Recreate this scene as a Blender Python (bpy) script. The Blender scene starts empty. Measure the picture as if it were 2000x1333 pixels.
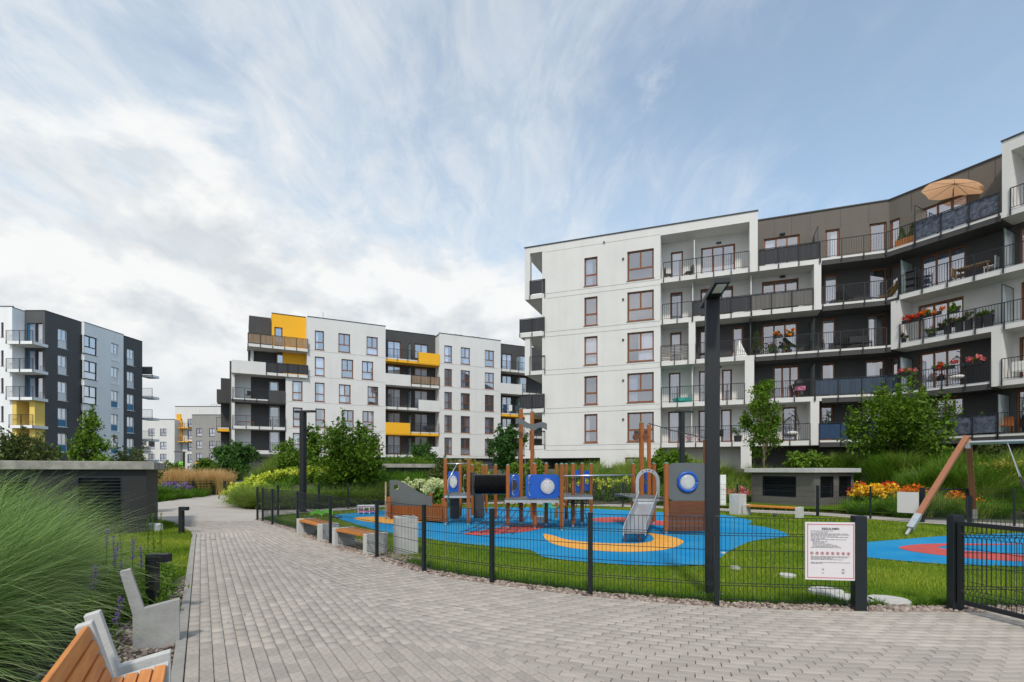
import bpy, math, random
import numpy as np
from mathutils import Matrix, Vector
random.seed(7); rng = np.random.default_rng(7)
C = bpy.context.scene.collection
R = math.radians

# ---------------------------------------------------------------- camera, world, sun, exposure
F = 1030.0; HZ = 920.0; CAMZ = 1.6          # focal length in photo pixels, horizon row, eye height
cam = bpy.data.objects.new('camera', bpy.data.cameras.new('camera')); C.objects.link(cam)
cam.location = (0, 0, CAMZ); cam.rotation_euler = (R(90), 0, 0)
cam.data.sensor_width = 36; cam.data.lens = 36*F/2000; cam.data.shift_y = (HZ-666.5)/2000
cam.data.clip_end = 3000; cam.data.clip_start = 0.05
bpy.context.scene.camera = cam
SUN_EL, SUN_AZ = 50, 184                     # azimuth clockwise from +Y: behind the camera, to the left
sd = Vector((math.sin(R(SUN_AZ))*math.cos(R(SUN_EL)), math.cos(R(SUN_AZ))*math.cos(R(SUN_EL)), math.sin(R(SUN_EL))))
sun = bpy.data.objects.new('sun', bpy.data.lights.new('sun', 'SUN')); C.objects.link(sun)
sun.data.energy = 2.5; sun.data.angle = R(5); sun.data.color = (1, .93, .83)
sun.rotation_euler = (-sd).to_track_quat('-Z', 'Y').to_euler()
sc = bpy.context.scene
sc.view_settings.view_transform = 'Standard'; sc.view_settings.look = 'None'
sc.view_settings.exposure = .12; sc.view_settings.gamma = 1; sc.view_settings.use_curve_mapping = False

def make_world():
    w = bpy.data.worlds.new('World'); sc.world = w; w.use_nodes = True
    nt = w.node_tree; N = nt.nodes; L = nt.links; N.clear()
    def n(t, **k):
        x = N.new(t)
        for a, b in k.items(): setattr(x, a, b)
        return x
    def val(sock, v):
        if hasattr(v, 'is_linked') or hasattr(v, 'links'): L.new(v, sock)
        else: sock.default_value = v
    def mth(op, a, b=0.0, c=0.0, cl=False):
        x = n('ShaderNodeMath', operation=op, use_clamp=cl)
        val(x.inputs[0], a); val(x.inputs[1], b); val(x.inputs[2], c); return x.outputs[0]
    def mr(v, a, b, c=0., d=1., t='SMOOTHSTEP'):
        x = n('ShaderNodeMapRange', interpolation_type=t)
        val(x.inputs[0], v); x.inputs[1].default_value = a; x.inputs[2].default_value = b
        x.inputs[3].default_value = c; x.inputs[4].default_value = d; return x.outputs[0]
    def comb(x_, y_, z_):
        x = n('ShaderNodeCombineXYZ'); val(x.inputs[0], x_); val(x.inputs[1], y_); val(x.inputs[2], z_); return x.outputs[0]
    def noise(vec, scale, det=6, rough=.55, dist=0.):
        x = n('ShaderNodeTexNoise'); L.new(vec, x.inputs['Vector']); x.inputs['Scale'].default_value = scale
        x.inputs['Detail'].default_value = det; x.inputs['Roughness'].default_value = rough; x.inputs['Distortion'].default_value = dist
        return x.outputs['Fac']
    def mix(f, a, b):
        x = n('ShaderNodeMix', data_type='RGBA'); val(x.inputs[0], f)
        for s, v in ((x.inputs[6], a), (x.inputs[7], b)):
            if isinstance(v, tuple): s.default_value = (*v, 1)
            else: L.new(v, s)
        return x.outputs[2]
    tc = n('ShaderNodeTexCoord'); sp = n('ShaderNodeSeparateXYZ'); L.new(tc.outputs['Generated'], sp.inputs[0])
    X, Y, Z = sp.outputs
    zc = mth('MAXIMUM', Z, .035)
    u = mth('DIVIDE', X, mth('ADD', zc, .10)); v = mth('DIVIDE', Y, mth('ADD', zc, .10))
    sky = n('ShaderNodeTexSky', sky_type='NISHITA', sun_disc=False)
    sky.sun_elevation = R(SUN_EL); sky.sun_rotation = R(SUN_AZ); sky.air_density = 1.0; sky.dust_density = .4; sky.ozone_density = 1.0
    hs = n('ShaderNodeHueSaturation'); L.new(sky.outputs[0], hs.inputs['Color'])
    hs.inputs['Saturation'].default_value = SKY_SAT; hs.inputs['Value'].default_value = SKY_VAL
    tint = n('ShaderNodeVectorMath', operation='MULTIPLY'); L.new(hs.outputs[0], tint.inputs[0]); tint.inputs[1].default_value = SKY_TINT
    az = mth('ARCTAN2', X, Y)                       # 0 straight ahead, + to the right
    wn = n('ShaderNodeTexNoise'); L.new(comb(mth('MULTIPLY', u, .5), mth('MULTIPLY', v, .35), 3.1), wn.inputs['Vector']); wn.inputs['Scale'].default_value = 1.6; wn.inputs['Detail'].default_value = 4
    ws = n('ShaderNodeVectorMath', operation='MULTIPLY_ADD'); L.new(wn.outputs['Color'], ws.inputs[0]); ws.inputs[1].default_value = (1.1, 1.1, 0); ws.inputs[2].default_value = (0, 0, 0)
    def warped(a_, b_, z_):
        x = n('ShaderNodeVectorMath', operation='ADD'); L.new(comb(mth('MULTIPLY', u, a_), mth('MULTIPLY', v, b_), z_), x.inputs[0]); L.new(ws.outputs[0], x.inputs[1]); return x.outputs[0]
    streak = noise(warped(1.25, .55, .4), 1.5, 10, .58, .35)
    fine = noise(warped(4.2, 1.5, 7.7), 1.9, 10, .66, .5)
    body = noise(warped(.6, .5, 2.2), 1.2, 8, .55)
    cir = mth('ADD', mth('MULTIPLY', streak, .42), mth('ADD', mth('MULTIPLY', fine, .23), mth('MULTIPLY', body, .47)))
    bias = mr(az, -.85, .75, .11, -.075, 'LINEAR')
    low = mth('MULTIPLY', mr(Z, .14, .66, .20, -.01), mr(az, -.05, .5, 1, .12))
    cir = mth('ADD', cir, mr(Z, .42, .80, 0, .095))
    d1 = mr(mth('ADD', mth('ADD', cir, bias), low), .44, .82, 0.12, .95)
    dv = n('ShaderNodeVectorMath', operation='MULTIPLY'); L.new(tc.outputs['Generated'], dv.inputs[0]); dv.inputs[1].default_value = (1, 1, 1.7)
    puff = noise(dv.outputs[0], 3.0, 12, .56, .15)
    pm = mth('ADD', mth('MULTIPLY', mr(Z, .22, .60, .28, -.06), mr(az, -.1, .30, 1, -.7)), mr(az, .2, .5, 0, -.25))
    d2 = mr(mth('ADD', puff, pm), .58, .71)
    sv = n('ShaderNodeVectorMath', operation='ADD'); L.new(dv.outputs[0], sv.inputs[0]); sv.inputs[1].default_value = (0, 0, .07)
    puff2 = noise(sv.outputs[0], 3.0, 12, .56, .15)   # same field sampled higher: gives the undersides their grey
    sh = mr(mth('SUBTRACT', puff, puff2), -.07, .045, 0, 1, 'LINEAR')
    c1 = mix(mr(fine, .35, .68), CL_THIN, CL_BRIGHT)
    c2 = mix(sh, CL_GREY, CL_WHITE)
    a = mix(d1, tint.outputs[0], c1)
    b = mix(mth('MULTIPLY', d2, .85), a, c2)
    b = mix(mr(Z, .02, .26, .92, 0), b, CL_HORIZON)
    bg = n('ShaderNodeBackground'); L.new(b, bg.inputs[0]); bg.inputs[1].default_value = WSTR
    o = n('ShaderNodeOutputWorld'); L.new(bg.outputs[0], o.inputs[0])
WSTR = .12; SKY_SAT = .78; SKY_VAL = 1.58
k = 1/WSTR
CL_THIN = (.65*k, .73*k, .80*k); CL_BRIGHT = (.78*k, .81*k, .83*k); CL_GREY = (.62*k, .655*k, .685*k); CL_WHITE = (.90*k, .90*k, .89*k); CL_HORIZON = (.70*k, .74*k, .77*k); SKY_TINT = (.93, 1.05, 1.05)
make_world()

# ---------------------------------------------------------------- materials
MATS = {}
def nodes(name):
    m = bpy.data.materials.new(name); m.use_nodes = True
    nt = m.node_tree; b = nt.nodes['Principled BSDF']; MATS[name] = m
    return m, nt, b
def mat(name, col, rough=.6, metal=0., var=.12, scale=2., bump=.0, bscale=40., col2=None, spec=.5, stretch=(1, 1, 1), island=0., objrand=0., detail=5, coords='Object', alpha=None, stain=0.):
    m, nt, b = nodes(name); N = nt.nodes; L = nt.links
    tc = N.new('ShaderNodeTexCoord'); mp = N.new('ShaderNodeMapping'); mp.inputs['Scale'].default_value = stretch
    L.new(tc.outputs[coords], mp.inputs[0])
    nz = N.new('ShaderNodeTexNoise'); nz.inputs['Scale'].default_value = scale; nz.inputs['Detail'].default_value = detail; nz.inputs['Roughness'].default_value = .6
    L.new(mp.outputs[0], nz.inputs['Vector'])
    rp = N.new('ShaderNodeMapRange'); rp.inputs[1].default_value = .3; rp.inputs[2].default_value = .7; L.new(nz.outputs['Fac'], rp.inputs[0])
    mx = N.new('ShaderNodeMix'); mx.data_type = 'RGBA'
    c = np.array(col); c2 = np.array(col2) if col2 is not None else np.clip(c*(1+var), 0, 1)
    c1 = c if col2 is not None else c*(1-var)
    mx.inputs[6].default_value = (*c1, 1); mx.inputs[7].default_value = (*c2, 1); L.new(rp.outputs[0], mx.inputs[0])
    out = mx.outputs[2]
    if island or objrand:
        g = N.new('ShaderNodeNewGeometry'); oi = N.new('ShaderNodeObjectInfo')
        ad = N.new('ShaderNodeMath'); ad.operation = 'ADD'
        L.new(g.outputs['Random Per Island'], ad.inputs[0]); L.new(oi.outputs['Random'], ad.inputs[1])
        fr = N.new('ShaderNodeMath'); fr.operation = 'FRACT'; L.new(ad.outputs[0], fr.inputs[0])
        amt = island or objrand
        mr = N.new('ShaderNodeMapRange'); mr.inputs[3].default_value = 1-amt; mr.inputs[4].default_value = 1+amt; L.new(fr.outputs[0], mr.inputs[0])
        vm = N.new('ShaderNodeVectorMath'); vm.operation = 'SCALE'; L.new(out, vm.inputs[0]); L.new(mr.outputs[0], vm.inputs['Scale']); out = vm.outputs[0]
    if stain:
        mp2 = N.new('ShaderNodeMapping'); mp2.inputs['Scale'].default_value = (1.6, 1.6, .12); L.new(tc.outputs['Object'], mp2.inputs[0])
        n2 = N.new('ShaderNodeTexNoise'); n2.inputs['Scale'].default_value = 1.3; n2.inputs['Detail'].default_value = 8; L.new(mp2.outputs[0], n2.inputs['Vector'])
        mr = N.new('ShaderNodeMapRange'); mr.inputs[1].default_value = .45; mr.inputs[2].default_value = .75; mr.inputs[3].default_value = 1; mr.inputs[4].default_value = 1-stain; L.new(n2.outputs['Fac'], mr.inputs[0])
        vm = N.new('ShaderNodeVectorMath'); vm.operation = 'SCALE'; L.new(out, vm.inputs[0]); L.new(mr.outputs[0], vm.inputs['Scale']); out = vm.outputs[0]
    L.new(out, b.inputs['Base Color'])
    b.inputs['Roughness'].default_value = rough; b.inputs['Metallic'].default_value = metal; b.inputs['Specular IOR Level'].default_value = spec
    if bump:
        nb = N.new('ShaderNodeTexNoise'); nb.inputs['Scale'].default_value = bscale; nb.inputs['Detail'].default_value = 4; L.new(mp.outputs[0], nb.inputs['Vector'])
        bp = N.new('ShaderNodeBump'); bp.inputs['Strength'].default_value = bump; bp.inputs['Distance'].default_value = .02
        L.new(nb.outputs['Fac'], bp.inputs['Height']); L.new(bp.outputs[0], b.inputs['Normal'])
    return m
def leafmat(name, c1, c2, trans=.3, rough=.5, noise=.5, nw=.4):
    m, nt, b = nodes(name); N = nt.nodes; L = nt.links
    g = N.new('ShaderNodeNewGeometry'); mx = N.new('ShaderNodeMix'); mx.data_type = 'RGBA'
    mx.inputs[6].default_value = (*c1, 1); mx.inputs[7].default_value = (*c2, 1)
    tc = N.new('ShaderNodeTexCoord'); nz = N.new('ShaderNodeTexNoise'); nz.inputs['Scale'].default_value = noise; L.new(tc.outputs['Object'], nz.inputs['Vector'])
    mp = N.new('ShaderNodeMapRange'); mp.inputs[1].default_value = .35; mp.inputs[2].default_value = .65; L.new(nz.outputs['Fac'], mp.inputs[0])
    av = N.new('ShaderNodeMath'); av.operation = 'MULTIPLY_ADD'; L.new(g.outputs['Random Per Island'], av.inputs[0]); av.inputs[1].default_value = 1-nw
    h = N.new('ShaderNodeMath'); h.operation = 'MULTIPLY'; L.new(mp.outputs[0], h.inputs[0]); h.inputs[1].default_value = nw; L.new(h.outputs[0], av.inputs[2])
    L.new(av.outputs[0], mx.inputs[0]); L.new(mx.outputs[2], b.inputs['Base Color'])
    b.inputs['Roughness'].default_value = rough; b.inputs['Specular IOR Level'].default_value = .18
    t = N.new('ShaderNodeBsdfTranslucent'); L.new(mx.outputs[2], t.inputs[0])
    ms = N.new('ShaderNodeMixShader'); ms.inputs[0].default_value = trans
    L.new(b.outputs[0], ms.inputs[1]); L.new(t.outputs[0], ms.inputs[2]); L.new(ms.outputs[0], nt.nodes['Material Output'].inputs[0])
    return m
def glassmat(name, tint, refl=.35, thin=.55, body=(.3, .33, .36), rough=.03):
    m, nt, b = nodes(name); N = nt.nodes; L = nt.links; N.remove(b)
    fr = N.new('ShaderNodeLayerWeight'); fr.inputs['Blend'].default_value = .35
    ma = N.new('ShaderNodeMapRange'); ma.inputs[3].default_value = refl; ma.inputs[4].default_value = .95; L.new(fr.outputs['Facing'], ma.inputs[0])
    gl = N.new('ShaderNodeBsdfGlossy'); gl.inputs['Roughness'].default_value = rough; gl.inputs['Color'].default_value = (.92, .92, .98, 1)
    tr = N.new('ShaderNodeBsdfTransparent'); tr.inputs[0].default_value = (*tint, 1)
    df = N.new('ShaderNodeBsdfDiffuse'); df.inputs[0].default_value = (*body, 1)
    m1 = N.new('ShaderNodeMixShader'); m1.inputs[0].default_value = thin; L.new(df.outputs[0], m1.inputs[1]); L.new(tr.outputs[0], m1.inputs[2])
    m2 = N.new('ShaderNodeMixShader'); L.new(ma.outputs[0], m2.inputs[0]); L.new(m1.outputs[0], m2.inputs[1]); L.new(gl.outputs[0], m2.inputs[2])
    L.new(m2.outputs[0], nt.nodes['Material Output'].inputs[0])

mat('plaster_white', (.655, .65, .635), .85, var=.04, scale=.5, bump=.08, bscale=60, stain=.05)
mat('plaster_cool', (.82, .84, .85), .85, var=.03, scale=.5, stain=.07)
mat('plaster_dark', (.056, .055, .056), .8, var=.10, scale=.8, stain=.1)
mat('plaster_slate', (.085, .087, .090), .8, var=.08, scale=.8, stain=.1)
mat('plaster_taupe', (.135, .118, .100), .8, var=.06, scale=.6, stain=.10)
mat('plaster_grey', (.30, .29, .28), .85, var=.06, scale=.8, stain=.08)
mat('plaster_yellow', (.83, .42, .012), .75, var=.04, scale=.7)
mat('plaster_lemon', (.78, .56, .14), .75, var=.04, scale=.7)
mat('soffit', (.55, .54, .52), .9, var=.05)
mat('coping', (.05, .052, .057), .45, .3, var=.1)
mat('brown_frame', (.20, .066, .020), .45, var=.2, scale=3)
mat('dark_frame', (.035, .022, .016), .5, var=.15)
mat('white_frame', (.70, .70, .70), .4, var=.05)
mat('room', (.018, .017, .018), .9, var=.3, scale=1)
mat('curtain', (.86, .85, .86), .9, var=.10, scale=1.5, objrand=.18)
mat('blue_curtain', (.42, .50, .62), .9, var=.15, scale=1.5, objrand=.25)
mat('blue_panel', (.015, .17, .33), .4, var=.06)
mat('rail_metal', (.025, .026, .030), .45, .4, var=.1)
mat('cloth_dark', (.035, .036, .042), .8, var=.25, scale=1, stretch=(6, 6, .2), bump=.2, bscale=4)
mat('cloth_grey', (.12, .115, .11), .8, var=.3, scale=1, stretch=(8, 8, .2), bump=.2, bscale=4)
mat('cloth_blue', (.035, .055, .085), .8, var=.3, scale=1, stretch=(8, 8, .2), bump=.2, bscale=4)
mat('cloth_navy', (.010, .042, .105), .7, var=.15, scale=2)
mat('cloth_pattern', (.02, .028, .045), .7, col2=(.11, .13, .18), scale=5, detail=1)
mat('wicker', (.05, .048, .045), .8, col2=(.30, .29, .27), scale=1.5, stretch=(1.5, 1.5, 14))
mat('slat_wood', (.16, .10, .06), .75, col2=(.36, .25, .16), scale=2, stretch=(8, 8, .3))
mat('asphalt_metal', (.007, .009, .012), .55, .0, var=.12, scale=4, bump=.03, bscale=120)
mat('fence_metal', (.012, .018, .022), .4, .2, var=.1, scale=6)
mat('concrete', (.34, .335, .32), .85, var=.16, scale=5, bump=.25, bscale=60, stain=.22)
mat('concrete_light', (.50, .50, .485), .85, var=.10, scale=6, bump=.2, bscale=60, stain=.12)
mat('concrete_old', (.30, .29, .255), .9, var=.3, scale=4, bump=.3, bscale=40, stain=.45)
mat('box_dark', (.018, .018, .019), .7, var=.18, scale=2, bump=.1, bscale=30)
mat('box_taupe', (.13, .12, .108), .8, var=.1, scale=2, bump=.1, bscale=30)
mat('louvre', (.022, .028, .036), .4, .4, var=.1)
mat('kerb', (.31, .295, .27), .9, var=.15, scale=8, bump=.3, bscale=70, stain=.15)
mat('paver', (.368, .330, .292), .9, var=.14, scale=3.0, bump=.35, bscale=90, island=.13, coords='Generated')
mat('path_far', (.385, .352, .32), .9, var=.10, scale=.9, bump=.15, bscale=30, detail=9)
mat('path_pale', (.50, .48, .45), .9, var=.08, scale=1.2, detail=8)
mat('joint_sand', (.115, .10, .082), .95, var=.25, scale=14, bump=.4, bscale=100)
mat('soil', (.075, .058, .042), .95, var=.4, scale=3, bump=.5, bscale=20)
mat('earth', (.050, .062, .025), .95, col2=(.085, .075, .05), scale=.4, bump=.3)
mat('lawn', (.050, .115, .004), .95, spec=.1, col2=(.105, .17, .010), scale=.7, bump=.5, bscale=60, detail=9)
mat('rubber_blue', (.001, .195, .45), .95, spec=.12, col2=(.035, .265, .47), scale=.8, bump=.4, bscale=180, detail=9)
mat('rubber_yellow', (.72, .34, .05), .8, var=.10, scale=3, bump=.4, bscale=180)
mat('rubber_red', (.48, .07, .06), .8, var=.14, scale=3, bump=.4, bscale=180)
mat('stepping_stone', (.46, .45, .42), .9, var=.1, scale=8, bump=.2)
mat('sand', (.50, .40, .27), .95, var=.1, scale=10, bump=.3)
mat('play_wood', (.21, .055, .007), .5, col2=(.34, .105, .014), scale=3, stretch=(9, 9, .6), bump=.1, bscale=10, objrand=.12)
mat('play_board', (.085, .025, .007), .55, col2=(.165, .052, .015), scale=4, stretch=(.8, 6, 9), bump=.15, bscale=10, objrand=.15)
mat('bench_wood', (.50, .150, .018), .45, col2=(.70, .27, .045), scale=3.5, stretch=(.7, 9, 9), bump=.12, bscale=8, objrand=.12)
mat('swing_wood', (.23, .085, .038), .6, col2=(.33, .135, .062), scale=4, stretch=(9, 9, .5), bump=.1, bscale=10)
mat('panel_grey', (.105, .116, .12), .5, var=.06)
mat('panel_dark', (.045, .048, .052), .5, var=.1)
mat('panel_blue', (.008, .085, .42), .35, var=.06)
mat('tube_black', (.014, .014, .015), .24, var=.1)
mat('steel', (.62, .64, .66), .28, .9, var=.05)
mat('galv', (.46, .48, .50), .45, .6, var=.1, scale=8)
mat('cap_green', (.10, .24, .21), .5)
mat('rope', (.045, .035, .045), .9, var=.3, scale=20)
mat('bubble', (.5, .45, .42), .1, spec=.8)
mat('sign_white', (.66, .63, .65), .4, var=.02)
mat('sign_red', (.52, .10, .12), .5)
mat('sign_pink', (.62, .42, .45), .5)
mat('ink', (.045, .045, .055), .6)
mat('bark', (.085, .065, .048), .9, var=.3, scale=6, stretch=(6, 6, 1), bump=.5, bscale=15)
mat('bark_pale', (.36, .27, .17), .9, var=.2, scale=6)
mat('pot_dark', (.020, .021, .025), .6)
mat('pot_orange', (.55, .20, .05), .6)
mat('plastic_black', (.02, .02, .022), .4)
mat('plastic_green', (.16, .55, .05), .4)
mat('plastic_teal', (.05, .42, .36), .4)
mat('plastic_pink', (.68, .20, .36), .5)
mat('plastic_white', (.75, .75, .75), .4)
mat('cloth_yellow', (.72, .45, .10), .8)
mat('cloth_white', (.72, .72, .70), .8)
mat('sign_lime', (.25, .70, .06), .5)
mat('green_net', (.010, .055, .045), .8)
glassmat('pane', (.84, .88, .95), .36, .88)
glassmat('frost', (.66, .78, .76), .12, .35, (.42, .56, .54), .3)
leafmat('leaf_mid', (.040, .105, .006), (.17, .29, .022))
leafmat('leaf_dark', (.026, .078, .005), (.15, .26, .018))
leafmat('leaf_cool', (.022, .075, .014), (.095, .20, .035))
leafmat('leaf_bright', (.06, .13, .012), (.22, .36, .04))
leafmat('leaf_yellow', (.12, .15, .02), (.48, .42, .06))
leafmat('leaf_olive', (.05, .08, .02), (.16, .19, .05))
leafmat('grass_lawn', (.065, .165, .002), (.38, .42, .045), .35, .6, .55, nw=.65)
leafmat('grass_blue', (.06, .15, .020), (.31, .45, .14), .3, .45, 1.2)
leafmat('grass_soft', (.085, .175, .016), (.34, .43, .085), .35, .6, .6)
leafmat('grass_deep', (.038, .115, .006), (.15, .28, .024), .3, .6, .6)
leafmat('grass_gold', (.45, .27, .09), (.85, .60, .30), .4, .7, .8)
leafmat('stone_pebble', (.085, .05, .04), (.50, .42, .36), .0, .8, 9)
leafmat('grass_pale', (.16, .26, .08), (.50, .58, .26), .3, .45, 1.2)
leafmat('parasol', (.72, .42, .24), (.80, .48, .28), .55, .8)
leafmat('bloom_lime', (.38, .50, .02), (.82, .82, .14), .35, .7, 2)
leafmat('bloom_cream', (.50, .58, .22), (.78, .80, .52), .35, .7, 2)
leafmat('bloom_red', (.55, .02, .02), (.80, .10, .05), .3)
leafmat('bloom_pink', (.60, .05, .10), (.80, .32, .30), .3)
leafmat('bloom_orange', (.62, .09, .01), (.85, .30, .02), .3)
leafmat('bloom_yellow', (.80, .40, .01), (.90, .65, .05), .3)
leafmat('bloom_purple', (.14, .07, .28), (.32, .20, .50), .3)

# ---------------------------------------------------------------- mesh helpers
def rot_to(d):
    return Vector(d).to_track_quat('Z', 'Y').to_matrix().to_4x4()
class MB:
    def __init__(s, M=None): s.V = []; s.Fc = []; s.MI = []; s.n = 0; s.M = M
    def add(s, vs, fs, mi=0):
        vs = np.asarray(vs, float)
        if s.M is not None:
            m = np.array(s.M); vs = vs@m[:3, :3].T+m[:3, 3]
        s.V.append(vs); n = s.n
        s.Fc += [tuple(i+n for i in f) for f in fs]; s.MI += [mi]*len(fs); s.n += len(vs); return s
    def box(s, x0, x1, y0, y1, z0, z1, mi=0, M=None):
        v = np.array([(x, y, z) for z in (z0, z1) for y in (y0, y1) for x in (x0, x1)], float)
        if M is not None: m = np.array(M); v = v@m[:3, :3].T+m[:3, 3]
        return s.add(v, [(0, 2, 3, 1), (4, 5, 7, 6), (0, 1, 5, 4), (2, 6, 7, 3), (0, 4, 6, 2), (1, 3, 7, 5)], mi)
    def bar(s, p0, p1, w, h, mi=0, roll=0):
        p0 = Vector(p0); p1 = Vector(p1); d = p1-p0; L = d.length
        M = Matrix.Translation(p0)@rot_to(d)@Matrix.Rotation(roll, 4, 'Z')
        return s.box(-w/2, w/2, -h/2, h/2, 0, L, mi, M)
    def cyl(s, p0, p1, r0, r1=None, n=10, mi=0, cap=True):
        r1 = r0 if r1 is None else r1
        p0 = Vector(p0); p1 = Vector(p1); M = np.array(rot_to(p1-p0)); a = np.arange(n)*2*math.pi/n
        c = np.stack([np.cos(a), np.sin(a), 0*a], 1)@M[:3, :3].T
        v = np.concatenate([c*r0+np.array(p0), c*r1+np.array(p1)])
        f = [(i, (i+1) % n, n+(i+1) % n, n+i) for i in range(n)]
        if cap: f += [tuple(range(n))[::-1], tuple(range(n, 2*n))]
        return s.add(v, f, mi)
    def tube(s, pts, r, n=6, mi=0):
        pts = [np.array(p, float) for p in pts]; rings = []
        rs = r if hasattr(r, '__len__') else [r]*len(pts)
        for i, p in enumerate(pts):
            d = pts[min(i+1, len(pts)-1)]-pts[max(i-1, 0)]
            M = np.array(rot_to(d)); a = np.arange(n)*2*math.pi/n
            rings.append(np.stack([np.cos(a), np.sin(a), 0*a], 1)@M[:3, :3].T*rs[i]+p)
        f = [(k*n+i, k*n+(i+1) % n, (k+1)*n+(i+1) % n, (k+1)*n+i) for k in range(len(pts)-1) for i in range(n)]
        f += [tuple(range(n))[::-1], tuple(range((len(pts)-1)*n, len(pts)*n))]
        return s.add(np.concatenate(rings), f, mi)
    def prism(s, poly, z0, z1, mi=0, M=None):
        n = len(poly); v = np.array([(x, y, z0) for x, y in poly]+[(x, y, z1) for x, y in poly], float)
        if M is not None: m = np.array(M); v = v@m[:3, :3].T+m[:3, 3]
        return s.add(v, [tuple(range(n))[::-1], tuple(range(n, 2*n))]+[(i, (i+1) % n, n+(i+1) % n, n+i) for i in range(n)], mi)
    def sph(s, c, r, n=10, m=6, mi=0, sc=(1, 1, 1), half=False):
        v = []; f = []
        for j in range(m+1):
            th = math.pi*(j/m)*(.5 if half else 1)
            for i in range(n):
                a = 2*math.pi*i/n; v.append((c[0]+r*sc[0]*math.sin(th)*math.cos(a), c[1]+r*sc[1]*math.sin(th)*math.sin(a), c[2]+r*sc[2]*math.cos(th)))
        for j in range(m):
            for i in range(n): f.append((j*n+i, (j+1)*n+i, (j+1)*n+(i+1) % n, j*n+(i+1) % n))
        return s.add(v, f, mi)
    def mesh(s, name, mats):
        me = bpy.data.meshes.new(name)
        V = np.concatenate(s.V) if s.V else np.zeros((0, 3))
        me.from_pydata(V.tolist(), [], s.Fc)
        for m in mats: me.materials.append(MATS[m])
        if len(mats) > 1: me.polygons.foreach_set('material_index', s.MI)
        me.update(); return me
    def build(s, name, mats, parent=None, loc=None, rz=0, smooth=False, bevel=0, fix=True):
        if isinstance(mats, str): mats = [mats]
        me = s.mesh(name, mats)
        if fix: fixn(me)
        if smooth: me.polygons.foreach_set('use_smooth', [True]*len(me.polygons))
        o = place(name, me, parent, loc, rz)
        if bevel:
            b = o.modifiers.new('bevel', 'BEVEL'); b.width = bevel; b.segments = 2; b.limit_method = 'ANGLE'; b.angle_limit = R(40)
        return o
def fixn(me):
    import bmesh
    if len(me.polygons) > 6000: return
    bm = bmesh.new(); bm.from_mesh(me); bmesh.ops.recalc_face_normals(bm, faces=bm.faces); bm.to_mesh(me); bm.free()
def place(name, me, parent=None, loc=None, rz=0):
    o = bpy.data.objects.new(name, me); C.objects.link(o)
    if parent is not None: o.parent = parent
    if loc is not None: o.location = loc
    if rz: o.rotation_euler = (0, 0, rz)
    return o
def tag(o, label=None, cat=None, group=None, kind=None):
    for k_, v_ in (('label', label), ('category', cat), ('group', group), ('kind', kind)):
        if v_: o[k_] = v_
    return o
def thing(name, label, cat, loc=(0, 0, 0), rz=0, group=None):
    o = bpy.data.objects.new(name, None); C.objects.link(o); o.location = loc; o.rotation_euler = (0, 0, rz)
    o.empty_display_size = .2
    return tag(o, label, cat, group)
def copy_tree(o, parent=None, kids=None):
    kids = kids or {}
    c = o.copy(); C.objects.link(c)
    if parent is not None: c.parent = parent
    for ch in o.children: copy_tree(ch, c)
    return c
def rawmesh(name, V, Fq, mname, parent=None, smooth=False, M2=None):
    """numpy arrays straight into a mesh; Fq is (n,3) or (n,4)"""
    me = bpy.data.meshes.new(name); nf, k_ = Fq.shape
    me.vertices.add(len(V)); me.vertices.foreach_set('co', np.ascontiguousarray(V, dtype=np.float32).ravel())
    me.loops.add(nf*k_); me.loops.foreach_set('vertex_index', np.ascontiguousarray(Fq, dtype=np.int32).ravel())
    me.polygons.add(nf); me.polygons.foreach_set('loop_start', np.arange(nf, dtype=np.int32)*k_); me.polygons.foreach_set('loop_total', np.full(nf, k_, dtype=np.int32))
    if smooth: me.polygons.foreach_set('use_smooth', [True]*nf)
    me.materials.append(MATS[mname]); me.update(calc_edges=True)
    return place(name, me, parent)
def structure(name, mb, mats, **k): return tag(mb.build(name, mats, **k), kind='structure')
def sheet(name, pts, z, mname, kind='structure'):
    me = bpy.data.meshes.new(name); me.from_pydata([(x, y, z) for x, y in pts], [], [tuple(range(len(pts)))])
    me.materials.append(MATS[mname])
    if me.polygons[0].normal.z < 0: me.flip_normals()
    o = place(name, me)
    return tag(o, kind=kind) if kind else o
def G(px, py):                 # photo pixel on the ground plane -> world x, y
    Y = CAMZ*F/(py-HZ); return ((px-1000)/F*Y, Y)
def smooth_closed(pts, k=6):
    P = np.array(pts, float); n = len(P); out = []
    for i in range(n):
        p0, p1, p2, p3 = P[(i-1) % n], P[i], P[(i+1) % n], P[(i+2) % n]
        for j in range(k):
            t = j/k; out.append(tuple(.5*((2*p1)+(-p0+p2)*t+(2*p0-5*p1+4*p2-p3)*t*t+(-p0+3*p1-3*p2+p3)*t**3)))
    return out
def smooth_open(pts, k=6):
    P = np.array(pts, float); n = len(P); out = []
    for i in range(n-1):
        p0, p1, p2, p3 = P[max(i-1, 0)], P[i], P[i+1], P[min(i+2, n-1)]
        for j in range(k):
            t = j/k; out.append(tuple(.5*((2*p1)+(-p0+p2)*t+(2*p0-5*p1+4*p2-p3)*t*t+(-p0+3*p1-3*p2+p3)*t**3)))
    out.append(tuple(P[-1])); return out
def inpoly(P, poly):
    x, y = P[:, 0], P[:, 1]; poly = np.array(poly); c = np.zeros(len(P), bool); j = len(poly)-1
    for i in range(len(poly)):
        xi, yi = poly[i]; xj, yj = poly[j]
        t = ((yi > y) != (yj > y)) & (x < (xj-xi)*(y-yi)/(yj-yi+1e-12)+xi); c ^= t; j = i
    return c
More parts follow.
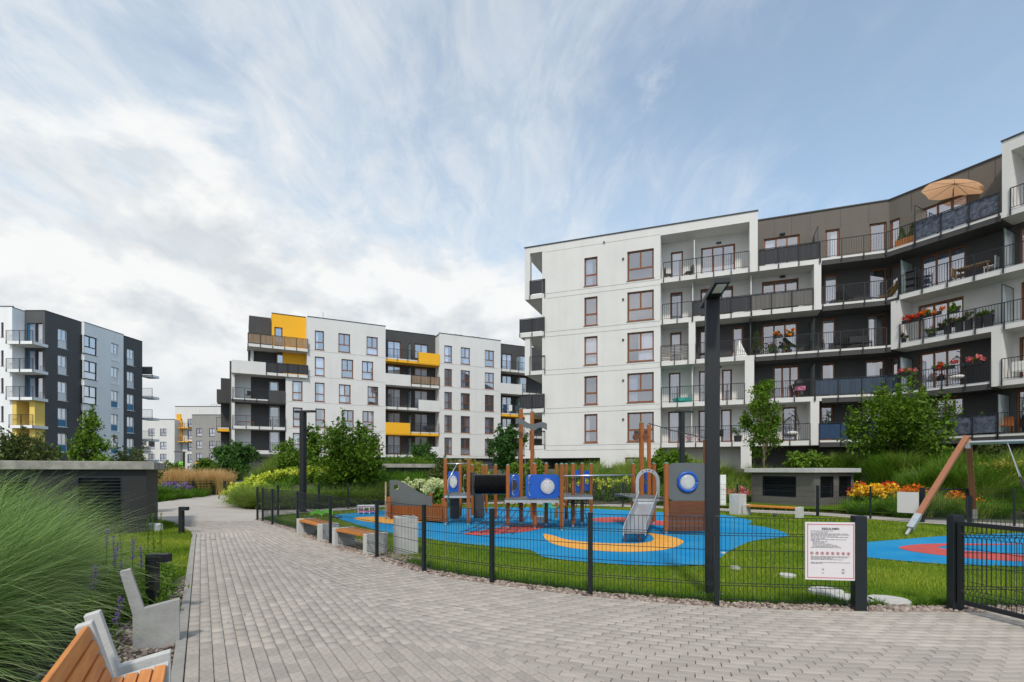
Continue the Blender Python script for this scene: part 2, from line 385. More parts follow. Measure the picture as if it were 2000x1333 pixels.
def sample_poly(poly, n):
    poly = np.array(poly); lo, hi = poly.min(0), poly.max(0); out = np.zeros((0, 2))
    while len(out) < n:
        p = rng.random((n*2, 2))*(hi-lo)+lo; out = np.concatenate([out, p[inpoly(p, poly)]])
    return out[:n]
# ================================================================ GROUND
sheet('ground', [(-600, -60), (600, -60), (600, 1400), (-600, 1400)], -.09, 'earth')
BK = [(-13, 25.2), (-10, 21.6), (-8, 22.4), (-6.5, 24.4), (-4.5, 26), (0, 27.6), (4.7, 25.6), (8.6, 23), (11.6, 20.8), (12.7, 18.9), (13.6, 17.4), (15.6, 16.2), (24, 13.5), (40, 9)]
BKx = [p[0] for p in BK]; BKy = [p[1] for p in BK]
MKx = [-13, 4.7, 8.6, 10.5, 11.7, 15, 16.6, 17.4, 18, 24, 40]; MKy = [24, 25, 24.6, 26.3, 27.2, 28.2, 26.2, 22.2, 18.6, 14.5, 10]
def sstep(t): t = np.clip(t, 0, 1); return t*t*(3-2*t)
def hgt(x, y):
    x = np.asarray(x, float); y = np.asarray(y, float)
    d = y-np.interp(x, BKx, BKy)
    d2 = y-np.interp(x, MKx, MKy); d = np.minimum(d, d2*1.6)
    h = sstep(d/5.0)*1.0+sstep((d-4)/7)*.75
    h *= sstep((x+(14.5+(y-25)*.30))/2.5)                      # the mound ends at the path on the left
    far = sstep((y-45)/12)
    return h*(1-far*.5)
# terrain: the planted mound behind the loop path
xs = np.arange(-24, 44, .8); ys = np.arange(9, 76, .8); gx, gy = np.meshgrid(xs, ys); gz = hgt(gx, gy)-.045+.04*np.sin(gx*1.7)*np.sin(gy*1.3)*sstep(gy*0+hgt(gx, gy)*3)
V = np.stack([gx.ravel(), gy.ravel(), gz.ravel()], 1); nx, ny = len(xs), len(ys)
i, j = np.meshgrid(np.arange(nx-1), np.arange(ny-1)); a = (j*nx+i).ravel()
keep = (gy.ravel()[a] > np.interp(gx.ravel()[a], BKx, BKy)-.9)
a = a[keep]
tag(rawmesh('terrain', V, np.stack([a, a+1, a+nx+1, a+nx], 1), 'earth', smooth=True), kind='structure')

# fence line along the plaza (ground points measured at each post) and paving edge just outside it
FP = [G(*p) for p in ((1677, 1190), (1400, 1180), (1153, 1160), (961, 1137), (828, 1115), (736, 1088), (645, 1062), (581, 1038), (532, 1024), (513, 1018))]
EDGE = [(30, 5.6), (12, 5.9), (6.5, 5.98), (4.9, 6.02), (4.05, 6.04)]+[(x-.02, y-.10) for x, y in FP[1:]]+[(-8.45, 17.3), (-8.6, 18.4)]
EDGE = smooth_open(EDGE, 4)
LAWN_E = [(x+.06, y+.28) for x, y in EDGE]
# left edge of the path: kerb line
K0 = np.array([-2.49, 3.99]); B = np.array([-.507, .862]); A = np.array([.862, .507])
def kp(s, t=0): return tuple(K0+B*s+A*t)
KERB = [kp(-9), kp(-4), kp(0), kp(4), kp(8), kp(9.8), (-8.15, 13.6), (-9.3, 15.0), (-10.7, 16.6), (-12.6, 17.9), (-16, 18.9), (-24, 20)]
KERB = smooth_open(KERB, 5)
# path bodies
far_top = [(-30, 24.5), (-17.6, 25.6), (-19.2, 31), (-22.5, 40), (-26, 49), (-31, 62), (-29.5, 62), (-22.6, 46), (-19.4, 38.0), (-16.4, 30.5), (-14.6, 27.2), (-13.0, 24.8), (-11.4, 22.4), (-9.6, 21.2)]
loop_in = [(-8.6, 18.6), (-8.0, 20.2), (-6.8, 21.6), (-4.8, 24.2), (0, 25.6), (4.7, 23.6), (8.6, 20.9), (11.0, 19.0), (12.0, 17.4), (13.0, 15.8), (15.3, 14.6), (24, 11.9), (40, 7.3)]
loop_out = [(x, y-.15) for x, y in BK[1:]][::-1]
PY = 16.6
near = [p for p in KERB if p[1] < PY+.6]; nearE = [p for p in EDGE if p[1] < PY+.6]
sheet('path_bed', [(-2, -6), (30, -6)]+nearE+near[::-1], -.022, 'joint_sand')
farK = [p for p in KERB if p[1] > PY-1.2]; farE = [p for p in EDGE if p[1] > PY-1.2]
sheet('path', farE[::-1][::-1]+smooth_open(loop_in, 3)+loop_out+far_top[::-1]+[(-30, 20.2)]+farK[::-1], -.006, 'path_far')

# ---- pavers: real bricks, nearest 300 singly, the rest one joined part
def boundary_x(y):            # line where the two laying directions meet
    return np.interp(y, [2.0, 4.0, 5.42, 8.67, 11.5, 14.5, 20], [2.2, .47, -.89, -3.57, -5.6, -7.2, -9])
def paver_mesh(zone):
    mb = MB(); (l, b), (w, c_) = ((.0930, .009), (.0490, .004)) if not zone else ((.0984, .003), (.0458, .009))
    top = [(-l+b, -w+c_), (l-b, -w+c_), (l-b, w-c_), (-l+b, w-c_)]; mid = [(-l, -w), (l, -w), (l, w), (-l, w)]
    v = [(x, y, 0) for x, y in top]+[(x, y, -.008) for x, y in mid]+[(x, y, -.04) for x, y in mid]
    f = [(0, 1, 2, 3)]+[(4+i, 4+(i+1) % 4, (i+1) % 4, i) for i in range(4)]+[(8+i, 8+(i+1) % 4, 4+(i+1) % 4, 4+i) for i in range(4)]
    return v, f
(pvA, pf), (pvB, _) = paver_mesh(0), paver_mesh(1)
bricks = []                   # x, y, angle
angA = math.atan2(B[1], B[0])
KR = np.array(KERB)
for row in range(0, 64):
    t = .055+row*.1012
    for q in range(-14, 66):
        s = q*.2+(.1 if row % 2 else 0)
        x, y = kp(s, t)
        if s > 9.4: continue
        if x > boundary_x(y)+.035 or y < 2.2: continue
        bricks.append((x, y, angA))
nA = len(bricks)
E2 = np.array(EDGE)
def offset_curve(P, d):
    T = np.gradient(P, axis=0); T /= np.linalg.norm(T, axis=1)[:, None]
    return P+np.stack([-T[:, 1], T[:, 0]], 1)*d
Ef = E2[(E2[:, 0] < 13)]
Ld = np.concatenate([[0], np.cumsum(np.linalg.norm(np.diff(Ef, axis=0), axis=1))])
Ef = np.stack([np.interp(np.arange(0, Ld[-1], .1), Ld, Ef[:, 0]), np.interp(np.arange(0, Ld[-1], .1), Ld, Ef[:, 1])], 1)
for _ in range(6): Ef[1:-1] = (Ef[:-2]+Ef[1:-1]*2+Ef[2:])/4
for row in range(0, 64):
    P = offset_curve(Ef, .06+row*.1012)
    Ld = np.concatenate([[0], np.cumsum(np.linalg.norm(np.diff(P, axis=0), axis=1))])
    s = np.arange((.1 if row % 2 else 0), Ld[-1]-.1, .2012)
    X = np.interp(s, Ld, P[:, 0]); Y_ = np.interp(s, Ld, P[:, 1]); X2 = np.interp(s+.05, Ld, P[:, 0]); Y2 = np.interp(s+.05, Ld, P[:, 1])
    for x, y, x2, y2 in zip(X, Y_, X2, Y2):
        if x > boundary_x(y)-.085 and y > 2.2 and y < PY+.2 and (x-K0[0])*A[0]+(y-K0[1])*A[1] > .06 and abs(x) < y*1.15+1.2:
            bricks.append((x, y, math.atan2(y2-y, x2-x)))
nB = len(bricks)
# the curved far courses between the straight ones and y = PY
for row in range(0, 40):
    P = offset_curve(np.array([p for p in KERB if kp(8)[1] < p[1] < PY+1.4]), -(.055+row*.1012))
    Ld = np.concatenate([[0], np.cumsum(np.linalg.norm(np.diff(P, axis=0), axis=1))])
    s = np.arange((.1 if row % 2 else 0), Ld[-1]-.1, .2)
    for q in s:
        x, y = np.interp(q, Ld, P[:, 0]), np.interp(q, Ld, P[:, 1]); x2, y2 = np.interp(q+.05, Ld, P[:, 0]), np.interp(q+.05, Ld, P[:, 1])
        if (np.array([x, y])-K0)@B > 9.45 and x < boundary_x(y)+.035 and y < PY+.2: bricks.append((x, y, math.atan2(y2-y, x2-x)))
bricks = np.array(bricks)
inview = (bricks[:, 1] > 3.95) & (np.abs(bricks[:, 0]) < bricks[:, 1]*.98)
order = np.argsort(np.where(inview, bricks[:, 1], 99)); near300 = set(order[:300].tolist())
pb = [o for o in C.objects if o.name == 'path_bed'][0]
pms = []
for q in (pvA, pvB): pm = bpy.data.meshes.new('paver'); pm.from_pydata(q, [], pf); pm.materials.append(MATS['paver']); pms.append(pm)
isB = (np.arange(len(bricks)) >= nA) & (np.arange(len(bricks)) < nB)
zj = rng.normal(0, .0012, len(bricks)); zj -= .003*((np.arange(len(bricks)) >= nA) & (np.arange(len(bricks)) < nB)); aj = rng.normal(0, .006, len(bricks)); tj = rng.normal(0, .006, (len(bricks), 2))
for q in near300:
    x, y, a = bricks[q]; o = place('paver', pms[int(isB[q])], pb); o.location = (x, y, zj[q]); o.rotation_euler = (tj[q][0], tj[q][1], a+aj[q])
rest = np.array([q for q in range(len(bricks)) if q not in near300])
pvn = np.where(isB[rest][:, None, None], np.array(pvB)[None], np.array(pvA)[None]); cs, sn = np.cos(bricks[rest, 2]+aj[rest]), np.sin(bricks[rest, 2]+aj[rest])
Vx = bricks[rest, 0][:, None]+pvn[:, :, 0]*cs[:, None]-pvn[:, :, 1]*sn[:, None]
Vy = bricks[rest, 1][:, None]+pvn[:, :, 0]*sn[:, None]+pvn[:, :, 1]*cs[:, None]
Vz = zj[rest][:, None]+pvn[:, :, 2]+pvn[:, :, 0]*tj[rest, 0][:, None]+pvn[:, :, 1]*tj[rest, 1][:, None]
V = np.stack([Vx, Vy, Vz], 2).reshape(-1, 3)
Fq = (np.array(pf[:5])[None]+(np.arange(len(rest))*len(pvA))[:, None, None]).reshape(-1, 4)
tag(rawmesh('pavers', V, Fq, 'paver', pb), kind='stuff')

# kerbs along the lawn and gravel on the left: stones a metre long
kerb = thing('kerb', None, None); kerb['kind'] = 'structure'
KP = np.array(KERB); KP = KP[(KP[:, 1] < 19) & (KP[:, 1] > 1.5)]; T = np.concatenate([[0], np.cumsum(np.linalg.norm(np.diff(KP, axis=0), axis=1))])
for s in np.arange(0, T[-1]-1, 1.0):
    p = [np.array([np.interp(s+e, T, KP[:, 0]), np.interp(s+e, T, KP[:, 1])]) for e in (.004, .996)]
    d = p[1]-p[0]; L_ = np.linalg.norm(d); mb = MB().box(0, L_, 0, .085, -.12, .018)
    mb.build('kerb_stone', 'kerb', kerb, (p[0][0], p[0][1], rng.normal(0, .002)), math.atan2(d[1], d[0]), bevel=.006)
EDG = np.array(EDGE)
# ---- lawns
play_lawn = LAWN_E+smooth_open([(x+.02, y-.1) for x, y in loop_in[1:]], 3)
sheet('lawn', play_lawn, -.028, 'lawn')
left_lawn = [p for p in (np.array(KERB)+np.array([-.08, -.02])).tolist() if 8.0 < p[1] < 18.4]+[(-14.5, 17.6), (-16, 12), (-7.5, 8.2)]
sheet('lawn', left_lawn, -.020, 'lawn')
bed = [tuple(np.array(p)-np.array([.09, .0])) for p in KERB if p[1] < 8.4]+[(-8.5, 8.6), (-14, 12), (-14, -8), (2, -8)]
sheet('soil', bed, -.030, 'soil')
# ---- rubber surface and its flat coloured shapes
rb1 = smooth_closed([G(*p) for p in ((652, 1007), (700, 1001), (760, 996), (870, 992), (1000, 991), (1140, 993), (1230, 997), (1310, 1001), (1400, 1004), (1466, 1016), (1462, 1024), (1500, 1030), (1540, 1043), (1525, 1049), (1470, 1056), (1420, 1078), (1395, 1098), (1350, 1103), (1230, 1102), (1120, 1094), (1060, 1086), (1032, 1073), (960, 1066), (880, 1058), (800, 1046), (740, 1036), (690, 1022))], 4)
sheet('rubber_surface', rb1, -.012, 'rubber_blue')
rbR = smooth_closed([G(*p) for p in ((1655, 1068), (1690, 1059), (1760, 1053), (1850, 1046), (1950, 1042), (2060, 1040), (2250, 1045), (2350, 1075), (2200, 1105), (2050, 1106), (1950, 1104), (1850, 1101), (1760, 1094), (1690, 1087), (1662, 1078))], 4); sheet('rubber_surface', rbR, -.012, 'rubber_blue')
def patch(name, pts, m, z=-.007): return sheet(name, smooth_closed([G(*p) for p in pts], 4), z, m)
patch('yellow_rubber_arc', ((1061, 1043), (1072, 1058), (1110, 1069), (1180, 1076), (1250, 1077), (1305, 1072), (1335, 1059), (1320, 1050), (1290, 1044), (1262, 1040), (1274, 1047), (1274, 1056), (1240, 1061), (1170, 1060), (1110, 1054), (1078, 1045)), 'rubber_yellow')
patch('red_rubber_patch', ((905, 1042), (940, 1036), (985, 1029), (1050, 1025), (1062, 1029), (1035, 1037), (980, 1042), (930, 1045)), 'rubber_red')
patch('red_rubber_patch', ((1150, 1014), (1190, 1010), (1240, 1012), (1330, 1022), (1290, 1026), (1230, 1019), (1180, 1020)), 'rubber_red')
patch('yellow_rubber_patch', ((690, 1012), (730, 1009), (790, 1012), (830, 1018), (780, 1023), (720, 1019)), 'rubber_yellow')
patch('red_rubber_patch', ((1755, 1069), (1790, 1063), (1860, 1061), (1950, 1062), (2060, 1060), (1950, 1064), (1860, 1065), (1832, 1069), (1870, 1074), (1940, 1079), (2030, 1086), (2120, 1092), (2020, 1096), (1920, 1092), (1840, 1084), (1785, 1077)), 'rubber_red')
# border of flat pebbles beside the plaza and the bench bays
def pebbles(name, XY, smin, smax, m='stone_pebble', z=0):
    n = len(XY); base = []
    ph = (1+5**.5)/2
    ico = np.array([(-1, ph, 0), (1, ph, 0), (-1, -ph, 0), (1, -ph, 0), (0, -1, ph), (0, 1, ph), (0, -1, -ph), (0, 1, -ph), (ph, 0, -1), (ph, 0, 1), (-ph, 0, -1), (-ph, 0, 1)])/1.9
    icf = np.array([(0, 11, 5), (0, 5, 1), (0, 1, 7), (0, 7, 10), (0, 10, 11), (1, 5, 9), (5, 11, 4), (11, 10, 2), (10, 7, 6), (7, 1, 8), (3, 9, 4), (3, 4, 2), (3, 2, 6), (3, 6, 8), (3, 8, 9), (4, 9, 5), (2, 4, 11), (6, 2, 10), (8, 6, 7), (9, 8, 1)])
    s = rng.uniform(smin, smax, n); sx = s*rng.uniform(.8, 1.4, n); sy = s*rng.uniform(.7, 1.1, n); sz = s*rng.uniform(.45, .8, n); a = rng.uniform(0, 6.28, n)
    v = ico[None]*(1+rng.normal(0, .13, (n, 12, 1)))
    X = v[:, :, 0]*sx[:, None]; Y_ = v[:, :, 1]*sy[:, None]; Z = v[:, :, 2]*sz[:, None]
    c, d = np.cos(a)[:, None], np.sin(a)[:, None]
    V = np.stack([X*c-Y_*d+XY[:, 0:1], X*d+Y_*c+XY[:, 1:2], Z+z+sz[:, None]*.35+rng.uniform(-.01, .012, (n, 1))], 2).reshape(-1, 3)
    Fq = (icf[None]+(np.arange(n)*12)[:, None, None]).reshape(-1, 3)
    return tag(rawmesh(name, V, Fq, m), kind='stuff')
E3 = E2[(E2[:, 0] < 9)]; Ld = np.concatenate([[0], np.cumsum(np.linalg.norm(np.diff(E3, axis=0), axis=1))])
s = rng.uniform(0, Ld[-1], 7500); w = rng.uniform(-.01, .30, 7500)
px_, py_ = np.interp(s, Ld, E3[:, 0]), np.interp(s, Ld, E3[:, 1])
px2, py2 = np.interp(s+.1, Ld, E3[:, 0]), np.interp(s+.1, Ld, E3[:, 1]); tt = np.stack([px2-px_, py2-py_], 1); tt /= np.linalg.norm(tt, axis=1)[:, None]+1e-9
P1 = np.stack([px_+tt[:, 1]*w, py_-tt[:, 0]*w], 1)
bay = [G(*p) for p in ((560, 1034), (620, 1042), (662, 1048), (735, 1058), (762, 1078), (835, 1092), (760, 1100), (690, 1086), (610, 1058))]
P2 = sample_poly(bay, 3600)
pebbles('gravel', np.concatenate([P1, P2]), .018, .036, z=-.03)
gl = [kp(-3, -.1), kp(.2, -.1), kp(1.6, -.1), kp(3.2, -.10), kp(4.6, -.10), kp(4.6, -.32), kp(3.2, -.30), kp(1.8, -.8), kp(.9, -1.0), kp(-1, -1.1), kp(-3, -1.1)]
pebbles('gravel', sample_poly(gl, 3600), .014, .030, z=-.03)
STC = []
for (px, py, rx, ly) in ((1614, 1154, .215, .2), (1665, 1169, .24, .2), (1735, 1172, .235, .2), (1537, 1123, .12, .13), (1437, 1108, .08, .1), (1413, 1080, .05, .1)):
    x, y = G(px, py); n_ = 18; poly = [((rx+random.uniform(-.012, .012))*math.cos(2*math.pi*k/n_), (rx+random.uniform(-.012, .012))*math.sin(2*math.pi*k/n_)) for k in range(n_)]
    mb = MB().prism(poly, -.05, .012)
    o = mb.build('stepping_stone', 'stepping_stone', None, (x, y, 0), bevel=.008)
    lab = {1614: 'pale round stepping stone in the lawn just below the notice board', 1665: 'pale round stepping stone partly behind the thick gate post', 1735: 'largest pale round stepping stone, in the gate opening', 1537: 'small half overgrown pale stepping stone left of the notice board', 1437: 'thin pale sliver of stepping stone sunk in grass beside the tall lamp post', 1413: 'tiny pale stone in the lawn close to the blue rubber edge'}[px]
    STC.append((x, y, rx))
    tag(o, lab, 'stepping stone', 'stepping stones in the playground lawn')

# ================================================================ GRASS BLADES
STN = [[(x+r*1.12*math.cos(a), y+r*1.12*math.sin(a)) for a in np.linspace(0, 6.28, 14)[:-1]] for x, y, r in STC]
def blades(name, base, length, width, az, lean, curl, mname, segs=3, label=None, cat=None, parent=None, kind='stuff', wind=None):
    """base (n,3); lean = angle from vertical at the root, curl = further bend to the tip"""
    n = len(base); ts = np.linspace(0, 1, segs+1)
    pos = np.zeros((n, segs+1, 3)); pos[:, 0] = base; step = (length/segs)[:, None]
    d = np.stack([np.cos(az), np.sin(az)], 1)
    for k in range(segs):
        th = lean+curl*((k+.5)/segs)
        h = d*np.sin(th)[:, None]*step; pos[:, k+1, :2] = pos[:, k, :2]+h; pos[:, k+1, 2] = pos[:, k, 2]+(np.cos(th)*step[:, 0])
    if wind is not None: pos[:, :, :2] += (ts**1.7)[None, :, None]*length[:, None, None]*np.array(wind)[None, None]
    tw = rng.uniform(-.9, .9, n); side = np.stack([-np.sin(az+tw), np.cos(az+tw), 0*az], 1)
    wd = width[:, None]*(1-ts**1.8)[None]*.5+.0006
    Lv = pos-side[:, None]*wd[:, :, None]; Rv = pos+side[:, None]*wd[:, :, None]
    V = np.stack([Lv, Rv], 2).reshape(-1, 3); m = (segs+1)*2
    f = np.array([(2*k, 2*k+1, 2*k+3, 2*k+2) for k in range(segs)])
    Fq = (f[None]+(np.arange(n)*m)[:, None, None]).reshape(-1, 4)
    o = rawmesh(name, V, Fq, mname, parent)
    return tag(o, label, cat, kind=kind)
def lawn_blades(name, poly, n, dens_pow=2.2, excl=(), m='grass_lawn', lmin=.03, lmax=.075):
    P = sample_poly(poly, n*3)
    keep = (P[:, 1] > 2.5) & (np.abs(P[:, 0]) < P[:, 1]*1.05+.5)
    keep &= rng.random(len(P)) < np.clip((6.0/P[:, 1])**dens_pow, .02, 1)
    for e in excl: keep &= ~inpoly(P, e)
    P = P[keep][:n]; k_ = len(P)
    far = np.clip(P[:, 1]/7, 1, 3.2)
    blades(name, np.concatenate([P, np.full((k_, 1), -.03)], 1), rng.uniform(lmin, lmax, k_)*(1+.15*(far-1)), .0042*far*rng.uniform(.8, 1.5, k_), rng.uniform(0, 6.28, k_), rng.uniform(0, .5, k_), rng.uniform(.2, 1.0, k_), m, 2)
lawn_blades('grass', play_lawn, 210000, excl=[rb1, rbR]+STN, dens_pow=1.5)
# taller unmown fringe along the gravel
s = rng.uniform(0, Ld[-1], 26000); w = .29+np.abs(rng.normal(0, .10, 26000))
px_, py_ = np.interp(s, Ld, E3[:, 0]), np.interp(s, Ld, E3[:, 1]); px2, py2 = np.interp(s+.1, Ld, E3[:, 0]), np.interp(s+.1, Ld, E3[:, 1])
tt = np.stack([px2-px_, py2-py_], 1); tt /= np.linalg.norm(tt, axis=1)[:, None]+1e-9
P1 = np.stack([px_+tt[:, 1]*w, py_-tt[:, 0]*w, 0*w-.03], 1); P1 = P1[~inpoly(P1, bay)]
for e in STN: P1 = P1[~inpoly(P1, e)]
k_ = len(P1)
blades('grass', P1, rng.uniform(.05, .14, k_), rng.uniform(.004, .008, k_), rng.uniform(0, 6.28, k_), rng.uniform(0, .5, k_), rng.uniform(.2, 1.1, k_), 'grass_deep', 3)
lawn_blades('grass', left_lawn, 70000, 1.2, m='grass_lawn', lmin=.04, lmax=.09)
# ================================================================ BUILDINGS
LV = {1: 3.52, 2: 6.3, 3: 9.19, 4: 12.07, 5: 14.96}; ROOF = 18.6
class Frame:                    # facade frame: u along the wall (to the right), v into the building, z up
    def __init__(s, O, ud): s.O = np.array(O, float); s.u = np.array(ud, float)/np.hypot(*ud); s.v = np.array([-s.u[1], s.u[0]])
    def U(s, px, v=0.):
        O = s.O+v*s.v; r = (px-1000)/F; return (r*O[1]-O[0])/(s.u[0]-r*s.u[1])
    def W(s, u, v, z=0.): p = s.O+u*s.u+v*s.v; return Vector((p[0], p[1], z))
    def mat(s): return Matrix(((s.u[0], s.v[0], 0, s.O[0]), (s.u[1], s.v[1], 0, s.O[1]), (0, 0, 1, 0), (0, 0, 0, 1)))
    def ang(s): return math.atan2(s.u[1], s.u[0])
def wall(mb, u0, u1, z0, z1, v, holes=(), mi=0, ri=None, back=None, depth=.16):
    """front face at v looking towards -v, with real openings and reveals"""
    ri = mi if ri is None else ri
    holes = [h for h in holes if h[0] < u1 and h[1] > u0]
    us = sorted(set([u0, u1]+[min(max(h[i], u0), u1) for h in holes for i in (0, 1)])); zs = sorted(set([z0, z1]+[min(max(h[i], z0), z1) for h in holes for i in (2, 3)]))
    for a, b in zip(us[:-1], us[1:]):
        for c, d in zip(zs[:-1], zs[1:]):
            m = ((a+b)/2, (c+d)/2)
            if b-a < 1e-5 or d-c < 1e-5 or any(h[0] < m[0] < h[1] and h[2] < m[1] < h[3] for h in holes): continue
            mb.add([(a, v, c), (b, v, c), (b, v, d), (a, v, d)], [(0, 1, 2, 3)], mi)
    for h in holes:
        a, b, c, d = h[:4]; e = h[4] if len(h) > 4 else depth
        mb.add([(a, v, c), (a, v, d), (a, v+e, d), (a, v+e, c)], [(0, 1, 2, 3)], ri)
        mb.add([(b, v, c), (b, v, d), (b, v+e, d), (b, v+e, c)], [(3, 2, 1, 0)], ri)
        mb.add([(a, v, d), (b, v, d), (b, v+e, d), (a, v+e, d)], [(0, 1, 2, 3)], ri)
        mb.add([(a, v, c), (b, v, c), (b, v+e, c), (a, v+e, c)], [(3, 2, 1, 0)], ri)
        if len(h) > 4: mb.add([(a, v+e, c), (b, v+e, c), (b, v+e, d), (a, v+e, d)], [(0, 1, 2, 3)], ri)
WC = {}
def window(parent, M, u, z, w, h, style='T', frame='brown_frame', v=.12, panel=None, curtain=None, name='window', parts=True, dark=None):
    """style T: transom with n lights over one fixed pane; Dn: n full-height leaves; S: one light over one"""
    w = round(w, 2); h = round(h, 2); key = (w, h, style, frame, panel)
    if key not in WC:
        fr = MB(); t = .088; cut = []
        fr.box(0, w, 0, .06, 0, t); fr.box(0, w, 0, .06, h-t, h); fr.box(0, t, .0, .06, t, h-t); fr.box(w-t, w, .0, .06, t, h-t)
        fr.box(-.05, w+.05, -.16, .0, -.045, -.003)        # sill
        if style[0] == 'D':
            n = int(style[1]); s_ = (w-2*t)/n
            for i in range(1, n): fr.box(t+i*s_-.05, t+i*s_+.05, .002, .062, t, h-t)
            for i in range(n): cut.append((t+i*s_+(.05 if i else .03), t+(i+1)*s_-(.05 if i < n-1 else .03), t+.02, h-t-.02))
            for i in range(n):
                a, b = t+i*s_, t+(i+1)*s_
        else:
            n = 1 if style == 'S' else 2; hm = h*.40
            fr.box(t, w-t, .001, .061, hm-.05, hm+.05)
            s_ = (w-2*t)/n
            for i in range(1, n): fr.box(t+i*s_-.055, t+i*s_+.055, .002, .062, hm+.05, h-t)
            for i in range(n): cut.append((t+i*s_+.035, t+(i+1)*s_-.035, hm+.07, h-t-.02))
            if not panel: cut.append((t+.02, w-t-.02, t+.01, hm-.06))
        fr.box(-.002, w+.002, .9, .91, 0, h, 1); 
        for a in (-.003, w+.003): fr.add([(a, .06, 0), (a, .9, 0), (a, .9, h), (a, .06, h)], [(0, 1, 2, 3)], 1)
        for c in (-.0, h+.0): fr.add([(0, .06, c), (w, .06, c), (w, .9, c), (0, .9, c)], [(0, 1, 2, 3)], 1)
        fme = fr.mesh('window', [frame, 'room'])
        panes = []
        for a, b, c, d in cut:
            panes.append((MB().add([(a, .035, c), (b, .035, c), (b, .035, d), (a, .035, d)], [(0, 1, 2, 3)]).mesh('pane', ['pane']), None))
        pp = None
        if panel: pp = MB().box(t, w-t, .02, .05, t, h*.40-.05).mesh('lower_panel', [panel])
        cur = []
        for cm in ('curtain', 'blue_curtain'):
            for frac in (1.0, .62, .40):          # fraction of the width that is curtained
                mb = MB(); n_ = int(14*w*frac)+4; xs_ = np.linspace(.05, w*frac-.05, n_); ph = rng.uniform(0, 6)
                vv = [(x, .16+.02*math.sin(x*38+ph), zz) for zz in (.05, h-.08) for x in xs_]
                mb.add(vv, [(i, i+1, n_+i+1, n_+i) for i in range(n_-1)]); cur.append(mb.mesh('curtain', [cm]))
            mb = MB(); mb.add([(.05, .13, .05), (w-.05, .13, .05), (w-.05, .13, h*.40), (.05, .13, h*.40)], [(0, 1, 2, 3)]); cur.append(mb.mesh('curtain', [cm]))
        WC[key] = (fme, panes, pp, cur)
    fme, panes, pp, cur = WC[key]
    o = bpy.data.objects.new(name, fme); C.objects.link(o); o.parent = parent; o.matrix_local = M@Matrix.Translation((u, v, z))
    if parts:
        for me, _ in panes: place('pane', me, o)
        if pp: place('lower_panel', pp, o)
        r = random.random()
        if curtain is None: curtain = random.choice([1, 1, 2, 2, 3, 4, 5, 6, 0, -1, -1, -1, -1, -1])
        if curtain is not None and curtain >= 0: 
            cc = place('curtain', cur[curtain], o)
            if curtain in (1, 2, 5, 6) and random.random() < .5: cc.location = (w*(.38 if curtain in (1, 5) else .6), 0, 0)
    return o
RC = {}
def balcony(parent, M, u0, u1, z, v0, v1, top='plaster_white', low=None, under=None, rails=(), name='balcony', ext=0, ends=(False, False)):
    """slab plus its railings; rails: (u0, u1, type)"""
    mb = MB()
    if low: mb.box(u0, u1, v0, v1, z-.13, z, 0); mb.box(u0+.01, u1-.01, v0+.01, v1, z-.42, z-.13, 1)
    else: mb.box(u0, u1, v0, v1, z-.30, z, 0); mb.add([(u0, v0, z-.301), (u1, v0, z-.301), (u1, v1, z-.301), (u0, v1, z-.301)], [(0, 1, 2, 3)], 1)
    me = mb.mesh(name, [top, low or under or 'soffit']); fixn(me)
    o = bpy.data.objects.new(name, me); C.objects.link(o); o.parent = parent; o.matrix_local = M
    for a, b, ty in rails:
        rv = v0-.035
        if ty in ('white', 'yellow', 'dark', 'cool'):
            m = {'white': 'plaster_white', 'yellow': 'plaster_yellow', 'dark': 'plaster_dark', 'cool': 'plaster_white'}[ty]
            MB().box(a, b, v0-.02, v0+.12, z-.32, z+1.02, 0).build('parapet', m, o); continue
        mb = MB(); n = max(1, round((b-a)/1.15)); s_ = (b-a)/n
        for i in range(n+1):
            x = a+i*s_; mb.box(x-.022, x+.022, rv-.03, rv+.02, z-.28, z+1.08); mb.box(x-.03, x+.03, rv-.045, rv-.03, z-.30, z-.02)
        mb.box(a, b, rv-.02, rv+.02, z+1.06, z+1.10); mb.box(a, b, rv-.012, rv+.012, z+.06, z+.085)
        if ty in ('bars', 'frostbars'):
            k_ = int((b-a)/.125)
            for i in range(1, k_):
                x = a+i*(b-a)/k_; mb.box(x-.008, x+.008, rv-.008, rv+.008, z+.085, z+1.06)
        mb.build('railing', 'rail_metal', o, fix=False)
        if ty not in ('bars', 'frostbars'):
            if ty == 'slat_wood':
                sc_ = MB(); k_ = int((b-a)/.10)
                for i in range(k_): x = a+(i+.5)*(b-a)/k_; sc_.box(x-.042, x+.042, rv+.03, rv+.045, z+.06, z+1.04+random.uniform(-.02, .02))
                sc_.build('wood_screen', 'slat_wood', o, fix=False)
            elif ty == 'wicker':
                sc_ = MB()
                for i in range(9): sc_.box(a+.03, b-.03, rv+.03, rv+.045, z+.07+i*.11, z+.15+i*.11+random.uniform(-.02, .01))
                sc_.build('woven_screen', 'wicker', o, fix=False)
            else:
                n_ = int((b-a)*9)+2; xs_ = np.linspace(a+.02, b-.02, n_); vv = [(x, rv+.035+(.012*math.sin(x*24) if 'pattern' not in ty else 0), zz) for zz in (z+.06, z+1.05) for x in xs_]
                MB().add(vv, [(i, i+1, n_+i+1, n_+i) for i in range(n_-1)]).build('cloth_screen', ty, o, fix=False)
    return o
def screen(parent, M, u, z, v0, v1, h=2.1, name='glass_screen'):
    mb = MB(); 
    mb.box(u-.02, u+.02, v0, v0+.03, z, z+h, 1); mb.box(u-.02, u+.02, v1-.03, v1, z, z+h, 1); mb.box(u-.02, u+.02, v0, v1, z+h-.03, z+h, 1); mb.box(u-.004, u+.004, v0+.03, v1-.03, z+.08, z+h-.03, 0)
    o = mb.build(name, ['frost', 'rail_metal'], parent); o.matrix_local = M; return o

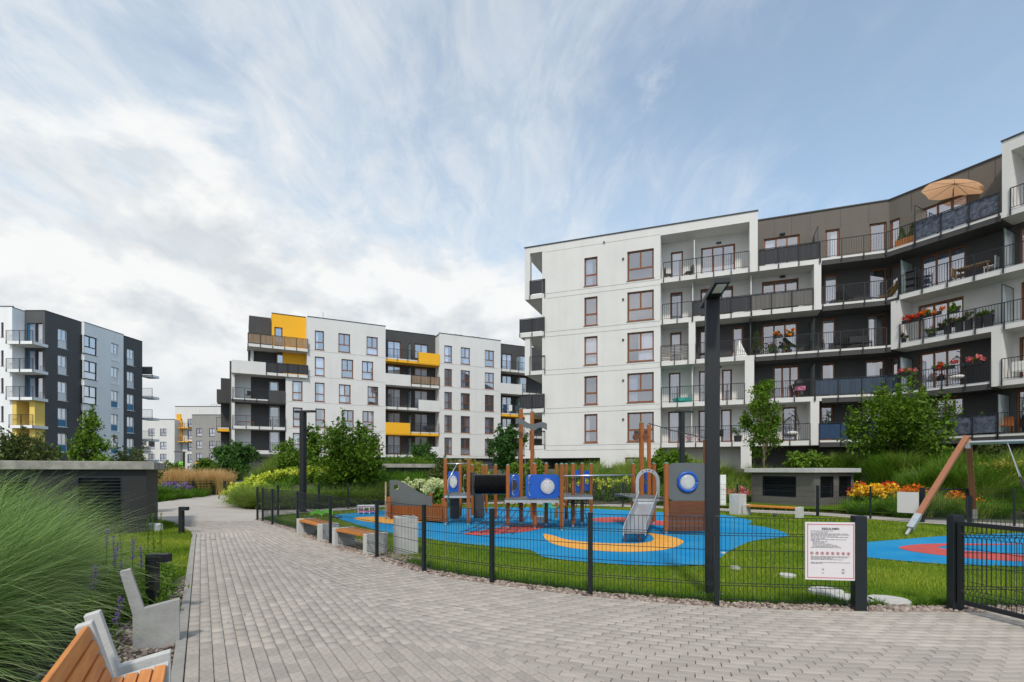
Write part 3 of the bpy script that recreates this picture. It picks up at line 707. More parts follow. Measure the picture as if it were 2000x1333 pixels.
# ---------------------------------------------------------------- long curved block on the right
FA = Frame((.98, 40.3), (.934, -.359)); FC = Frame((22.68, 31.96), (.491, -.871))
UB = float((np.array([22.68, 31.96])-FA.O)@FA.u); CL = 15.0
MA = FA.mat(); MC = FC.mat()
bld = thing('apartment_building', 'large curved white and brown apartment block on the right with rows of furnished balconies', 'apartment building')
I4 = Matrix.Identity(4)
Lw = MB(MA); u290 = FA.U(1290); uL = FA.U(1065); D = 1.5
holes = []; wins = []
sm = (FA.U(1141), FA.U(1167)); bg = (FA.U(1225), FA.U(1277))
for r_ in range(1, 6):
    z = LV[r_]+.14
    for (a, b), st in ((sm, 'S'), (bg, 'T')):
        holes.append((a, b, z, z+2.08)); wins.append((MA, a, z, b-a, 2.08, st, 0))
for r_ in range(1, 6):
    for zz, full in ((LV[r_]-.06, 1), (LV[r_]-.42, 1)): holes.append((uL+.02, u290, zz, zz+.035, .035))
holes.append((uL+.02, u290, ROOF-.56, ROOF-.532, .035))
ug = FA.U(1172); holes.append((0, ug, -1, 2.55)); holes.append((FA.U(1221), FA.U(1262), .6, 2.55)); wins.append((MA, FA.U(1221), .6, FA.U(1262)-FA.U(1221), 1.95, 'D2', 0))
wall(Lw, uL, u290, -.5, ROOF, 0, holes, 0)
# loggia corner: pillar, inner walls, body
for r_ in (5, 3, 1): Lw.box(0, .42, 0, .42, LV[r_], (LV[r_+1] if r_ < 5 else ROOF-.45)-.3+(.3 if r_ == 5 else 0))
Lw.box(0, uL, 0, 14, ROOF-.45, ROOF); Lw.box(0, uL, 0, 14, 2.55, 3.2)
Lw.box(uL-.25, uL, .01, 4.5, 3.2, ROOF-.45); Lw.box(0, uL, 4.5, 14, 3.2, ROOF-.45)
Lw.box(0, uL, 4.5, 14, -.5, 2.55, 1)
Lw.add([(uL-.2, 3.0, -.5), (u290, 3.0, -.5), (u290, 3.0, 2.55), (uL-.2, 3.0, 2.55)], [(0, 1, 2, 3)], 1)
Lw.build('wall', ['plaster_white', 'plaster_dark'], bld, fix=False)
for r_ in (5, 4, 3, 2, 1):
    e = 0 if r_ in (5, 3, 1) else -.35
    balcony(bld, MA, e, uL, LV[r_], -.0 if e == 0 else -.12, 4.5, under='soffit', rails=[((.42 if e == 0 else e), uL-.02, {5: 'cloth_dark', 4: 'cloth_dark', 3: 'bars', 2: 'cloth_dark', 1: 'bars'}[r_])])
for Mx_, a_, z_, w_, h_, st_, v_ in wins: window(bld, Mx_, a_, z_, w_, h_, st_)
# inner facade (v = D): colour zones per storey
cA = lambda px: FA.U(px, D); UBi = FA.U(1734, D)
PW, PD, PT = 'plaster_white', 'plaster_dark', 'plaster_taupe'
_a = FA.O+D*FA.v; _c = FC.O+D*FC.v; _s = np.linalg.solve(np.stack([FA.u, -FC.u], 1), _c-_a); UBi = float(_s[0]); vi0 = float(_s[1])   # where wing C's inner wall starts
ZA = {5: [(1290, 1472, PW), (1472, 1734, PT)], 4: [(1290, 1598, PW), (1598, 1734, PD)], 3: [(1290, 1351, PW), (1351, 1734, PD)], 2: [(1290, 1464, PW), (1464, 1734, PD)], 1: [(1290, 1592, PW), (1592, 1734, PD)], 0: [(1290, 1458, PW), (1458, 1734, PD)]}
ZC = {5: [(1734, 1962, PT), (1962, 9999, PW)], 4: [(1734, 9999, PD)], 3: [(1734, 1748, PD), (1748, 9999, PW)], 2: [(1734, 1946, PD), (1946, 9999, PW)], 1: [(1734, 9999, PD)], 0: [(1734, 9999, PD)]}
WA = {5: [(1310, 1334, 'D1'), (1369, 1436, 'D3'), (1492, 1562, 'D3'), (1612, 1640, 'D1'), (1698, 1732, 'D1')],
      4: [(1309, 1333, 'D1'), (1368, 1432, 'D3'), (1488, 1560, 'D3'), (1610, 1637, 'D1'), (1697, 1731, 'D1')],
      3: [(1309, 1331, 'D1'), (1366, 1386, 'D1'), (1430, 1452, 'D1'), (1488, 1558, 'D3'), (1605, 1633, 'D1'), (1694, 1730, 'D1')],
      2: [(1306, 1329, 'D1'), (1365, 1384, 'D1'), (1410, 1430, 'D1'), (1510, 1562, 'D3'), (1604, 1632, 'D1'), (1690, 1729, 'D1')],
      1: [(1305, 1328, 'D1'), (1364, 1384, 'D1'), (1408, 1429, 'D1'), (1528, 1556, 'D1'), (1602, 1628, 'D1'), (1688, 1728, 'D1')]}
WCc = {5: [(1738, 1758, 'D1'), (1800, 1890, 'D3'), (2010, 2060, 'D3')], 4: [(1738, 1756, 'D1'), (1798, 1886, 'D3'), (1990, 2050, 'D3')], 3: [(1738, 1752, 'D1'), (1793, 1882, 'D3'), (1994, 2050, 'D3')],
       2: [(1740, 1754, 'D1'), (1795, 1878, 'D3'), (1990, 2050, 'D3')], 1: [(1740, 1753, 'D1'), (1826, 1882, 'D3'), (1985, 2050, 'D3')]}
for fr_, Mx, ZZ, WW, wing in ((FA, MA, ZA, WA, 0), (FC, MC, ZC, WCc, 1)):
    for r_ in range(0, 6):
        z0 = LV[r_]-.3 if r_ else -.5; z1 = (LV[r_+1]-.3 if r_ < 5 else ROOF)
        hs = []
        for a, b, st in WW.get(r_, []):
            ua, ub = fr_.U(a, D), fr_.U(b, D); hz = 2.28 if st != 'D1' or True else 2.1
            hs.append((ua, ub, LV[r_]+.06, LV[r_]+.06+hz, st))
        for a, b, m in ZZ[r_]:
            ua = fr_.U(a, D) if a != 1734 else (UBi if wing == 0 else vi0); ub = fr_.U(b, D) if b not in (1734, 9999) else (UBi if b == 1734 else CL)
            mb = MB(Mx); wall(mb, ua, ub, z0, z1, D, [h[:4] for h in hs if h[0] >= ua-.01 and h[1] <= ub+.01])
            mb.build('wall', m, bld, fix=False)
        for h in hs: window(bld, Mx@Matrix.Translation((0, D, 0)), h[0], h[2], h[1]-h[0], h[3]-h[2], h[4], v=.10)
        if r_ == 5:       # panel joints in the set-back brown cladding: dark recessed strips
            mb = MB(Mx)
            for px in ((1512, 1546, 1583, 1642, 1697) if wing == 0 else (1780, 1892, 1944)):
                u_ = fr_.U(px, D); mb.box(u_-.012, u_+.012, D-.006, D+.02, LV[5]+2.4, ROOF-.05)
            mb.build('cladding_joint', 'coping', bld)
# roof, back, far sides
mb = MB(MA); mb.box(uL, UB+1, D+.02 if False else 1.62, 13.9, ROOF-.3, ROOF-.05); mb.box(uL, u290, .02, 1.62, ROOF-.3, ROOF-.05); mb.box(0, UB+3.5, 13.6, 13.9, -.5, ROOF); mb.build('roof', 'coping', bld)
mb = MB(MC); mb.box(vi0+.2, CL, 1.62, 13.9, ROOF-.3, ROOF-.05); mb.box(2, CL, 13.6, 13.9, -.5, ROOF); mb.build('roof', 'coping', bld)
mb = MB(MC); mb.box(CL, CL+.2, 0, 13.9, -.5, ROOF); mb.build('wall', PW, bld)
mb = MB(MA); mb.box(-.04, FA.U(1480)+.03, -.05, .25, ROOF, ROOF+.07); mb.box(FA.U(1480)+.03, UBi, D-.06, D+.25, ROOF, ROOF+.07); mb.box(-.04, .2, .25, 14, ROOF, ROOF+.07); mb.build('coping', 'coping', bld)
mb = MB(MC); mb.box(vi0-.1, FC.U(1955), D-.06, D+.25, ROOF, ROOF+.07); mb.box(FC.U(1955), CL, -.05, .25, ROOF, ROOF+.07); mb.build('coping', 'coping', bld)
# projecting white frames (fins and lintel)
mb = MB(MA)
def fin(fr, a, b, r_, top=None):
    z1 = (LV[r_+1]-.3) if r_ < 5 else ROOF-.0
    MB(MA if fr is FA else MC).box(fr.U(a), fr.U(b), 0.001, D, (LV[r_] if r_ else -.5), top or z1).build('white_fin', PW, bld)
fin(FA, 1464, 1480, 5); fin(FA, 1590, 1604, 4); fin(FA, 1345, 1358, 3); fin(FA, 1455, 1473, 2); fin(FA, 1583, 1600, 1); fin(FA, 1447, 1468, 0)
mb.box(u290, FA.U(1464), 0.001, D, ROOF-.62, ROOF)
mb.box(u290-.02, u290+.0, .001, D, -.5, ROOF)
mb.build('white_frame', PW, bld)
mb = MB(MC)
fin(FC, 1957, 1975, 5); fin(FC, 1740, 1757, 3); fin(FC, 1936, 1957, 2)
mb.box(FC.U(1975), CL, 0.001, D, ROOF-.62, ROOF)
mb.build('white_frame', PW, bld)
# slabs with railings; entries: px range, top material, lower band, railings
UA = FA.U; UC = FC.U
def S(M_, fr, a, b, r_, low, rails, under=None):
    ua = a if a < 100 else fr.U(a); ub = b if b < 100 else fr.U(b)
    balcony(bld, M_, ua, ub, LV[r_], 0, D+.05, low=low, rails=[((x if x < 100 else fr.U(x)), (y if y < 100 else fr.U(y)), t) for x, y, t in rails], under=under)
S(MA, FA, u290+.0, 1605, 5, None, [(1296, 1463, 'bars'), (1482, 1601, 'cloth_dark')])
S(MA, FA, 1605, UB, 5, PD, [(1602, UB, 'bars')])
S(MC, FC, 0.0, 1955, 5, PD, [(0, 1787, 'bars'), (1788, 1952, 'cloth_pattern')]); S(MC, FC, 1955, CL, 5, None, [(1974, CL, 'bars')])
S(MA, FA, u290, 1605, 4, None, [(1294, 1352, 'bars'), (1353, 1467, 'cloth_dark'), (1468, 1588, 'cloth_grey')])
S(MA, FA, 1605, UB, 4, PD, [(1607, UB, 'bars')]); S(MC, FC, 0.0, 1754, 4, PD, [(0, 1755, 'bars')]); S(MC, FC, 1754, CL, 4, None, [(1756, CL, 'bars')])
S(MA, FA, u290, 1475, 3, None, [(1291, 1344, 'wicker'), (1359, 1475, 'bars')]); S(MA, FA, 1475, UB, 3, PD, [(1475, UB, 'bars')])
S(MC, FC, 0.0, 1740, 3, PD, []); S(MC, FC, 1740, CL, 3, None, [(1758, CL, 'bars')])
S(MA, FA, u290, 1605, 2, None, [(1292, 1454, 'bars'), (1475, 1591, 'bars')], under=None); S(MA, FA, 1605, UB, 2, PD, [(1592, UB, 'cloth_blue')])
S(MC, FC, 0.0, 1936, 2, PD, [(0, 1755, 'cloth_blue'), (1756, 1935, 'bars')]); S(MC, FC, 1936, CL, 2, None, [(1957, CL, 'bars')])
S(MA, FA, u290, 1600, 1, None, [(1291, 1582, 'bars')]); S(MA, FA, 1600, UB, 1, PD, [(1600, UB, 'cloth_navy')]); S(MC, FC, 0.0, CL, 1, PD, [(0, 1949, 'cloth_pattern'), (1950, CL, 'bars')])
_P = [tuple(FC.W(0, 0).xy), tuple(FC.W(0, D+.05).xy), tuple(FC.W(vi0, D+.05).xy), tuple(FA.W(UB, D+.05).xy)]
for r_ in range(1, 6): MB().prism(_P, LV[r_]-.42, LV[r_]-.004).build('corner_slab', PD, bld)
for fr, Mx, px, r_ in ((FA, MA, 1598, 5), (FC, MC, 1786, 5), (FC, MC, 1758, 4), (FC, MC, 1960, 4), (FA, MA, 1591, 3), (FC, MC, 1956, 3), (FA, MA, 1591, 2), (FC, MC, 1757, 2), (FC, MC, 1948, 1)):
    screen(bld, Mx, fr.U(px), LV[r_], .05, D)
for fr, Mx, px, r_ in ((FA, MA, 1356, 5), (FA, MA, 1353, 4), (FA, MA, 1467, 4), (FA, MA, 1466, 3), (FA, MA, 1352, 2), (FA, MA, 1351, 1)):
    u_ = fr.U(px, .4); mb = MB(Mx); mb.box(u_-.03, u_+.03, .4, D, LV[r_], LV[r_]+2.55); mb.build('partition', 'plaster_white' if r_ != 3 else 'plaster_dark', bld)
# small wall fittings: cowls beside the big windows, lamps over the doors, aerial
fit = MB(MA)
for r_ in range(1, 6): fit.cyl((bg[0]-.28, -.09, LV[r_]+1.75), (bg[0]-.28, 0, LV[r_]+1.75), .07, .07, 8)
fit.cyl((FA.U(1180), -.10, 18.1), (FA.U(1180), 0, 18.1), .06, .06, 8)
for r_ in range(1, 6):
    for px in (1404, 1528): fit.box(FA.U(px, D)-.16, FA.U(px, D)+.16, D-.16, D, LV[r_]+2.45, LV[r_]+2.53)
fit.build('wall_fitting', 'louvre', bld, fix=False)
MB(MA).cyl((FA.U(1556), 4, ROOF), (FA.U(1556), 4, ROOF+2.1), .02, .01, 5).build('aerial', 'galv', bld)

# ---------------------------------------------------------------- middle block
FM = Frame((-22.56, 58.1), (.889, .458)); MM = FM.mat()
mid = thing('apartment_building', 'white and dark grey apartment block in the middle with yellow balcony panels', 'apartment building')
U = FM.U; rowsz = {r_: LV[r_]+.12 for r_ in LV}
def rows(parent, M_, fr, lst, v=0., frame='dark_frame', h=2.1, hol=None, **kw):
    for r_, items in lst.items():
        for a, b, st in items:
            ua, ub = fr.U(a, v), fr.U(b, v); z = LV[r_]+.12
            hh = 2.28 if st[0] == 'D' else h
            hol.append((ua, ub, z, z+hh)); window(parent, M_@Matrix.Translation((0, v, 0)), ua, z, ub-ua, hh, st, frame, **kw)
h1 = []; MW = {5: [(615, 633, 'S'), (661, 684, 'T'), (716, 738, 'T')], 4: [(615, 634, 'S'), (667, 690, 'T'), (707, 729, 'T')], 3: [(571, 591, 'S'), (615, 634, 'S'), (662, 685, 'T'), (718, 739, 'T')],
     2: [(572, 591, 'S'), (616, 635, 'S'), (668, 691, 'T'), (708, 730, 'T')], 1: [(572, 592, 'S'), (616, 635, 'S'), (662, 686, 'T'), (718, 740, 'T')]}
rows(mid, MM, FM, MW, hol=h1, frame='brown_frame')
h2 = []; rows(mid, MM, FM, {r_: [(868, 883, 'S'), (900, 918, 'T'), (947, 965, 'T')] for r_ in range(1, 6)}, hol=h2, frame='brown_frame')
mb = MB(MM); z3 = LV[4]-.3
jn = lambda a, b: [(a+.02, b-.02, LV[r_]-.09, LV[r_]-.05, .035) for r_ in range(1, 6)]
wall(mb, 0, U(753), z3, ROOF, 0, [h for h in h1 if h[2] > z3]+[h for h in jn(0, U(753)) if h[2] > z3])
wall(mb, U(558), U(753), 3.2, z3, 0, [h for h in h1 if h[2] < z3]+[h for h in jn(U(558), U(753)) if h[2] < z3])
wall(mb, U(858), U(978), 3.2, ROOF, 0, h2+jn(U(858), U(978)))
mb.add([(U(858), 0, 3.2), (U(858), D, 3.2), (U(858), D, ROOF), (U(858), 0, ROOF)], [(0, 1, 2, 3)]); mb.add([(U(978), 0, 3.2), (U(978), D, 3.2), (U(978), D, ROOF), (U(978), 0, ROOF)], [(0, 1, 2, 3)]); mb.add([(U(753), 0, 3.2), (U(753), D, 3.2), (U(753), D, ROOF), (U(753), 0, ROOF)], [(0, 1, 2, 3)])
mb.box(U(452), U(452)+.3, 0, 12, -.5, LV[4]+1.0)
mb.add([(0, 0, z3), (0, 2.6, z3), (0, 2.6, ROOF), (0, 0, ROOF)], [(0, 1, 2, 3)])
wall(mb, U(452)+.3, U(490, 1.6), LV[1], z3, 1.6)
mb.box(-.02, 0, 0, 6, LV[4], ROOF)
mb.build('wall', PW, mid, fix=False)
# recessed dark bays
for (a, b), ww in (((753, 858), [(757, 783, 'D2'), (810, 836, 'D2')]), ((978, 1100), [(981, 1000, 'D2'), (1012, 1030, 'D1')])):
    hh = []; rows(mid, MM, FM, {r_: ww for r_ in range(1, 6)}, v=D, hol=hh, frame='brown_frame')
    mb = MB(MM); wall(mb, U(a), U(b) if b < 1000 else 34, 3.2, ROOF, D, hh); mb.build('wall', PD, mid, fix=False)
hh = []; rows(mid, MM, FM, {3: [(526, 544, 'S')], 2: [(526, 546, 'D1')], 1: [(526, 546, 'D1')]}, v=1.6, hol=hh, frame='white_frame')
mb = MB(MM); wall(mb, U(490, 1.6), U(558), LV[1]-.3, z3, 1.6, hh); mb.add([(U(558), 0, LV[1]), (U(558), 1.6, LV[1]), (U(558), 1.6, z3), (U(558), 0, z3)], [(0, 1, 2, 3)])
mb.box(U(487), U(531), 1.9, 7, LV[5], ROOF-.15); wall(mb, U(487), U(555), LV[4], LV[5]-.3, 1.9)
mb.box(U(452), 34, .35, .5, -.5, 3.2); mb.box(U(452), 34, .4, 12, 3.19, 3.2)
mb.box(U(452)-.2, U(452), 2, 12, -.5, LV[4]+1.3); mb.box(U(452)-1.1, U(452)-.21, 4.6, 12, -.5, LV[4]-.2)
mb.build('wall', PD, mid, fix=False)
hh = []; rows(mid, MM, FM, {5: [(536, 552, 'D1')], 4: [(540, 556, 'D1')]}, v=1.2, hol=hh, frame='brown_frame')
mb = MB(MM); wall(mb, U(531, 1.2), 0, LV[5]-.3, ROOF+.2, 1.2, hh); wall(mb, U(552, 1.2), 0, LV[4], LV[5]-.3, 1.2, []); mb.add([(U(531, 1.2), 1.2, LV[5]), (U(531, 1.2), 6, LV[5]), (U(531, 1.2), 6, ROOF+.2), (U(531, 1.2), 1.2, ROOF+.2)], [(0, 1, 2, 3)]); mb.box(U(531, 1.2), 0, 1.3, 6, ROOF+.1, ROOF+.2)
mb.build('wall', 'plaster_yellow', mid, fix=False)
mb = MB(MM); mb.box(0, U(753), .02, 12, ROOF-.25, ROOF-.05); mb.box(U(753), U(858), 1.52, 12, ROOF-.35, ROOF-.12); mb.box(U(858), U(978), .02, 12, ROOF-.25, ROOF-.05); mb.box(U(978), 34, 1.52, 12, ROOF-.35, ROOF-.12)
mb.box(0, U(753)+.03, -.04, .2, ROOF, ROOF+.07); mb.box(U(858)-.03, U(978)+.03, -.04, .2, ROOF, ROOF+.07); mb.box(U(753)+.03, U(858)-.03, D-.04, D+.2, ROOF, ROOF+.06); mb.box(U(978)+.03, 34, D-.04, D+.2, ROOF, ROOF+.06)
mb.box(U(452), -.02, 1.7, 12, LV[4]+.0, LV[4]+.02); mb.box(U(487), 34, 11.8, 12, -.5, ROOF); mb.box(U(452), U(487), 11.8, 12, -.5, LV[4])
mb.box(U(531, 1.2)-.03, 0, 1.16, 1.35, ROOF+.2, ROOF+.27)
mb.build('roof', 'coping', mid, fix=False)
for k_ in range(4):              # roof ladders/hoops and a domed vent
    u_ = U((888, 897, 921, 931)[k_], 3); mb = MB(MM); w_ = .45
    for s_ in (0, w_): mb.cyl((u_+s_, 3, ROOF), (u_+s_, 3, ROOF+.95), .03, .03, 5)
    for q in (.35, .65, .95): mb.cyl((u_, 3, ROOF+q), (u_+w_, 3, ROOF+q), .025, .025, 5)
    mb.build('roof_hoop', 'galv', mid)
mb = MB(MM); mb.sph((U(672, 3), 3, ROOF), .7, 12, 5, half=True, sc=(1, 1, .75)); mb.cyl((U(631, 3), 3, ROOF), (U(631, 3), 3, ROOF+1.6), .02, .02, 5); mb.build('roof_vent', 'louvre', mid)
bl = lambda a, b, r_, rails, **k_: balcony(mid, MM, a if a < 100 else U(a), b if b < 100 else U(b), LV[r_], k_.pop('v0', -.05), 1.6, rails=[((x if x < 100 else U(x)), (y if y < 100 else U(y)), t) for x, y, t in rails], **k_)
g = .22
bl(U(753)+.0, U(858)+.0, 5, [(755, 816, 'bars'), (817, 859, 'yellow')], low='plaster_yellow')
bl(753, 858, 4, [(753, 802, 'cool'), (803, 858, 'slat_wood')])
bl(753, 858, 3, [(755, 816, 'bars'), (817, 859, 'cool')])
bl(753, 858, 2, [(753, 801, 'yellow'), (802, 857, 'bars')], low='plaster_yellow')
bl(753, 858, 1, [(755, 816, 'bars'), (817, 859, 'cool')])
bl(978, 34, 5, [(979, 1060, 'bars')]); bl(978, 34, 4, [(978, 1019, 'cool'), (1020, 1060, 'bars')]); bl(978, 34, 3, [(979, 1060, 'bars')], low='plaster_yellow')
bl(978, 34, 2, [(978, 1019, 'cool'), (1020, 1060, 'bars')]); bl(978, 34, 1, [(979, 1060, 'bars')])
for r_ in range(1, 6): screen(mid, MM, U(803, .3), LV[r_], .3, D-.05); screen(mid, MM, U(1016, .3), LV[r_], .3, D-.05)
balcony(mid, MM, U(483), .1, LV[5], -.3, 2.5, rails=[(U(484), .05, 'slat_wood')])
balcony(mid, MM, U(452), .1, LV[4], -.3, 2.5, rails=[(U(453), U(519), 'cool'), (U(520), .05, 'cloth_dark')])
balcony(mid, MM, U(452), U(558)-.02, LV[3], -.1, 1.6, low=PD, rails=[(U(454), U(524), 'bars'), (U(525), U(557), 'dark')])
balcony(mid, MM, U(452), U(558)-.02, LV[2], -.1, 1.6, rails=[(U(454), U(557), 'bars')])
balcony(mid, MM, U(452), U(558)-.02, LV[1], -.1, 1.6, low=PD, rails=[(U(454), U(557), 'bars')])
mb = MB(MM)
mb.box(U(490), U(490)+.3, 1.5, 1.9, LV[4], LV[5]-.3); mb.build('wall', PW, mid)
for zz, m, ty in ((LV[3]+.2, PD, 'dark'), (LV[2], 'plaster_white', 'bars'), (LV[1]+.2, PD, 'bars')):
    balcony(mid, MM, U(452)-1.45, U(452)-.2, zz, 3.2, 6, top=m, low=('plaster_yellow' if zz == LV[2] else None), rails=[(U(452)-1.45, U(452)-.25, ty)])

# ---------------------------------------------------------------- left block
FS = Frame((-49.6, 56.0), (.066, .998)); MS = FS.mat()
lef = thing('apartment_building', 'dark slate and white apartment block at the left edge with blue doors and corner balconies', 'apartment building')
hD, hW, hE = [], [], []
for r_ in range(1, 6):
    pn = 'curtain' if False else None
    blue = 'blue_panel' if r_ <= 3 else 'plaster_cool'
    for a, b, hol, v_ in ((113, 132, hD, 0), (217, 232, hW, -.35), (248, 263, hE, 0)):
        ua, ub = FS.U(a, v_), FS.U(b, v_); z = LV[r_]+.12; hol.append((ua, ub, z, z+2.1)); window(lef, MS@Matrix.Translation((0, v_, 0)), ua, z, ub-ua, 2.1, 'T', 'white_frame', panel=('blue_panel' if r_ <= (3 if a == 248 else 2 if a == 113 else 3) else 'plaster_cool'))
    ua, ub = FS.U(163, -.35), FS.U(190, -.35); z = LV[r_]+.12; hW.append((ua, ub, z, z+2.1)); window(lef, MS@Matrix.Translation((0, -.35, 0)), ua, z, ub-ua, 2.1, 'T', 'dark_frame')
e1, e2, e3 = FS.U(159), FS.U(236), FS.U(278)
mb = MB(MS); wall(mb, 0, e1, -.5, ROOF, 0, hD); wall(mb, e2, e3, -.5, ROOF, 0, hE)
mb.add([(e3, 0, -.5), (e3, 12, -.5), (e3, 12, ROOF), (e3, 0, ROOF)], [(3, 2, 1, 0)])
mb.build('wall', 'plaster_slate', lef, fix=False)
mb = MB(MS); wall(mb, e1, e2, -.5, ROOF, -.35, hW)
mb.add([(e1, -.35, -.5), (e1, 0, -.5), (e1, 0, ROOF), (e1, -.35, ROOF)], [(0, 1, 2, 3)])
mb.build('wall', 'plaster_cool', lef, fix=False)
# corner bay facing the camera, and the white front volume
FF = Frame((-70, 56.0), (1, 0)); MF = FF.mat(); xw = -51.75+70; xe = -49.6+70
hs = []
for r_ in range(1, 6):
    for a, b, st, fm in ((53, 68, 'D1', 'blue_panel'), (69.5, 83, 'D1', 'dark_frame')):
        ua, ub = FF.U(a), FF.U(b); z = LV[r_]+.05; hs.append((ua, ub, z, z+2.3))
        window(lef, MF, ua, z, ub-ua, 2.3, st, 'blue_panel' if a == 53 else 'dark_frame', curtain=4 if a == 53 else 0)
for z0, z1, m in ((-.5, LV[1], 'plaster_lemon'), (LV[1], LV[3]-.3, 'plaster_lemon'), (LV[3]-.3, ROOF, 'plaster_slate')):
    mb = MB(MF); wall(mb, xw, xe, z0, z1, 0, [h for h in hs if z0 <= h[2] < z1]); mb.build('wall', m, lef, fix=False)
mb = MB(MF); mb.box(xw, xw+.45, -1.4, 0, -.5, LV[3]-.3); mb.box(xe-.55, xe, -1.2, -.001, -.5, LV[3]-.3); mb.build('wall', 'plaster_lemon', lef)
h5 = []
for r_ in range(1, 6):
    for a, b in ((-16, -4), (-6+8, 7)):
        v_ = -1.4; ua, ub = FF.U(a, v_), FF.U(b, v_); z = LV[r_]+.5
        if r_ % 2: h5.append((ua, ub, z, z+1.5)); window(lef, MF@Matrix.Translation((0, v_, 0)), ua, z, ub-ua, 1.5, 'S', 'dark_frame')
        else: h5.append((ua, ub, z-.1, z+1.5)); window(lef, MF@Matrix.Translation((0, v_, 0)), ua, z-.1, ub-ua, 1.6, 'S', 'dark_frame')
mb = MB(MF); wall(mb, 8, xw, -.5, ROOF, -1.4, h5); mb.add([(xw, -1.4, -.5), (xw, 0, -.5), (xw, 0, ROOF), (xw, -1.4, ROOF)], [(3, 2, 1, 0)]); mb.build('wall', 'plaster_cool', lef, fix=False)
mb = MB(MF); mb.box(8, xw, -1.38, 12, ROOF-.1, ROOF-.02); mb.box(xw, xe, .02, 12, ROOF-.1, ROOF-.02); mb.box(8, xw+.04, -1.44, -1.2, ROOF, ROOF+.07); mb.box(xw+.04, xe, -.04, .2, ROOF, ROOF+.07); mb.build('roof', 'coping', lef)
mb = MB(MS); mb.box(0, e3, .02, 11, ROOF-.1, ROOF-.02); mb.box(0, e1, -.04, .2, ROOF, ROOF+.07); mb.box(e1, e2, -.39, -.1, ROOF+.0, ROOF+.07); mb.box(e2, e3, -.04, .2, ROOF, ROOF+.07); mb.build('roof', 'coping', lef)
for r_ in range(2, 6):
    balcony(lef, MF, xw-.25 if r_ > 2 else xw, xe+.35, LV[r_], -1.75, 0, top='plaster_cool', rails=[(xw-.25 if r_ > 2 else xw+.05, xe+.35, 'bars')])
balcony(lef, MF, xw, xe+.2, LV[1], -1.5, 0, top='plaster_cool', rails=[(xw, xe+.2, 'bars')])
for r_ in range(1, 6):          # balconies beyond the far end, seen past the corner
    balcony(lef, Frame((-49.95, 71.2), (1, 0)).mat(), 0, 1.40, LV[r_]-.4, 0, 1.4, top='plaster_cool', rails=[(0, 1.40, 'cloth_grey' if r_ == 5 else 'bars')])

# ---------------------------------------------------------------- small far blocks between them
def far_block(label, x0, x1, Y, ztop, wallm, cols, rowz, ww, wh, frame='dark_frame', extra=None, depth=12):
    t = thing('apartment_building', label, 'apartment building'); fr = Frame((0, Y), (1, 0)); M_ = fr.mat(); hs = []
    for z in rowz:
        for c in cols: hs.append((c-ww/2, c+ww/2, z, z+wh)); window(t, M_, c-ww/2, z, ww, wh, 'T', frame, curtain=random.choice([None, 0, 3, 4]))
    mb = MB(M_); wall(mb, x0, x1, -1, ztop, 0, hs); mb.box(x0, x1, depth-.2, depth, -1, ztop)
    for x in (x0, x1): mb.add([(x, 0, -1), (x, depth, -1), (x, depth, ztop), (x, 0, ztop)], [(0, 1, 2, 3)])
    mb.build('wall', wallm, t, fix=False)
    MB(M_).box(x0, x1, .02, depth, ztop-.1, ztop-.03).box(x0-.05, x1+.05, -.06, .2, ztop, ztop+.15).build('roof', 'coping', t)
    return t, M_
X_ = lambda px, Y: (px-1000)/F*Y
t, M_ = far_block('low white apartment block far behind the orange grasses', X_(262, 140), X_(341, 140), 140, 15.2, PW, [X_(296, 140), X_(319, 140)], [1.0, 4.2, 7.4, 10.9], 1.7, 1.9)
balcony(t, M_, X_(264, 140), X_(301, 140)-1, 8.2, -1.5, 0, rails=[(X_(264, 140), X_(301, 140)-1, 'cloth_grey')])
t, M_ = far_block('tall white far block with orange balconies and rooftop railings', X_(342, 143), X_(452, 143), 143, 19.0, PW, [X_(350, 143), X_(372, 143)], [.6, 3.8, 7.0, 10.2, 13.4], 1.6, 2.3)
mb = MB(M_); mb.box(X_(341, 143), X_(357, 143), -.6, -.05, 10.0, 15.3); mb.box(X_(346, 143), X_(354, 143), -.3, -.05, 15.3, 17.0); mb.build('wall', 'plaster_yellow', t)
for z in (9.6, 13.3): balcony(t, M_, X_(352, 143), X_(375, 143), z, -1.6, 0, top='plaster_yellow', rails=[(X_(352, 143), X_(375, 143), 'bars')])
mb = MB(M_)
for k_ in range(9): x = X_(400, 143)+k_*.75; mb.cyl((x, 3, 18.9), (x, 3, 20.1+.5*(k_ > 5)), .05, .05, 5)
mb.box(X_(400, 143), X_(400, 143)+6, 2.97, 3.03, 20.0, 20.08); mb.build('roof_railing', 'galv', t)
t, M_ = far_block('light grey far block with square windows, partly behind a round tree', X_(375, 139), X_(450, 139), 139, 16.3, 'plaster_grey', [X_(389, 139), X_(414, 139), X_(439, 139)], [.9, 4.1, 7.4, 10.7], 1.5, 2.1)
mb = MB(M_)
for px in (389, 414): mb.box(X_(px, 139)-1, X_(px, 139)+1, -.12, -.01, 3.5, 3.95)
mb.build('yellow_sill', 'plaster_yellow', t)
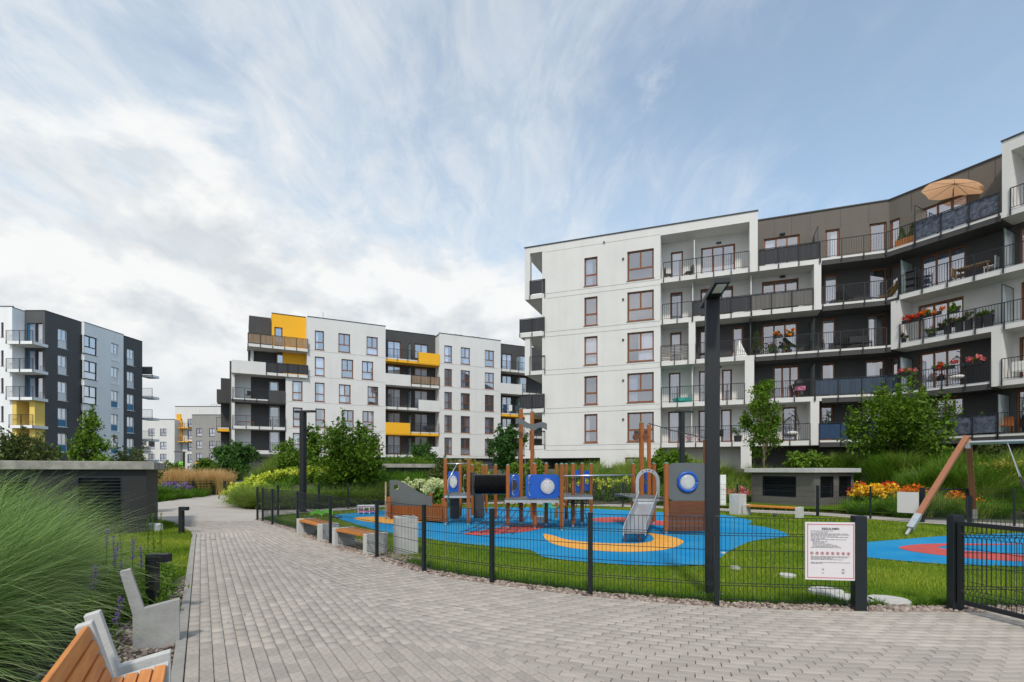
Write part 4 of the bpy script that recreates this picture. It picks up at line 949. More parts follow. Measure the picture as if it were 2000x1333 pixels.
# ================================================================ BALCONY THINGS
YZX = Matrix(((0, 0, 1, 0), (1, 0, 0, 0), (0, 1, 0, 0), (0, 0, 0, 1)))
def on(fr, px, v, r_, dz=0): u = fr.U(px, v); p = fr.W(u, v, LV[r_]+dz); return (p.x, p.y, p.z)
def leaves(name, n, cen, rad, size, m, parent=None, shell=.35, flat=0.4, label=None, cat=None, kind=None, seedpts=None, spread=.18, updir=.3):
    """leaf-sized folded faces clumped through an ellipsoidal volume"""
    cen = np.array(cen, float); rad = np.array(rad, float)
    if seedpts is None:
        nc = max(6, n//70); d = rng.normal(size=(nc, 3)); d /= np.linalg.norm(d, axis=1)[:, None]
        seedpts = cen+d*rad*(rng.random((nc, 1))**shell)
    idx = rng.integers(0, len(seedpts), n); r0 = float(np.mean(rad))
    P = seedpts[idx]+rng.normal(0, spread*r0, (n, 3))
    nrm = rng.normal(size=(n, 3)); nrm[:, 2] += updir*2; nrm /= np.linalg.norm(nrm, axis=1)[:, None]
    t = np.cross(nrm, rng.normal(size=(n, 3))); t /= np.linalg.norm(t, axis=1)[:, None]; b = np.cross(nrm, t)
    s = size*rng.uniform(.45, 1.55, n)[:, None]
    V = np.stack([P-t*s, P+b*s*flat-nrm*s*.15, P+t*s, P-b*s*flat-nrm*s*.15], 1).reshape(-1, 3)
    Fq = (np.array([[0, 1, 2, 3]])+(np.arange(n)*4)[:, None])
    return tag(rawmesh(name, V, Fq, m, parent), label, cat, kind=kind)
def flower_box(loc, rz, label, bloom, w=.7):
    t = thing('flower_box', label, 'flower box', loc, rz, 'hanging flower boxes on the railings')
    MB().prism([(-.09, 0), (.09, 0), (.11, .18), (-.11, .18)], -w/2, w/2, M=YZX).build('box', 'pot_dark', t)
    leaves('foliage', 260, (0, 0, .25), (w*.55, .18, .16), .045, 'leaf_mid', t); leaves('blooms', 240, (0, -.05, .27), (w*.62, .24, .20), .05, bloom, t, flat=.8)
def pot_plant(loc, label, w=.3, h=.55, ph=.6, pr=.3, leaf='leaf_mid', pot='pot_dark', cone=False, group=None, rz=0):
    t = thing('potted_plant', label, 'potted plant', loc, rz, group)
    p = [(-w*.4, -w*.4), (w*.4, -w*.4), (w*.4, w*.4), (-w*.4, w*.4)]; q = [(x*1.25, y*1.25) for x, y in p]
    MB().add([(x, y, 0) for x, y in p]+[(x, y, h) for x, y in q], [(3, 2, 1, 0), (4, 5, 6, 7)]+[(i, (i+1) % 4, 4+(i+1) % 4, 4+i) for i in range(4)]).build('pot', pot, t)
    if cone:
        z = rng.random(600)**1.3*ph; a = rng.uniform(0, 6.28, 600); r = (1-z/ph)*pr+.02
        leaves('foliage', 1400, (0, 0, 0), (pr, pr, pr), .035, leaf, t, seedpts=np.stack([np.cos(a)*r, np.sin(a)*r, z+h], 1), spread=.12)
    elif ph > 0: leaves('foliage', 420, (0, 0, h+ph*.45), (pr, pr, ph*.5), .06, leaf, t, flat=.25)
    return t
gp = 'dark tapered planters along the third floor balcony'
for px, z, w_ in ((1851, .5, .28), (1873, .6, .30), (1892, .62, .30), (1912, .62, .32), (1931, .7, .36)):
    pot_plant(on(FC, px, .3, 3), {1851: 'small dark planter with bushy green plant beside the flowers', 1873: 'dark tapered planter with low mound of leaves', 1892: 'dark tapered planter with spiky grassy leaves', 1912: 'dark tapered planter with thin stalks', 1931: 'widest dark planter with full foliage next to the glass screen'}[px], w_, z, .45 if px in (1851, 1892) else .25, .26, 'leaf_mid' if px != 1892 else 'leaf_olive', group=gp, rz=FC.ang())
pot_plant(on(FC, 1764, .35, 3), 'low pot of pink flowers at the balcony corner', .25, .3, .3, .22, 'leaf_mid', rz=FC.ang()); pot_plant(on(FC, 1820, .35, 3), 'green leafy pot between pink blossoms', .3, .3, .4, .3, 'leaf_bright', rz=FC.ang())
for px, r_, lab, m, z in ((1781, 3, 'red flowers with trailing leaves on the third floor rail, left end', 'bloom_red', 1.05), (1818, 3, 'large orange red geranium box in front of the balcony window', 'bloom_orange', 1.15), (1862, 3, 'dark hanging basket with green leaves on the third floor rail', 'leaf_mid', 1.05),
      (1772, 2, 'coral geranium box beside the frosted screen, second floor', 'bloom_pink', .85), (1843, 2, 'bright red geranium box at the middle of the second floor rail', 'bloom_red', .92), (1897, 2, 'pink and white geranium box at the right of the hanging chair', 'bloom_pink', .95)):
    flower_box(on(FC, px, -.15, r_, z), FC.ang(), lab, m, .95 if m != 'leaf_mid' else .5)
t = thing('planter_box', 'orange wooden planter with two small conifers on the top balcony', 'planter', on(FC, 1771, .5, 5), FC.ang())
MB().box(-.55, .55, -.2, .2, 0, .5).build('box', 'pot_orange', t, bevel=.01)
for dx in (-.25, .3):
    z = rng.random(400)**1.3*.75; a = rng.uniform(0, 6.28, 400); r = (1-z/.75)*.22+.02; leaves('conifer', 800, (0, 0, 0), (.2,)*3, .035, 'leaf_dark', t, seedpts=np.stack([dx+np.cos(a)*r, np.sin(a)*r, z+.5], 1), spread=.12)
pot_plant(on(FA, 1478, .5, 3), 'tall narrow conical conifer in a pot on the dark third floor balcony', .35, .4, 1.25, .33, 'leaf_olive', cone=True)
pot_plant(on(FA, 1498, .6, 4), 'small conifer in pot standing by the partition on the fourth floor', .25, .35, .9, .2, 'leaf_dark', cone=True)
pot_plant(on(FC, 1926, .5, 1), 'bright yellow green bush in a pot on the lowest balcony', .3, .5, .9, .35, 'leaf_bright')
pot_plant(on(FC, 1880, .8, 1), 'tall potted tree behind the patterned screen', .3, .5, 1.2, .4, 'leaf_olive')
pot_plant(on(FA, 1441, .5, 1), 'round green bush in a pot on the first floor balcony', .4, .45, .8, .4, 'leaf_dark')
def chair(loc, rz, label, m, group=None, w=.5):
    t = thing('chair', label, 'chair', loc, rz, group)
    MB().box(-w/2, w/2, -.25, .25, .42, .46).build('seat', m, t); MB().box(-w/2, w/2, .22, .26, .46, .92).build('backrest', m, t)
    for x in (-w/2+.03, w/2-.03):
        for y in (-.22, .22): MB().cyl((x, y, 0), (x, y, .42), .018, .018, 6).build('leg', m, t)
    return t
def table(loc, rz, label, m, w=.9, d=.6, h=.72):
    t = thing('table', label, 'table', loc, rz)
    MB().box(-w/2, w/2, -d/2, d/2, h-.04, h).build('tabletop', m, t)
    for x in (-w/2+.06, w/2-.06):
        for y in (-d/2+.06, d/2-.06): MB().box(x-.025, x+.025, y-.025, y+.025, 0, h-.04).build('leg', m, t)
table(on(FC, 1902, .7, 4), FC.ang(), 'pale wooden table on the fourth floor balcony', 'slat_wood', 1.5, .7)
chair(on(FC, 1936, .7, 4), FC.ang()+R(-90), 'white slatted chair right of the pale table', 'plastic_white')
chair(on(FC, 1872, .8, 4), FC.ang()+R(90), 'light wooden chair left of the pale table', 'slat_wood')
chair(on(FC, 1992, .7, 2), FC.ang()+R(180), 'chair with a patterned white cushion at the right edge', 'cloth_white')
chair(on(FA, 1305, .7, 5), R(90), 'black chair beside the top floor door', 'plastic_black'); chair(on(FA, 1345, .8, 5), R(-90), 'low black lounge chair by the top floor partition', 'plastic_black', w=.6)
chair(on(FA, 1372, .7, 3), R(60), 'dark garden chair just left of the tall lamp post', 'plastic_black'); chair(on(FA, 1402, .8, 1), R(-60), 'dark folding chair on the first floor balcony', 'plastic_black')
chair(on(FC, 1965, .6, 1), FC.ang(), 'reddish brown wooden chair on the lowest balcony at the right', 'play_wood')
chair(on(FA, 1650, .7, 4), R(20), 'black sun chair on the dark fourth floor balcony', 'plastic_black', w=.9)
chair(on(FA, 1650, .8, 3), R(10), 'dark sofa chair low behind the third floor railing', 'plastic_black', w=1.1); chair(on(FA, 1682, .8, 3), R(-10), 'second dark sofa chair, nearer the yellow blind', 'plastic_black', w=1.1)
# parasol leaning on the top floor
t = thing('parasol', 'peach coloured tilted parasol on the top floor balcony', 'parasol', on(FC, 1862, .55, 5), FC.ang())
MB().cyl((0, 0, 0), (0, 0, 2.42), .025, .025, 8).build('pole', 'dark_frame', t)
Mt = Matrix.Translation((0, 0, 2.45))@Matrix.Rotation(R(14), 4, 'Y')@Matrix.Rotation(R(-8), 4, 'X')
n_ = 8; mb = MB(Mt); pts = [(0, 0, .28)]+[(1.45*math.cos(2*math.pi*(k_+.5)/n_), 1.45*math.sin(2*math.pi*(k_+.5)/n_), -.16) for k_ in range(n_)]+[(1.36*math.cos(2*math.pi*(k_+1)/n_), 1.36*math.sin(2*math.pi*(k_+1)/n_), -.10) for k_ in range(n_)]
fs = []
for k_ in range(n_): fs += [(0, 1+k_, 1+n_+k_), (0, 1+n_+k_, 1+(k_+1) % n_)]
mb.add(pts, fs); mb.build('canopy', 'parasol', t, fix=False)
for k_ in range(n_): a = 2*math.pi*(k_+.5)/n_; MB(Mt).cyl((0, 0, .24), (1.42*math.cos(a), 1.42*math.sin(a), -.18), .012, .008, 5).build('rib', 'dark_frame', t)
def bicycle(loc, rz, label, m='plastic_black', s=1.):
    t = thing('bicycle', label, 'bicycle', loc, rz)
    for x in (-.5*s, .5*s):
        n_ = 20; ring = [(x+.33*s*math.cos(2*math.pi*k_/n_), 0, .34*s+.33*s*math.sin(2*math.pi*k_/n_)) for k_ in range(n_+1)]
        w = MB().tube(ring, .02, 5).build('wheel', 'plastic_black', t)
        sp = MB()
        for k_ in range(8): a = math.pi*k_/4; sp.cyl((x, 0, .34*s), (x+.32*s*math.cos(a), 0, .34*s+.32*s*math.sin(a)), .004, .004, 4)
        sp.build('spokes', 'galv', w)
    f = MB(); P_ = {k_: (a*s, 0, b*s) for k_, (a, b) in dict(r=(-.5, .34), b=(-.05, .30), s=(-.18, .80), h=(.36, .82), f=(.5, .34), g=(.34, .98)).items()}
    for a, b in ('rb', 'rs', 'bs', 'sh', 'bh', 'hf', 'hg'): f.cyl(P_[a], P_[b], .016, .016, 6)
    f.build('frame', m, t); MB().box(-.30*s, -.08*s, -.06, .06, .86*s, .90*s).build('saddle', 'plastic_black', t); MB().cyl((.34*s, -.25*s, 1.0*s), (.34*s, .25*s, 1.0*s), .014, .014, 6).build('handlebar', 'plastic_black', t)
bicycle(on(FA, 1606, .6, 3), R(70), 'child size bicycle parked beside the third floor door', s=.8); bicycle(on(FA, 1500, .5, 3), R(15), 'bicycle behind the conifer on the third floor', s=.9)
bicycle(on(FA, 1347, .6, 1), R(0), 'pink child bicycle on the first floor balcony', 'plastic_pink', .7)
def egg_chair(loc, rz, label):
    t = thing('hanging_chair', label, 'hanging chair', loc, rz)
    MB().tube([(.45, .2, 0), (.50, .2, .6), (.48, .2, 1.3), (.3, .15, 1.85), (0, .05, 2.0)], .022, 8).build('stand', 'plastic_black', t)
    MB().cyl((0, .1, 0), (0, .1, .04), .5, .5, 20).build('base', 'plastic_black', t)
    sh = MB()
    for k_ in range(10):
        a = math.pi*(k_/9)+0; sh.tube([(.0, .05, 1.75), (.42*math.cos(a), .05+.30*math.sin(a), 1.35), (.5*math.cos(a), .05+.36*math.sin(a), .85), (.30*math.cos(a), .05+.22*math.sin(a), .42), (0, .05, .34)], .010, 4)
    for z, r in ((1.4, .40), (1.1, .49), (.85, .5), (.6, .42)):
        sh.tube([(r*math.cos(math.pi*k_/10), .05+r*.72*math.sin(math.pi*k_/10), z) for k_ in range(11)], .010, 4)
    sh.build('shell', 'plastic_black', t, fix=False); MB().sph((0, .08, .55), .38, 12, 6, sc=(1, .7, .35)).build('cushion', 'cloth_white', t, smooth=True)
egg_chair(on(FC, 1868, .7, 2), FC.ang(), 'black hanging basket chair between the geraniums'); egg_chair(on(FA, 1549, .7, 1), R(0), 'wicker hanging chair behind the young tree')
t = thing('storage_rack', 'black open shelf rack beside the frosted screen', 'rack', on(FC, 1776, .8, 4), FC.ang())
for x in (-.4, .4):
    for y in (-.2, .2): MB().box(x-.02, x+.02, y-.02, y+.02, 0, 1.6).build('post', 'plastic_black', t)
for z in (.2, .6, 1.0, 1.4): MB().box(-.42, .42, -.22, .22, z, z+.03).build('shelf', 'plastic_black', t)
for z, w_ in ((.23, .6), (.63, .5), (1.03, .65)): tag(MB().box(-w_/2, w_/2, -.15, .15, 0, .22).build('storage_box', 'cloth_dark', None, on(FC, 1776, .8, 4, z), FC.ang()), {.23: 'dark box on the lowest shelf of the black rack', .63: 'dark box on the middle shelf of the black rack', 1.03: 'dark box on the upper shelf of the black rack'}[z], 'box', 'boxes on the balcony rack')
t = thing('deck_chair', 'yellow fabric deck chair on the fourth floor balcony', 'deck chair', on(FC, 1741, .6, 4), FC.ang())
mb = MB(); prof = [(-.65, .35), (-.3, .28), (0, .35), (.45, .95)]
for k_ in range(3): (a, b), (c, d) = prof[k_], prof[k_+1]; mb.add([(a, -.3, b), (c, -.3, d), (c, .3, d), (a, .3, b)], [(0, 1, 2, 3)])
mb.build('sling', 'cloth_yellow', t, fix=False)
for y in (-.31, .31): MB().bar((-.6, y, 0), (.5, y, 1.0), .03, .03).build('rail', 'slat_wood', t); MB().bar((.45, y, 0), (-.65, y, .4), .03, .03).build('rail', 'slat_wood', t)
t = thing('hammock', 'dark green hammock slung on the third floor balcony', 'hammock', on(FA, 1561, .7, 3), 0)
n_ = 12; vv = [(-1.0+2.0*k_/n_, y, .45+.55*(abs(k_/n_-.5)*2)**2) for y in (-.25, .25) for k_ in range(n_+1)]
MB().add(vv, [(k_, k_+1, n_+2+k_, n_+1+k_) for k_ in range(n_)]).build('cloth', 'green_net', t, fix=False); MB().tube([(-1.1, 0, 0), (-1.05, 0, 1.05), (-1.0, 0, 1.0)], .02, 6).tube([(1.1, 0, 0), (1.05, 0, 1.05), (1.0, 0, 1.0)], .02, 6).build('stand', 'plastic_black', t)
t = thing('play_tent', 'small white pointed play tent on the third floor balcony', 'tent', on(FA, 1444, .7, 3), 0)
MB().add([(-.4, -.4, 0), (.4, -.4, 0), (.4, .4, 0), (-.4, .4, 0), (0, 0, 1.25)], [(0, 1, 4), (1, 2, 4), (2, 3, 4), (3, 0, 4)]).build('canvas', 'cloth_white', t); MB().cyl((0, 0, 1.2), (.05, .02, 1.4), .015, .015, 5).build('pole', 'slat_wood', t)
t = thing('paddling_pool', 'turquoise plastic paddling pool on the second floor balcony', 'paddling pool', on(FA, 1333, .6, 2), 0)
MB().cyl((0, 0, 0), (0, 0, .32), .62, .70, 18).build('tub', 'plastic_teal', t); MB().sph((.2, 0, .34), .12, 8, 5).build('toy', 'bloom_orange', t)
t = thing('pushchair', 'dark pushchair with pink seat on the second floor balcony', 'pushchair', on(FA, 1561, .6, 2), 0)
MB().sph((0, 0, .95), .32, 10, 6, sc=(1, .8, 1)).build('hood', 'plastic_black', t); MB().box(-.25, .25, -.3, .1, .5, .75).build('seat', 'plastic_pink', t)
for x in (-.3, .3):
    for y in (-.3, .3): MB().cyl((x, y, .15), (x*1.1, y, .15), .15, .15, 10).build('wheel', 'plastic_black', t)
MB().bar((-.25, .1, .3), (-.25, .5, 1.1), .03, .03).bar((.25, .1, .3), (.25, .5, 1.1), .03, .03).build('frame', 'galv', t)
for fr, px, v, r_, lab, grp in ((FA, 1520, .35, 3, 'hanging basket left above the hammock', 0), (FA, 1542, .35, 3, 'hanging basket right above the hammock', 0)):
    p = on(fr, px, -.05, r_, 1.0); flower_box(p, fr.ang(), lab, 'bloom_orange', .5)
pot_plant(on(FA, 1512, .3, 3), 'bright low leafy plant at the edge of the third floor slab', .3, .2, .35, .5, 'leaf_bright'); pot_plant(on(FA, 1540, .5, 3), 'dark leafy pot beneath the hammock', .3, .3, .4, .4, 'leaf_dark')
# things on the middle block's balconies
pot_plant((*FM.W(FM.U(545), .3).xy, LV[4]), 'trailing green plant behind the dark screen of the middle block', .8, .6, .6, .6, 'leaf_dark')
chair((*FM.W(FM.U(485), .6).xy, LV[3]), R(0), 'small chair on the dark corner balcony, third floor of the middle block', 'plastic_black'); chair((*FM.W(FM.U(843), .6).xy, LV[2]), R(0), 'black sofa chair on the yellow balcony of the middle block', 'plastic_black', w=1.2)
table((*FM.W(FM.U(480), .5).xy, LV[2]), FM.ang(), 'low brown table on the corner balcony of the middle block', 'play_wood', 1.6, .5, .5)
for k_, px in enumerate((986, 996, 1008)):
    t = thing('laundry', ('dark laundry hanging at the left of the rail', 'white towel hanging in the middle of the rail', 'blue laundry hanging at the right of the rail')[k_], 'laundry', (*FM.W(FM.U(px), -.1).xy, LV[3]+.3), FM.ang(), 'laundry over the far railing')
    MB().box(-.25, .25, -.05, .0, 0, .75).box(-.25, .25, .08, .11, .2, .75).box(-.25, .25, -.05, .11, .75, .78).build('cloth', ('cloth_navy', 'cloth_white', 'cloth_blue')[k_], t)
# ================================================================ STREET FURNITURE
def at(px, Y, z=0.): return ((px-1000)/F*Y, Y, z)
def wz(py, Y): return CAMZ+(HZ-py)/F*Y
# ---- vent houses with louvres and concrete slab roofs
def vent_house(label, P, ztop, slab, wallm, louvs, over=.25, slabm='concrete_old'):
    """P: four ground corners; louvs: (side index, a, b, z0, z1) fractions along the side"""
    t = thing('ventilation_house', label, 'ventilation building', (P[1][0], P[1][1], 0)); o = np.array(P[1]); Q = [np.array(p)-o for p in P]
    c = sum(Q)/4
    for i in range(4):
        a, b = Q[i], Q[(i+1) % 4]; d = b-a; L_ = np.hypot(*d); ang = math.atan2(d[1], d[0])
        hs = [(x0*L_, x1*L_, z0, z1) for s_, x0, x1, z0, z1 in louvs if s_ == i]
        Mx = Matrix.Translation((a[0], a[1], 0))@Matrix.Rotation(ang, 4, 'Z')
        mb = MB(Mx); wall(mb, 0, L_, -.1, ztop, 0, hs, depth=.14); mb.build('wall', wallm, t, fix=False)
        for x0, x1, z0, z1 in hs:
            mb = MB(Mx); mb.add([(x0, .14, z0), (x1, .14, z0), (x1, .14, z1), (x0, .14, z1)], [(0, 1, 2, 3)]); 
            for e in ((x0, x0+.03, z0, z1), (x1-.03, x1, z0, z1), (x0+.03, x1-.03, z0, z0+.03), (x0+.03, x1-.03, z1-.03, z1)): mb.box(e[0], e[1], -.005, .05, e[2], e[3])
            fr_ = mb.build('louvre_panel', 'louvre', t, fix=False)
            n_ = int((z1-z0)/.085); sl = MB(Matrix.Rotation(R(-38), 4, 'X')).box(x0+.03, x1-.03, -.035, .035, -.004, .004).mesh('louvre_slat', ['louvre'])
            for k_ in range(n_): q = place('louvre_slat', sl, fr_); q.matrix_local = Mx@Matrix.Translation((0, .045, z0+.06+k_*(z1-z0-.1)/n_))
    out = [tuple(c+(q-c)*(1+over/np.hypot(*(q-c))*1.35)) for q in Q]
    MB().prism(out, ztop, ztop+slab).build('roof_slab', slabm, t, bevel=.015)
    return t
cR = np.array([12.95, 22.6]); dl = np.array([-.37, .93]); dr = np.array([.79, .61])
vent_house('taupe brick box with two louvres and pale slab roof, behind the far bench', [cR+dl*3.4, cR, cR+dr*4.3, cR+dr*4.3+dl*3.4], 1.52, .20, 'box_taupe', [(0, .2, .74, .42, 1.36), (1, .14, .46, .42, 1.36), (1, .60, .92, .42, 1.36)], slabm='concrete_light')
cL = np.array([-9.5, 13.7]); dA = np.array([-.866, -.5]); dB = np.array([-.507, .862])
vent_house('large dark box with louvred panel and stained slab roof behind the tall grasses', [cL+dA*6, cL, cL+dB*4.2, cL+dB*4.2+dA*6], 1.63, .21, 'box_dark', [(0, .765, .915, .22, 1.45), (0, .44, .62, .22, 1.45)], over=.16)
cM = np.array(at(845, 31)[:2]); cm0 = np.array(at(742, 30)[:2])
vent_house('dark box with louvres under a stained slab, behind the pale hydrangea bush', [cm0, cM, cM+np.array([.2, 4]), cm0+np.array([.2, 4])], 1.78, .22, 'box_dark', [(0, .10, .42, 1.0, 1.6), (0, .58, .95, 1.0, 1.6)], over=.2)
# ---- lamp posts
def lamp(loc, rz, label, H=3.9, w=.17, arm=.95, back=.28, g='tall street lamps'):
    t = thing('street_lamp', label, 'street lamp', loc, rz, g)
    MB().box(-w/2, w/2, -w*.36, w*.36, -.05, H-.07).build('pole', 'asphalt_metal', t, bevel=.008)
    MB().box(-w/2-.045, w/2+.045, -w*.5-.03, w*.5+.02, -.05, .012).build('base_plate', 'asphalt_metal', t)
    MB().box(-w*.3, w*.3, -w*.36-.004, -w*.36, .45, .85).build('service_door', 'asphalt_metal', t, bevel=.002)
    for bx in (-w/2-.02, w/2+.02): MB().cyl((bx, -w*.5, .012), (bx, -w*.5, .03), .012, .012, 6).build('bolt', 'galv', t)
    MB().box(-w/2-.004, w/2+.004, -arm, back, H-.069, H).build('arm', 'asphalt_metal', t, bevel=.006)
    MB().box(-w/2+.03, w/2-.03, -arm+.04, -arm+.34, H-.078, H-.0695).build('lamp_glass', 'plastic_white', t)
lamp((*at(1391, 6.87)[:2], 0), R(-10), 'tall charcoal lamp post in front of the playground, its arm pointing at the camera', 3.9, .17, .62, .38)
lamp((*at(592, 20.6)[:2], 0), R(80), 'charcoal lamp post by the far corner of the fence', 3.95, .24, .5, .36)
lamp((*at(1332, 20.7)[:2], 0), R(100), 'blue grey lamp post seen above the tower panel', 3.95, .2, .42, .3)
lamp((*at(359, 55)[:2], 0), R(-70), 'distant dark lamp post beside the orange feather grass', 3.6, .25, .9, .2); lamp((*at(1377+0, 60)[:2], 0) if False else (*at(438, 66)[:2], 0), R(-80), 'farthest thin lamp post left of the round tree', 3.9, .2, 1.2, .2)
# ---- bollard lights
def bollard(loc, rz, label, h=.68):
    t = thing('bollard_light', label, 'bollard light', loc, rz, 'low angular bollard lights')
    MB().box(-.05, .05, -.05, .05, -.1, h-.09).build('post', 'asphalt_metal', t, bevel=.004); MB().box(-.05, .185, -.05, .05, h-.089, h).build('head', 'asphalt_metal', t, bevel=.004); MB().box(.06, .17, -.035, .035, h-.095, h-.0895).build('lens', 'plastic_white', t)
bollard((*at(298, 5.85)[:2], 0), R(2), 'near black bollard light behind the concrete bench end')
bollard((*at(354.5, 13.5)[:2], 0), R(-8), 'farther black bollard light on the lawn by the curved kerb')
# ---- benches
def lframe(mb, t0, t1):       # L profile in x (towards the path), z; thickness along y
    prof = [(.07, -.12), (.43, -.12), (.43, .405), (.155, .355), (.055, .72), (-.025, .70), (.07, .30)]
    mb.add([(x, t0, z) for x, z in prof]+[(x, t1, z) for x, z in prof], [tuple(range(7))[::-1], tuple(range(7, 14))]+[(i, (i+1) % 7, 7+(i+1) % 7, 7+i) for i in range(7)])
angP = math.atan2(-A[0], A[1])*0+math.atan2(A[1], A[0])     # local x towards the path
def lend(s_, th, label, far=False):
    base = np.array((-3.1, 4.92))-np.array([B[0], B[1]])*s_-A*.43
    mb = MB(); lframe(mb, 0, th); return tag(mb.build('bench_end', 'concrete_light' if not far else 'concrete', None, (base[0], base[1], 0), angP, bevel=.006), label, 'bench end')
lend(0, .075, 'weathered concrete bench end standing alone in the pebbles by the near bollard', True)
lend(1.66, .075, 'clean concrete bench end right beside the wooden bench at the bottom left')
base = np.array((-3.1, 4.92))-B*1.93-A*.43
t = thing('bench', 'wooden slatted bench with concrete ends at the bottom left corner', 'bench', (base[0], base[1], 0), angP)
for y0 in (0, -1.9): mb = MB(); lframe(mb, y0, y0+.08); mb.build('bench_end', 'concrete_light', t, bevel=.006)
for k_ in range(4):
    x = .145+k_*.070; MB().box(-.9, .9, -.030, .030, 0, .035).build('seat_slat', 'bench_wood', t, (x+.034, -.905, .345+k_*.010), R(90), bevel=.004)
for k_ in range(4):
    f = k_/3; x = .145-.02-.095*f*.92; z = .40+.255*f
    o = MB().box(-.9, .9, -.017, .017, -.036, .036).build('back_slat', 'bench_wood', t, (x, -.905, z+.01), 0, bevel=.004); o.rotation_euler = (0, R(0), R(90)); o.rotation_euler = (R(-20), 0, R(90))
MB().box(-.04, .04, -1.8, -.02, .0, .32).build('back_panel', 'concrete', t)
def simple_bench(p0, p1, label, h=.42, w=.46, wood='bench_wood'):
    p0, p1 = np.array(p0), np.array(p1); d = p1-p0; L_ = np.hypot(*d); t = thing('bench', label, 'bench', (*p0, 0), math.atan2(d[1], d[0]), 'low concrete and wood benches')
    for x in (0, L_-.13): MB().box(x, x+.13, 0, w, -.08, h).build('bench_end', 'concrete_light', t, bevel=.006)
    n_ = 4
    for k_ in range(n_): y = .02+k_*(w-.04)/n_; MB().box(.131, L_-.131, y, y+(w-.04)/n_-.014, h-.065, h-.008).build('seat_slat', wood, t, bevel=.003)
simple_bench(G(757, 1078), G(688, 1062), 'concrete ended bench directly left of the grey litter bin', .38)
simple_bench(G(662, 1054), G(615, 1040), 'farther concrete ended bench beside the fence, with a toy on it', .38)
simple_bench(G(1570, 1011), G(1460, 1004), 'low bench with orange wooden seat on the far side of the lawn', .36, .4)
def bin_(p, rz, w, h, label):
    t = thing('litter_bin', label, 'litter bin', (*p, 0), rz, 'concrete litter bins')
    mb = MB(); w2 = w/2; e = .05
    mb.box(-w2, w2, -w2, w2, -.05, h-.12)
    for a, b, c, d in ((-w2, w2, -w2, -w2+e), (-w2, w2, w2-e, w2), (-w2, -w2+e, -w2+e, w2-e), (w2-e, w2, -w2+e, w2-e)): mb.box(a, b, c, d, h-.12, h)
    mb.build('body', 'concrete_light', t, bevel=.008); MB().cyl((0, 0, h-.119), (0, 0, h-.03), w2*.62, w2*.62, 20).build('liner', 'asphalt_metal', t)
bin_(G(792, 1078), R(22), .42, .70, 'grey concrete litter bin behind the near fence'); bin_(G(1441, 1004), R(30), .42, .74, 'pale concrete litter bin beside the far low bench')
tag(MB().box(-1.8, 1.8, -.1, .1, -.05, .72).build('retaining_wall', 'concrete_light', None, (*at(463, 46.0)[:2], -.05), R(20)), 'short pale concrete wall where the path meets the flower bank', 'wall')

# ================================================================ FENCES
def wire_panel(parent, p0, p1, h=1.02, z0=.06, pitch=.05, fold=True, thick=.0056, hz=(.0, .17, .20, .40, .60, .78, .81, 1.0)):
    p0, p1 = np.array(p0), np.array(p1); d = p1-p0; L_ = np.hypot(*d)
    mb = MB(); n_ = max(2, int(L_/pitch)); r = thick/2
    prof = [(0, 0), (.17, 0), (.185, -.030), (.20, 0), (.78, 0), (.795, -.030), (.81, 0), (1.0, 0)]
    prof = [(b, a*h) for a, b in prof]
    for i in range(1, n_):
        x = i*L_/n_
        pr = [(x, y, z0+z) for y, z in prof]
        v = []
        for q in pr: v += [(q[0]-r, q[1]-r, q[2]), (q[0]+r, q[1]-r, q[2]), (q[0], q[1]+r, q[2])]
        f = [(k_*3+j_, k_*3+(j_+1) % 3, k_*3+3+(j_+1) % 3, k_*3+3+j_) for k_ in range(len(pr)-1) for j_ in range(3)]
        mb.add(v, f)
    for a in hz: mb.box(0, L_, -r*1.3, r*1.3, z0+a*h-r*1.3, z0+a*h+r*1.3)
    o = mb.build('mesh_panel', 'fence_metal', parent, fix=False); o.matrix_world = Matrix.Identity(4)
    o.matrix_local = Matrix.Translation((p0[0]-parent.location.x, p0[1]-parent.location.y, 0))@Matrix.Rotation(math.atan2(d[1], d[0]), 4, 'Z')
    return o
def fence(label, P, h=1.05, w=.055, pitch=.05, skip=(), thick=.0056, widths={}, cat='fence', hs={}):
    t = thing('mesh_fence', label, cat, (*P[0], 0)); o = np.array(P[0])
    for i, p in enumerate(P):
        ww = widths.get(i, w); q = np.array(p)-o
        d = np.array(P[min(i+1, len(P)-1)])-np.array(P[max(i-1, 0)]); a = math.atan2(d[1], d[0]); hh = hs.get(i, h)
        MB().box(-ww/2, ww/2, -ww/2, ww/2, -.05, hh).build('post', 'fence_metal', t, (q[0], q[1], 0), a, bevel=.004)
        if i < len(P)-1 and i not in skip: wire_panel(t, p, P[i+1], pitch=pitch, thick=thick, h=h-.08)
    return t
front = fence('low dark wire mesh fence following the edge of the plaza', FP, 1.06, .055, widths={0: .125}, hs={0: 1.08})
bk1 = [(-8.35, 17.3), G(543, 1006), (G(581+42, 1000)[0], G(623, 1000)[1]), G(680, 994), (-4.2, 24.0), (-2.0, 24.8), (0.3, 25.3), (2.6, 24.5), (4.9, 23.3), (6.9, 21.9), (8.8, 20.6), (10.9, 18.85)]
fence('low wire mesh fence along the far side of the playground', bk1, 1.08, .055, pitch=.07, thick=.005)
rb = [(10.9+.02, 18.8), G(1700, 1013), (G(1801, 1020))]
fence('mesh fence behind the swing left of the far gate', rb, 1.08, .055, pitch=.07, thick=.005, widths={2: .11})
rb2 = [G(1894, 1022), G(1981, 1027), (18.2, 13.9), (24, 12)]
fence('mesh fence behind the swing right of the far gate', rb2, 1.08, .055, pitch=.07, thick=.005, widths={0: .11})
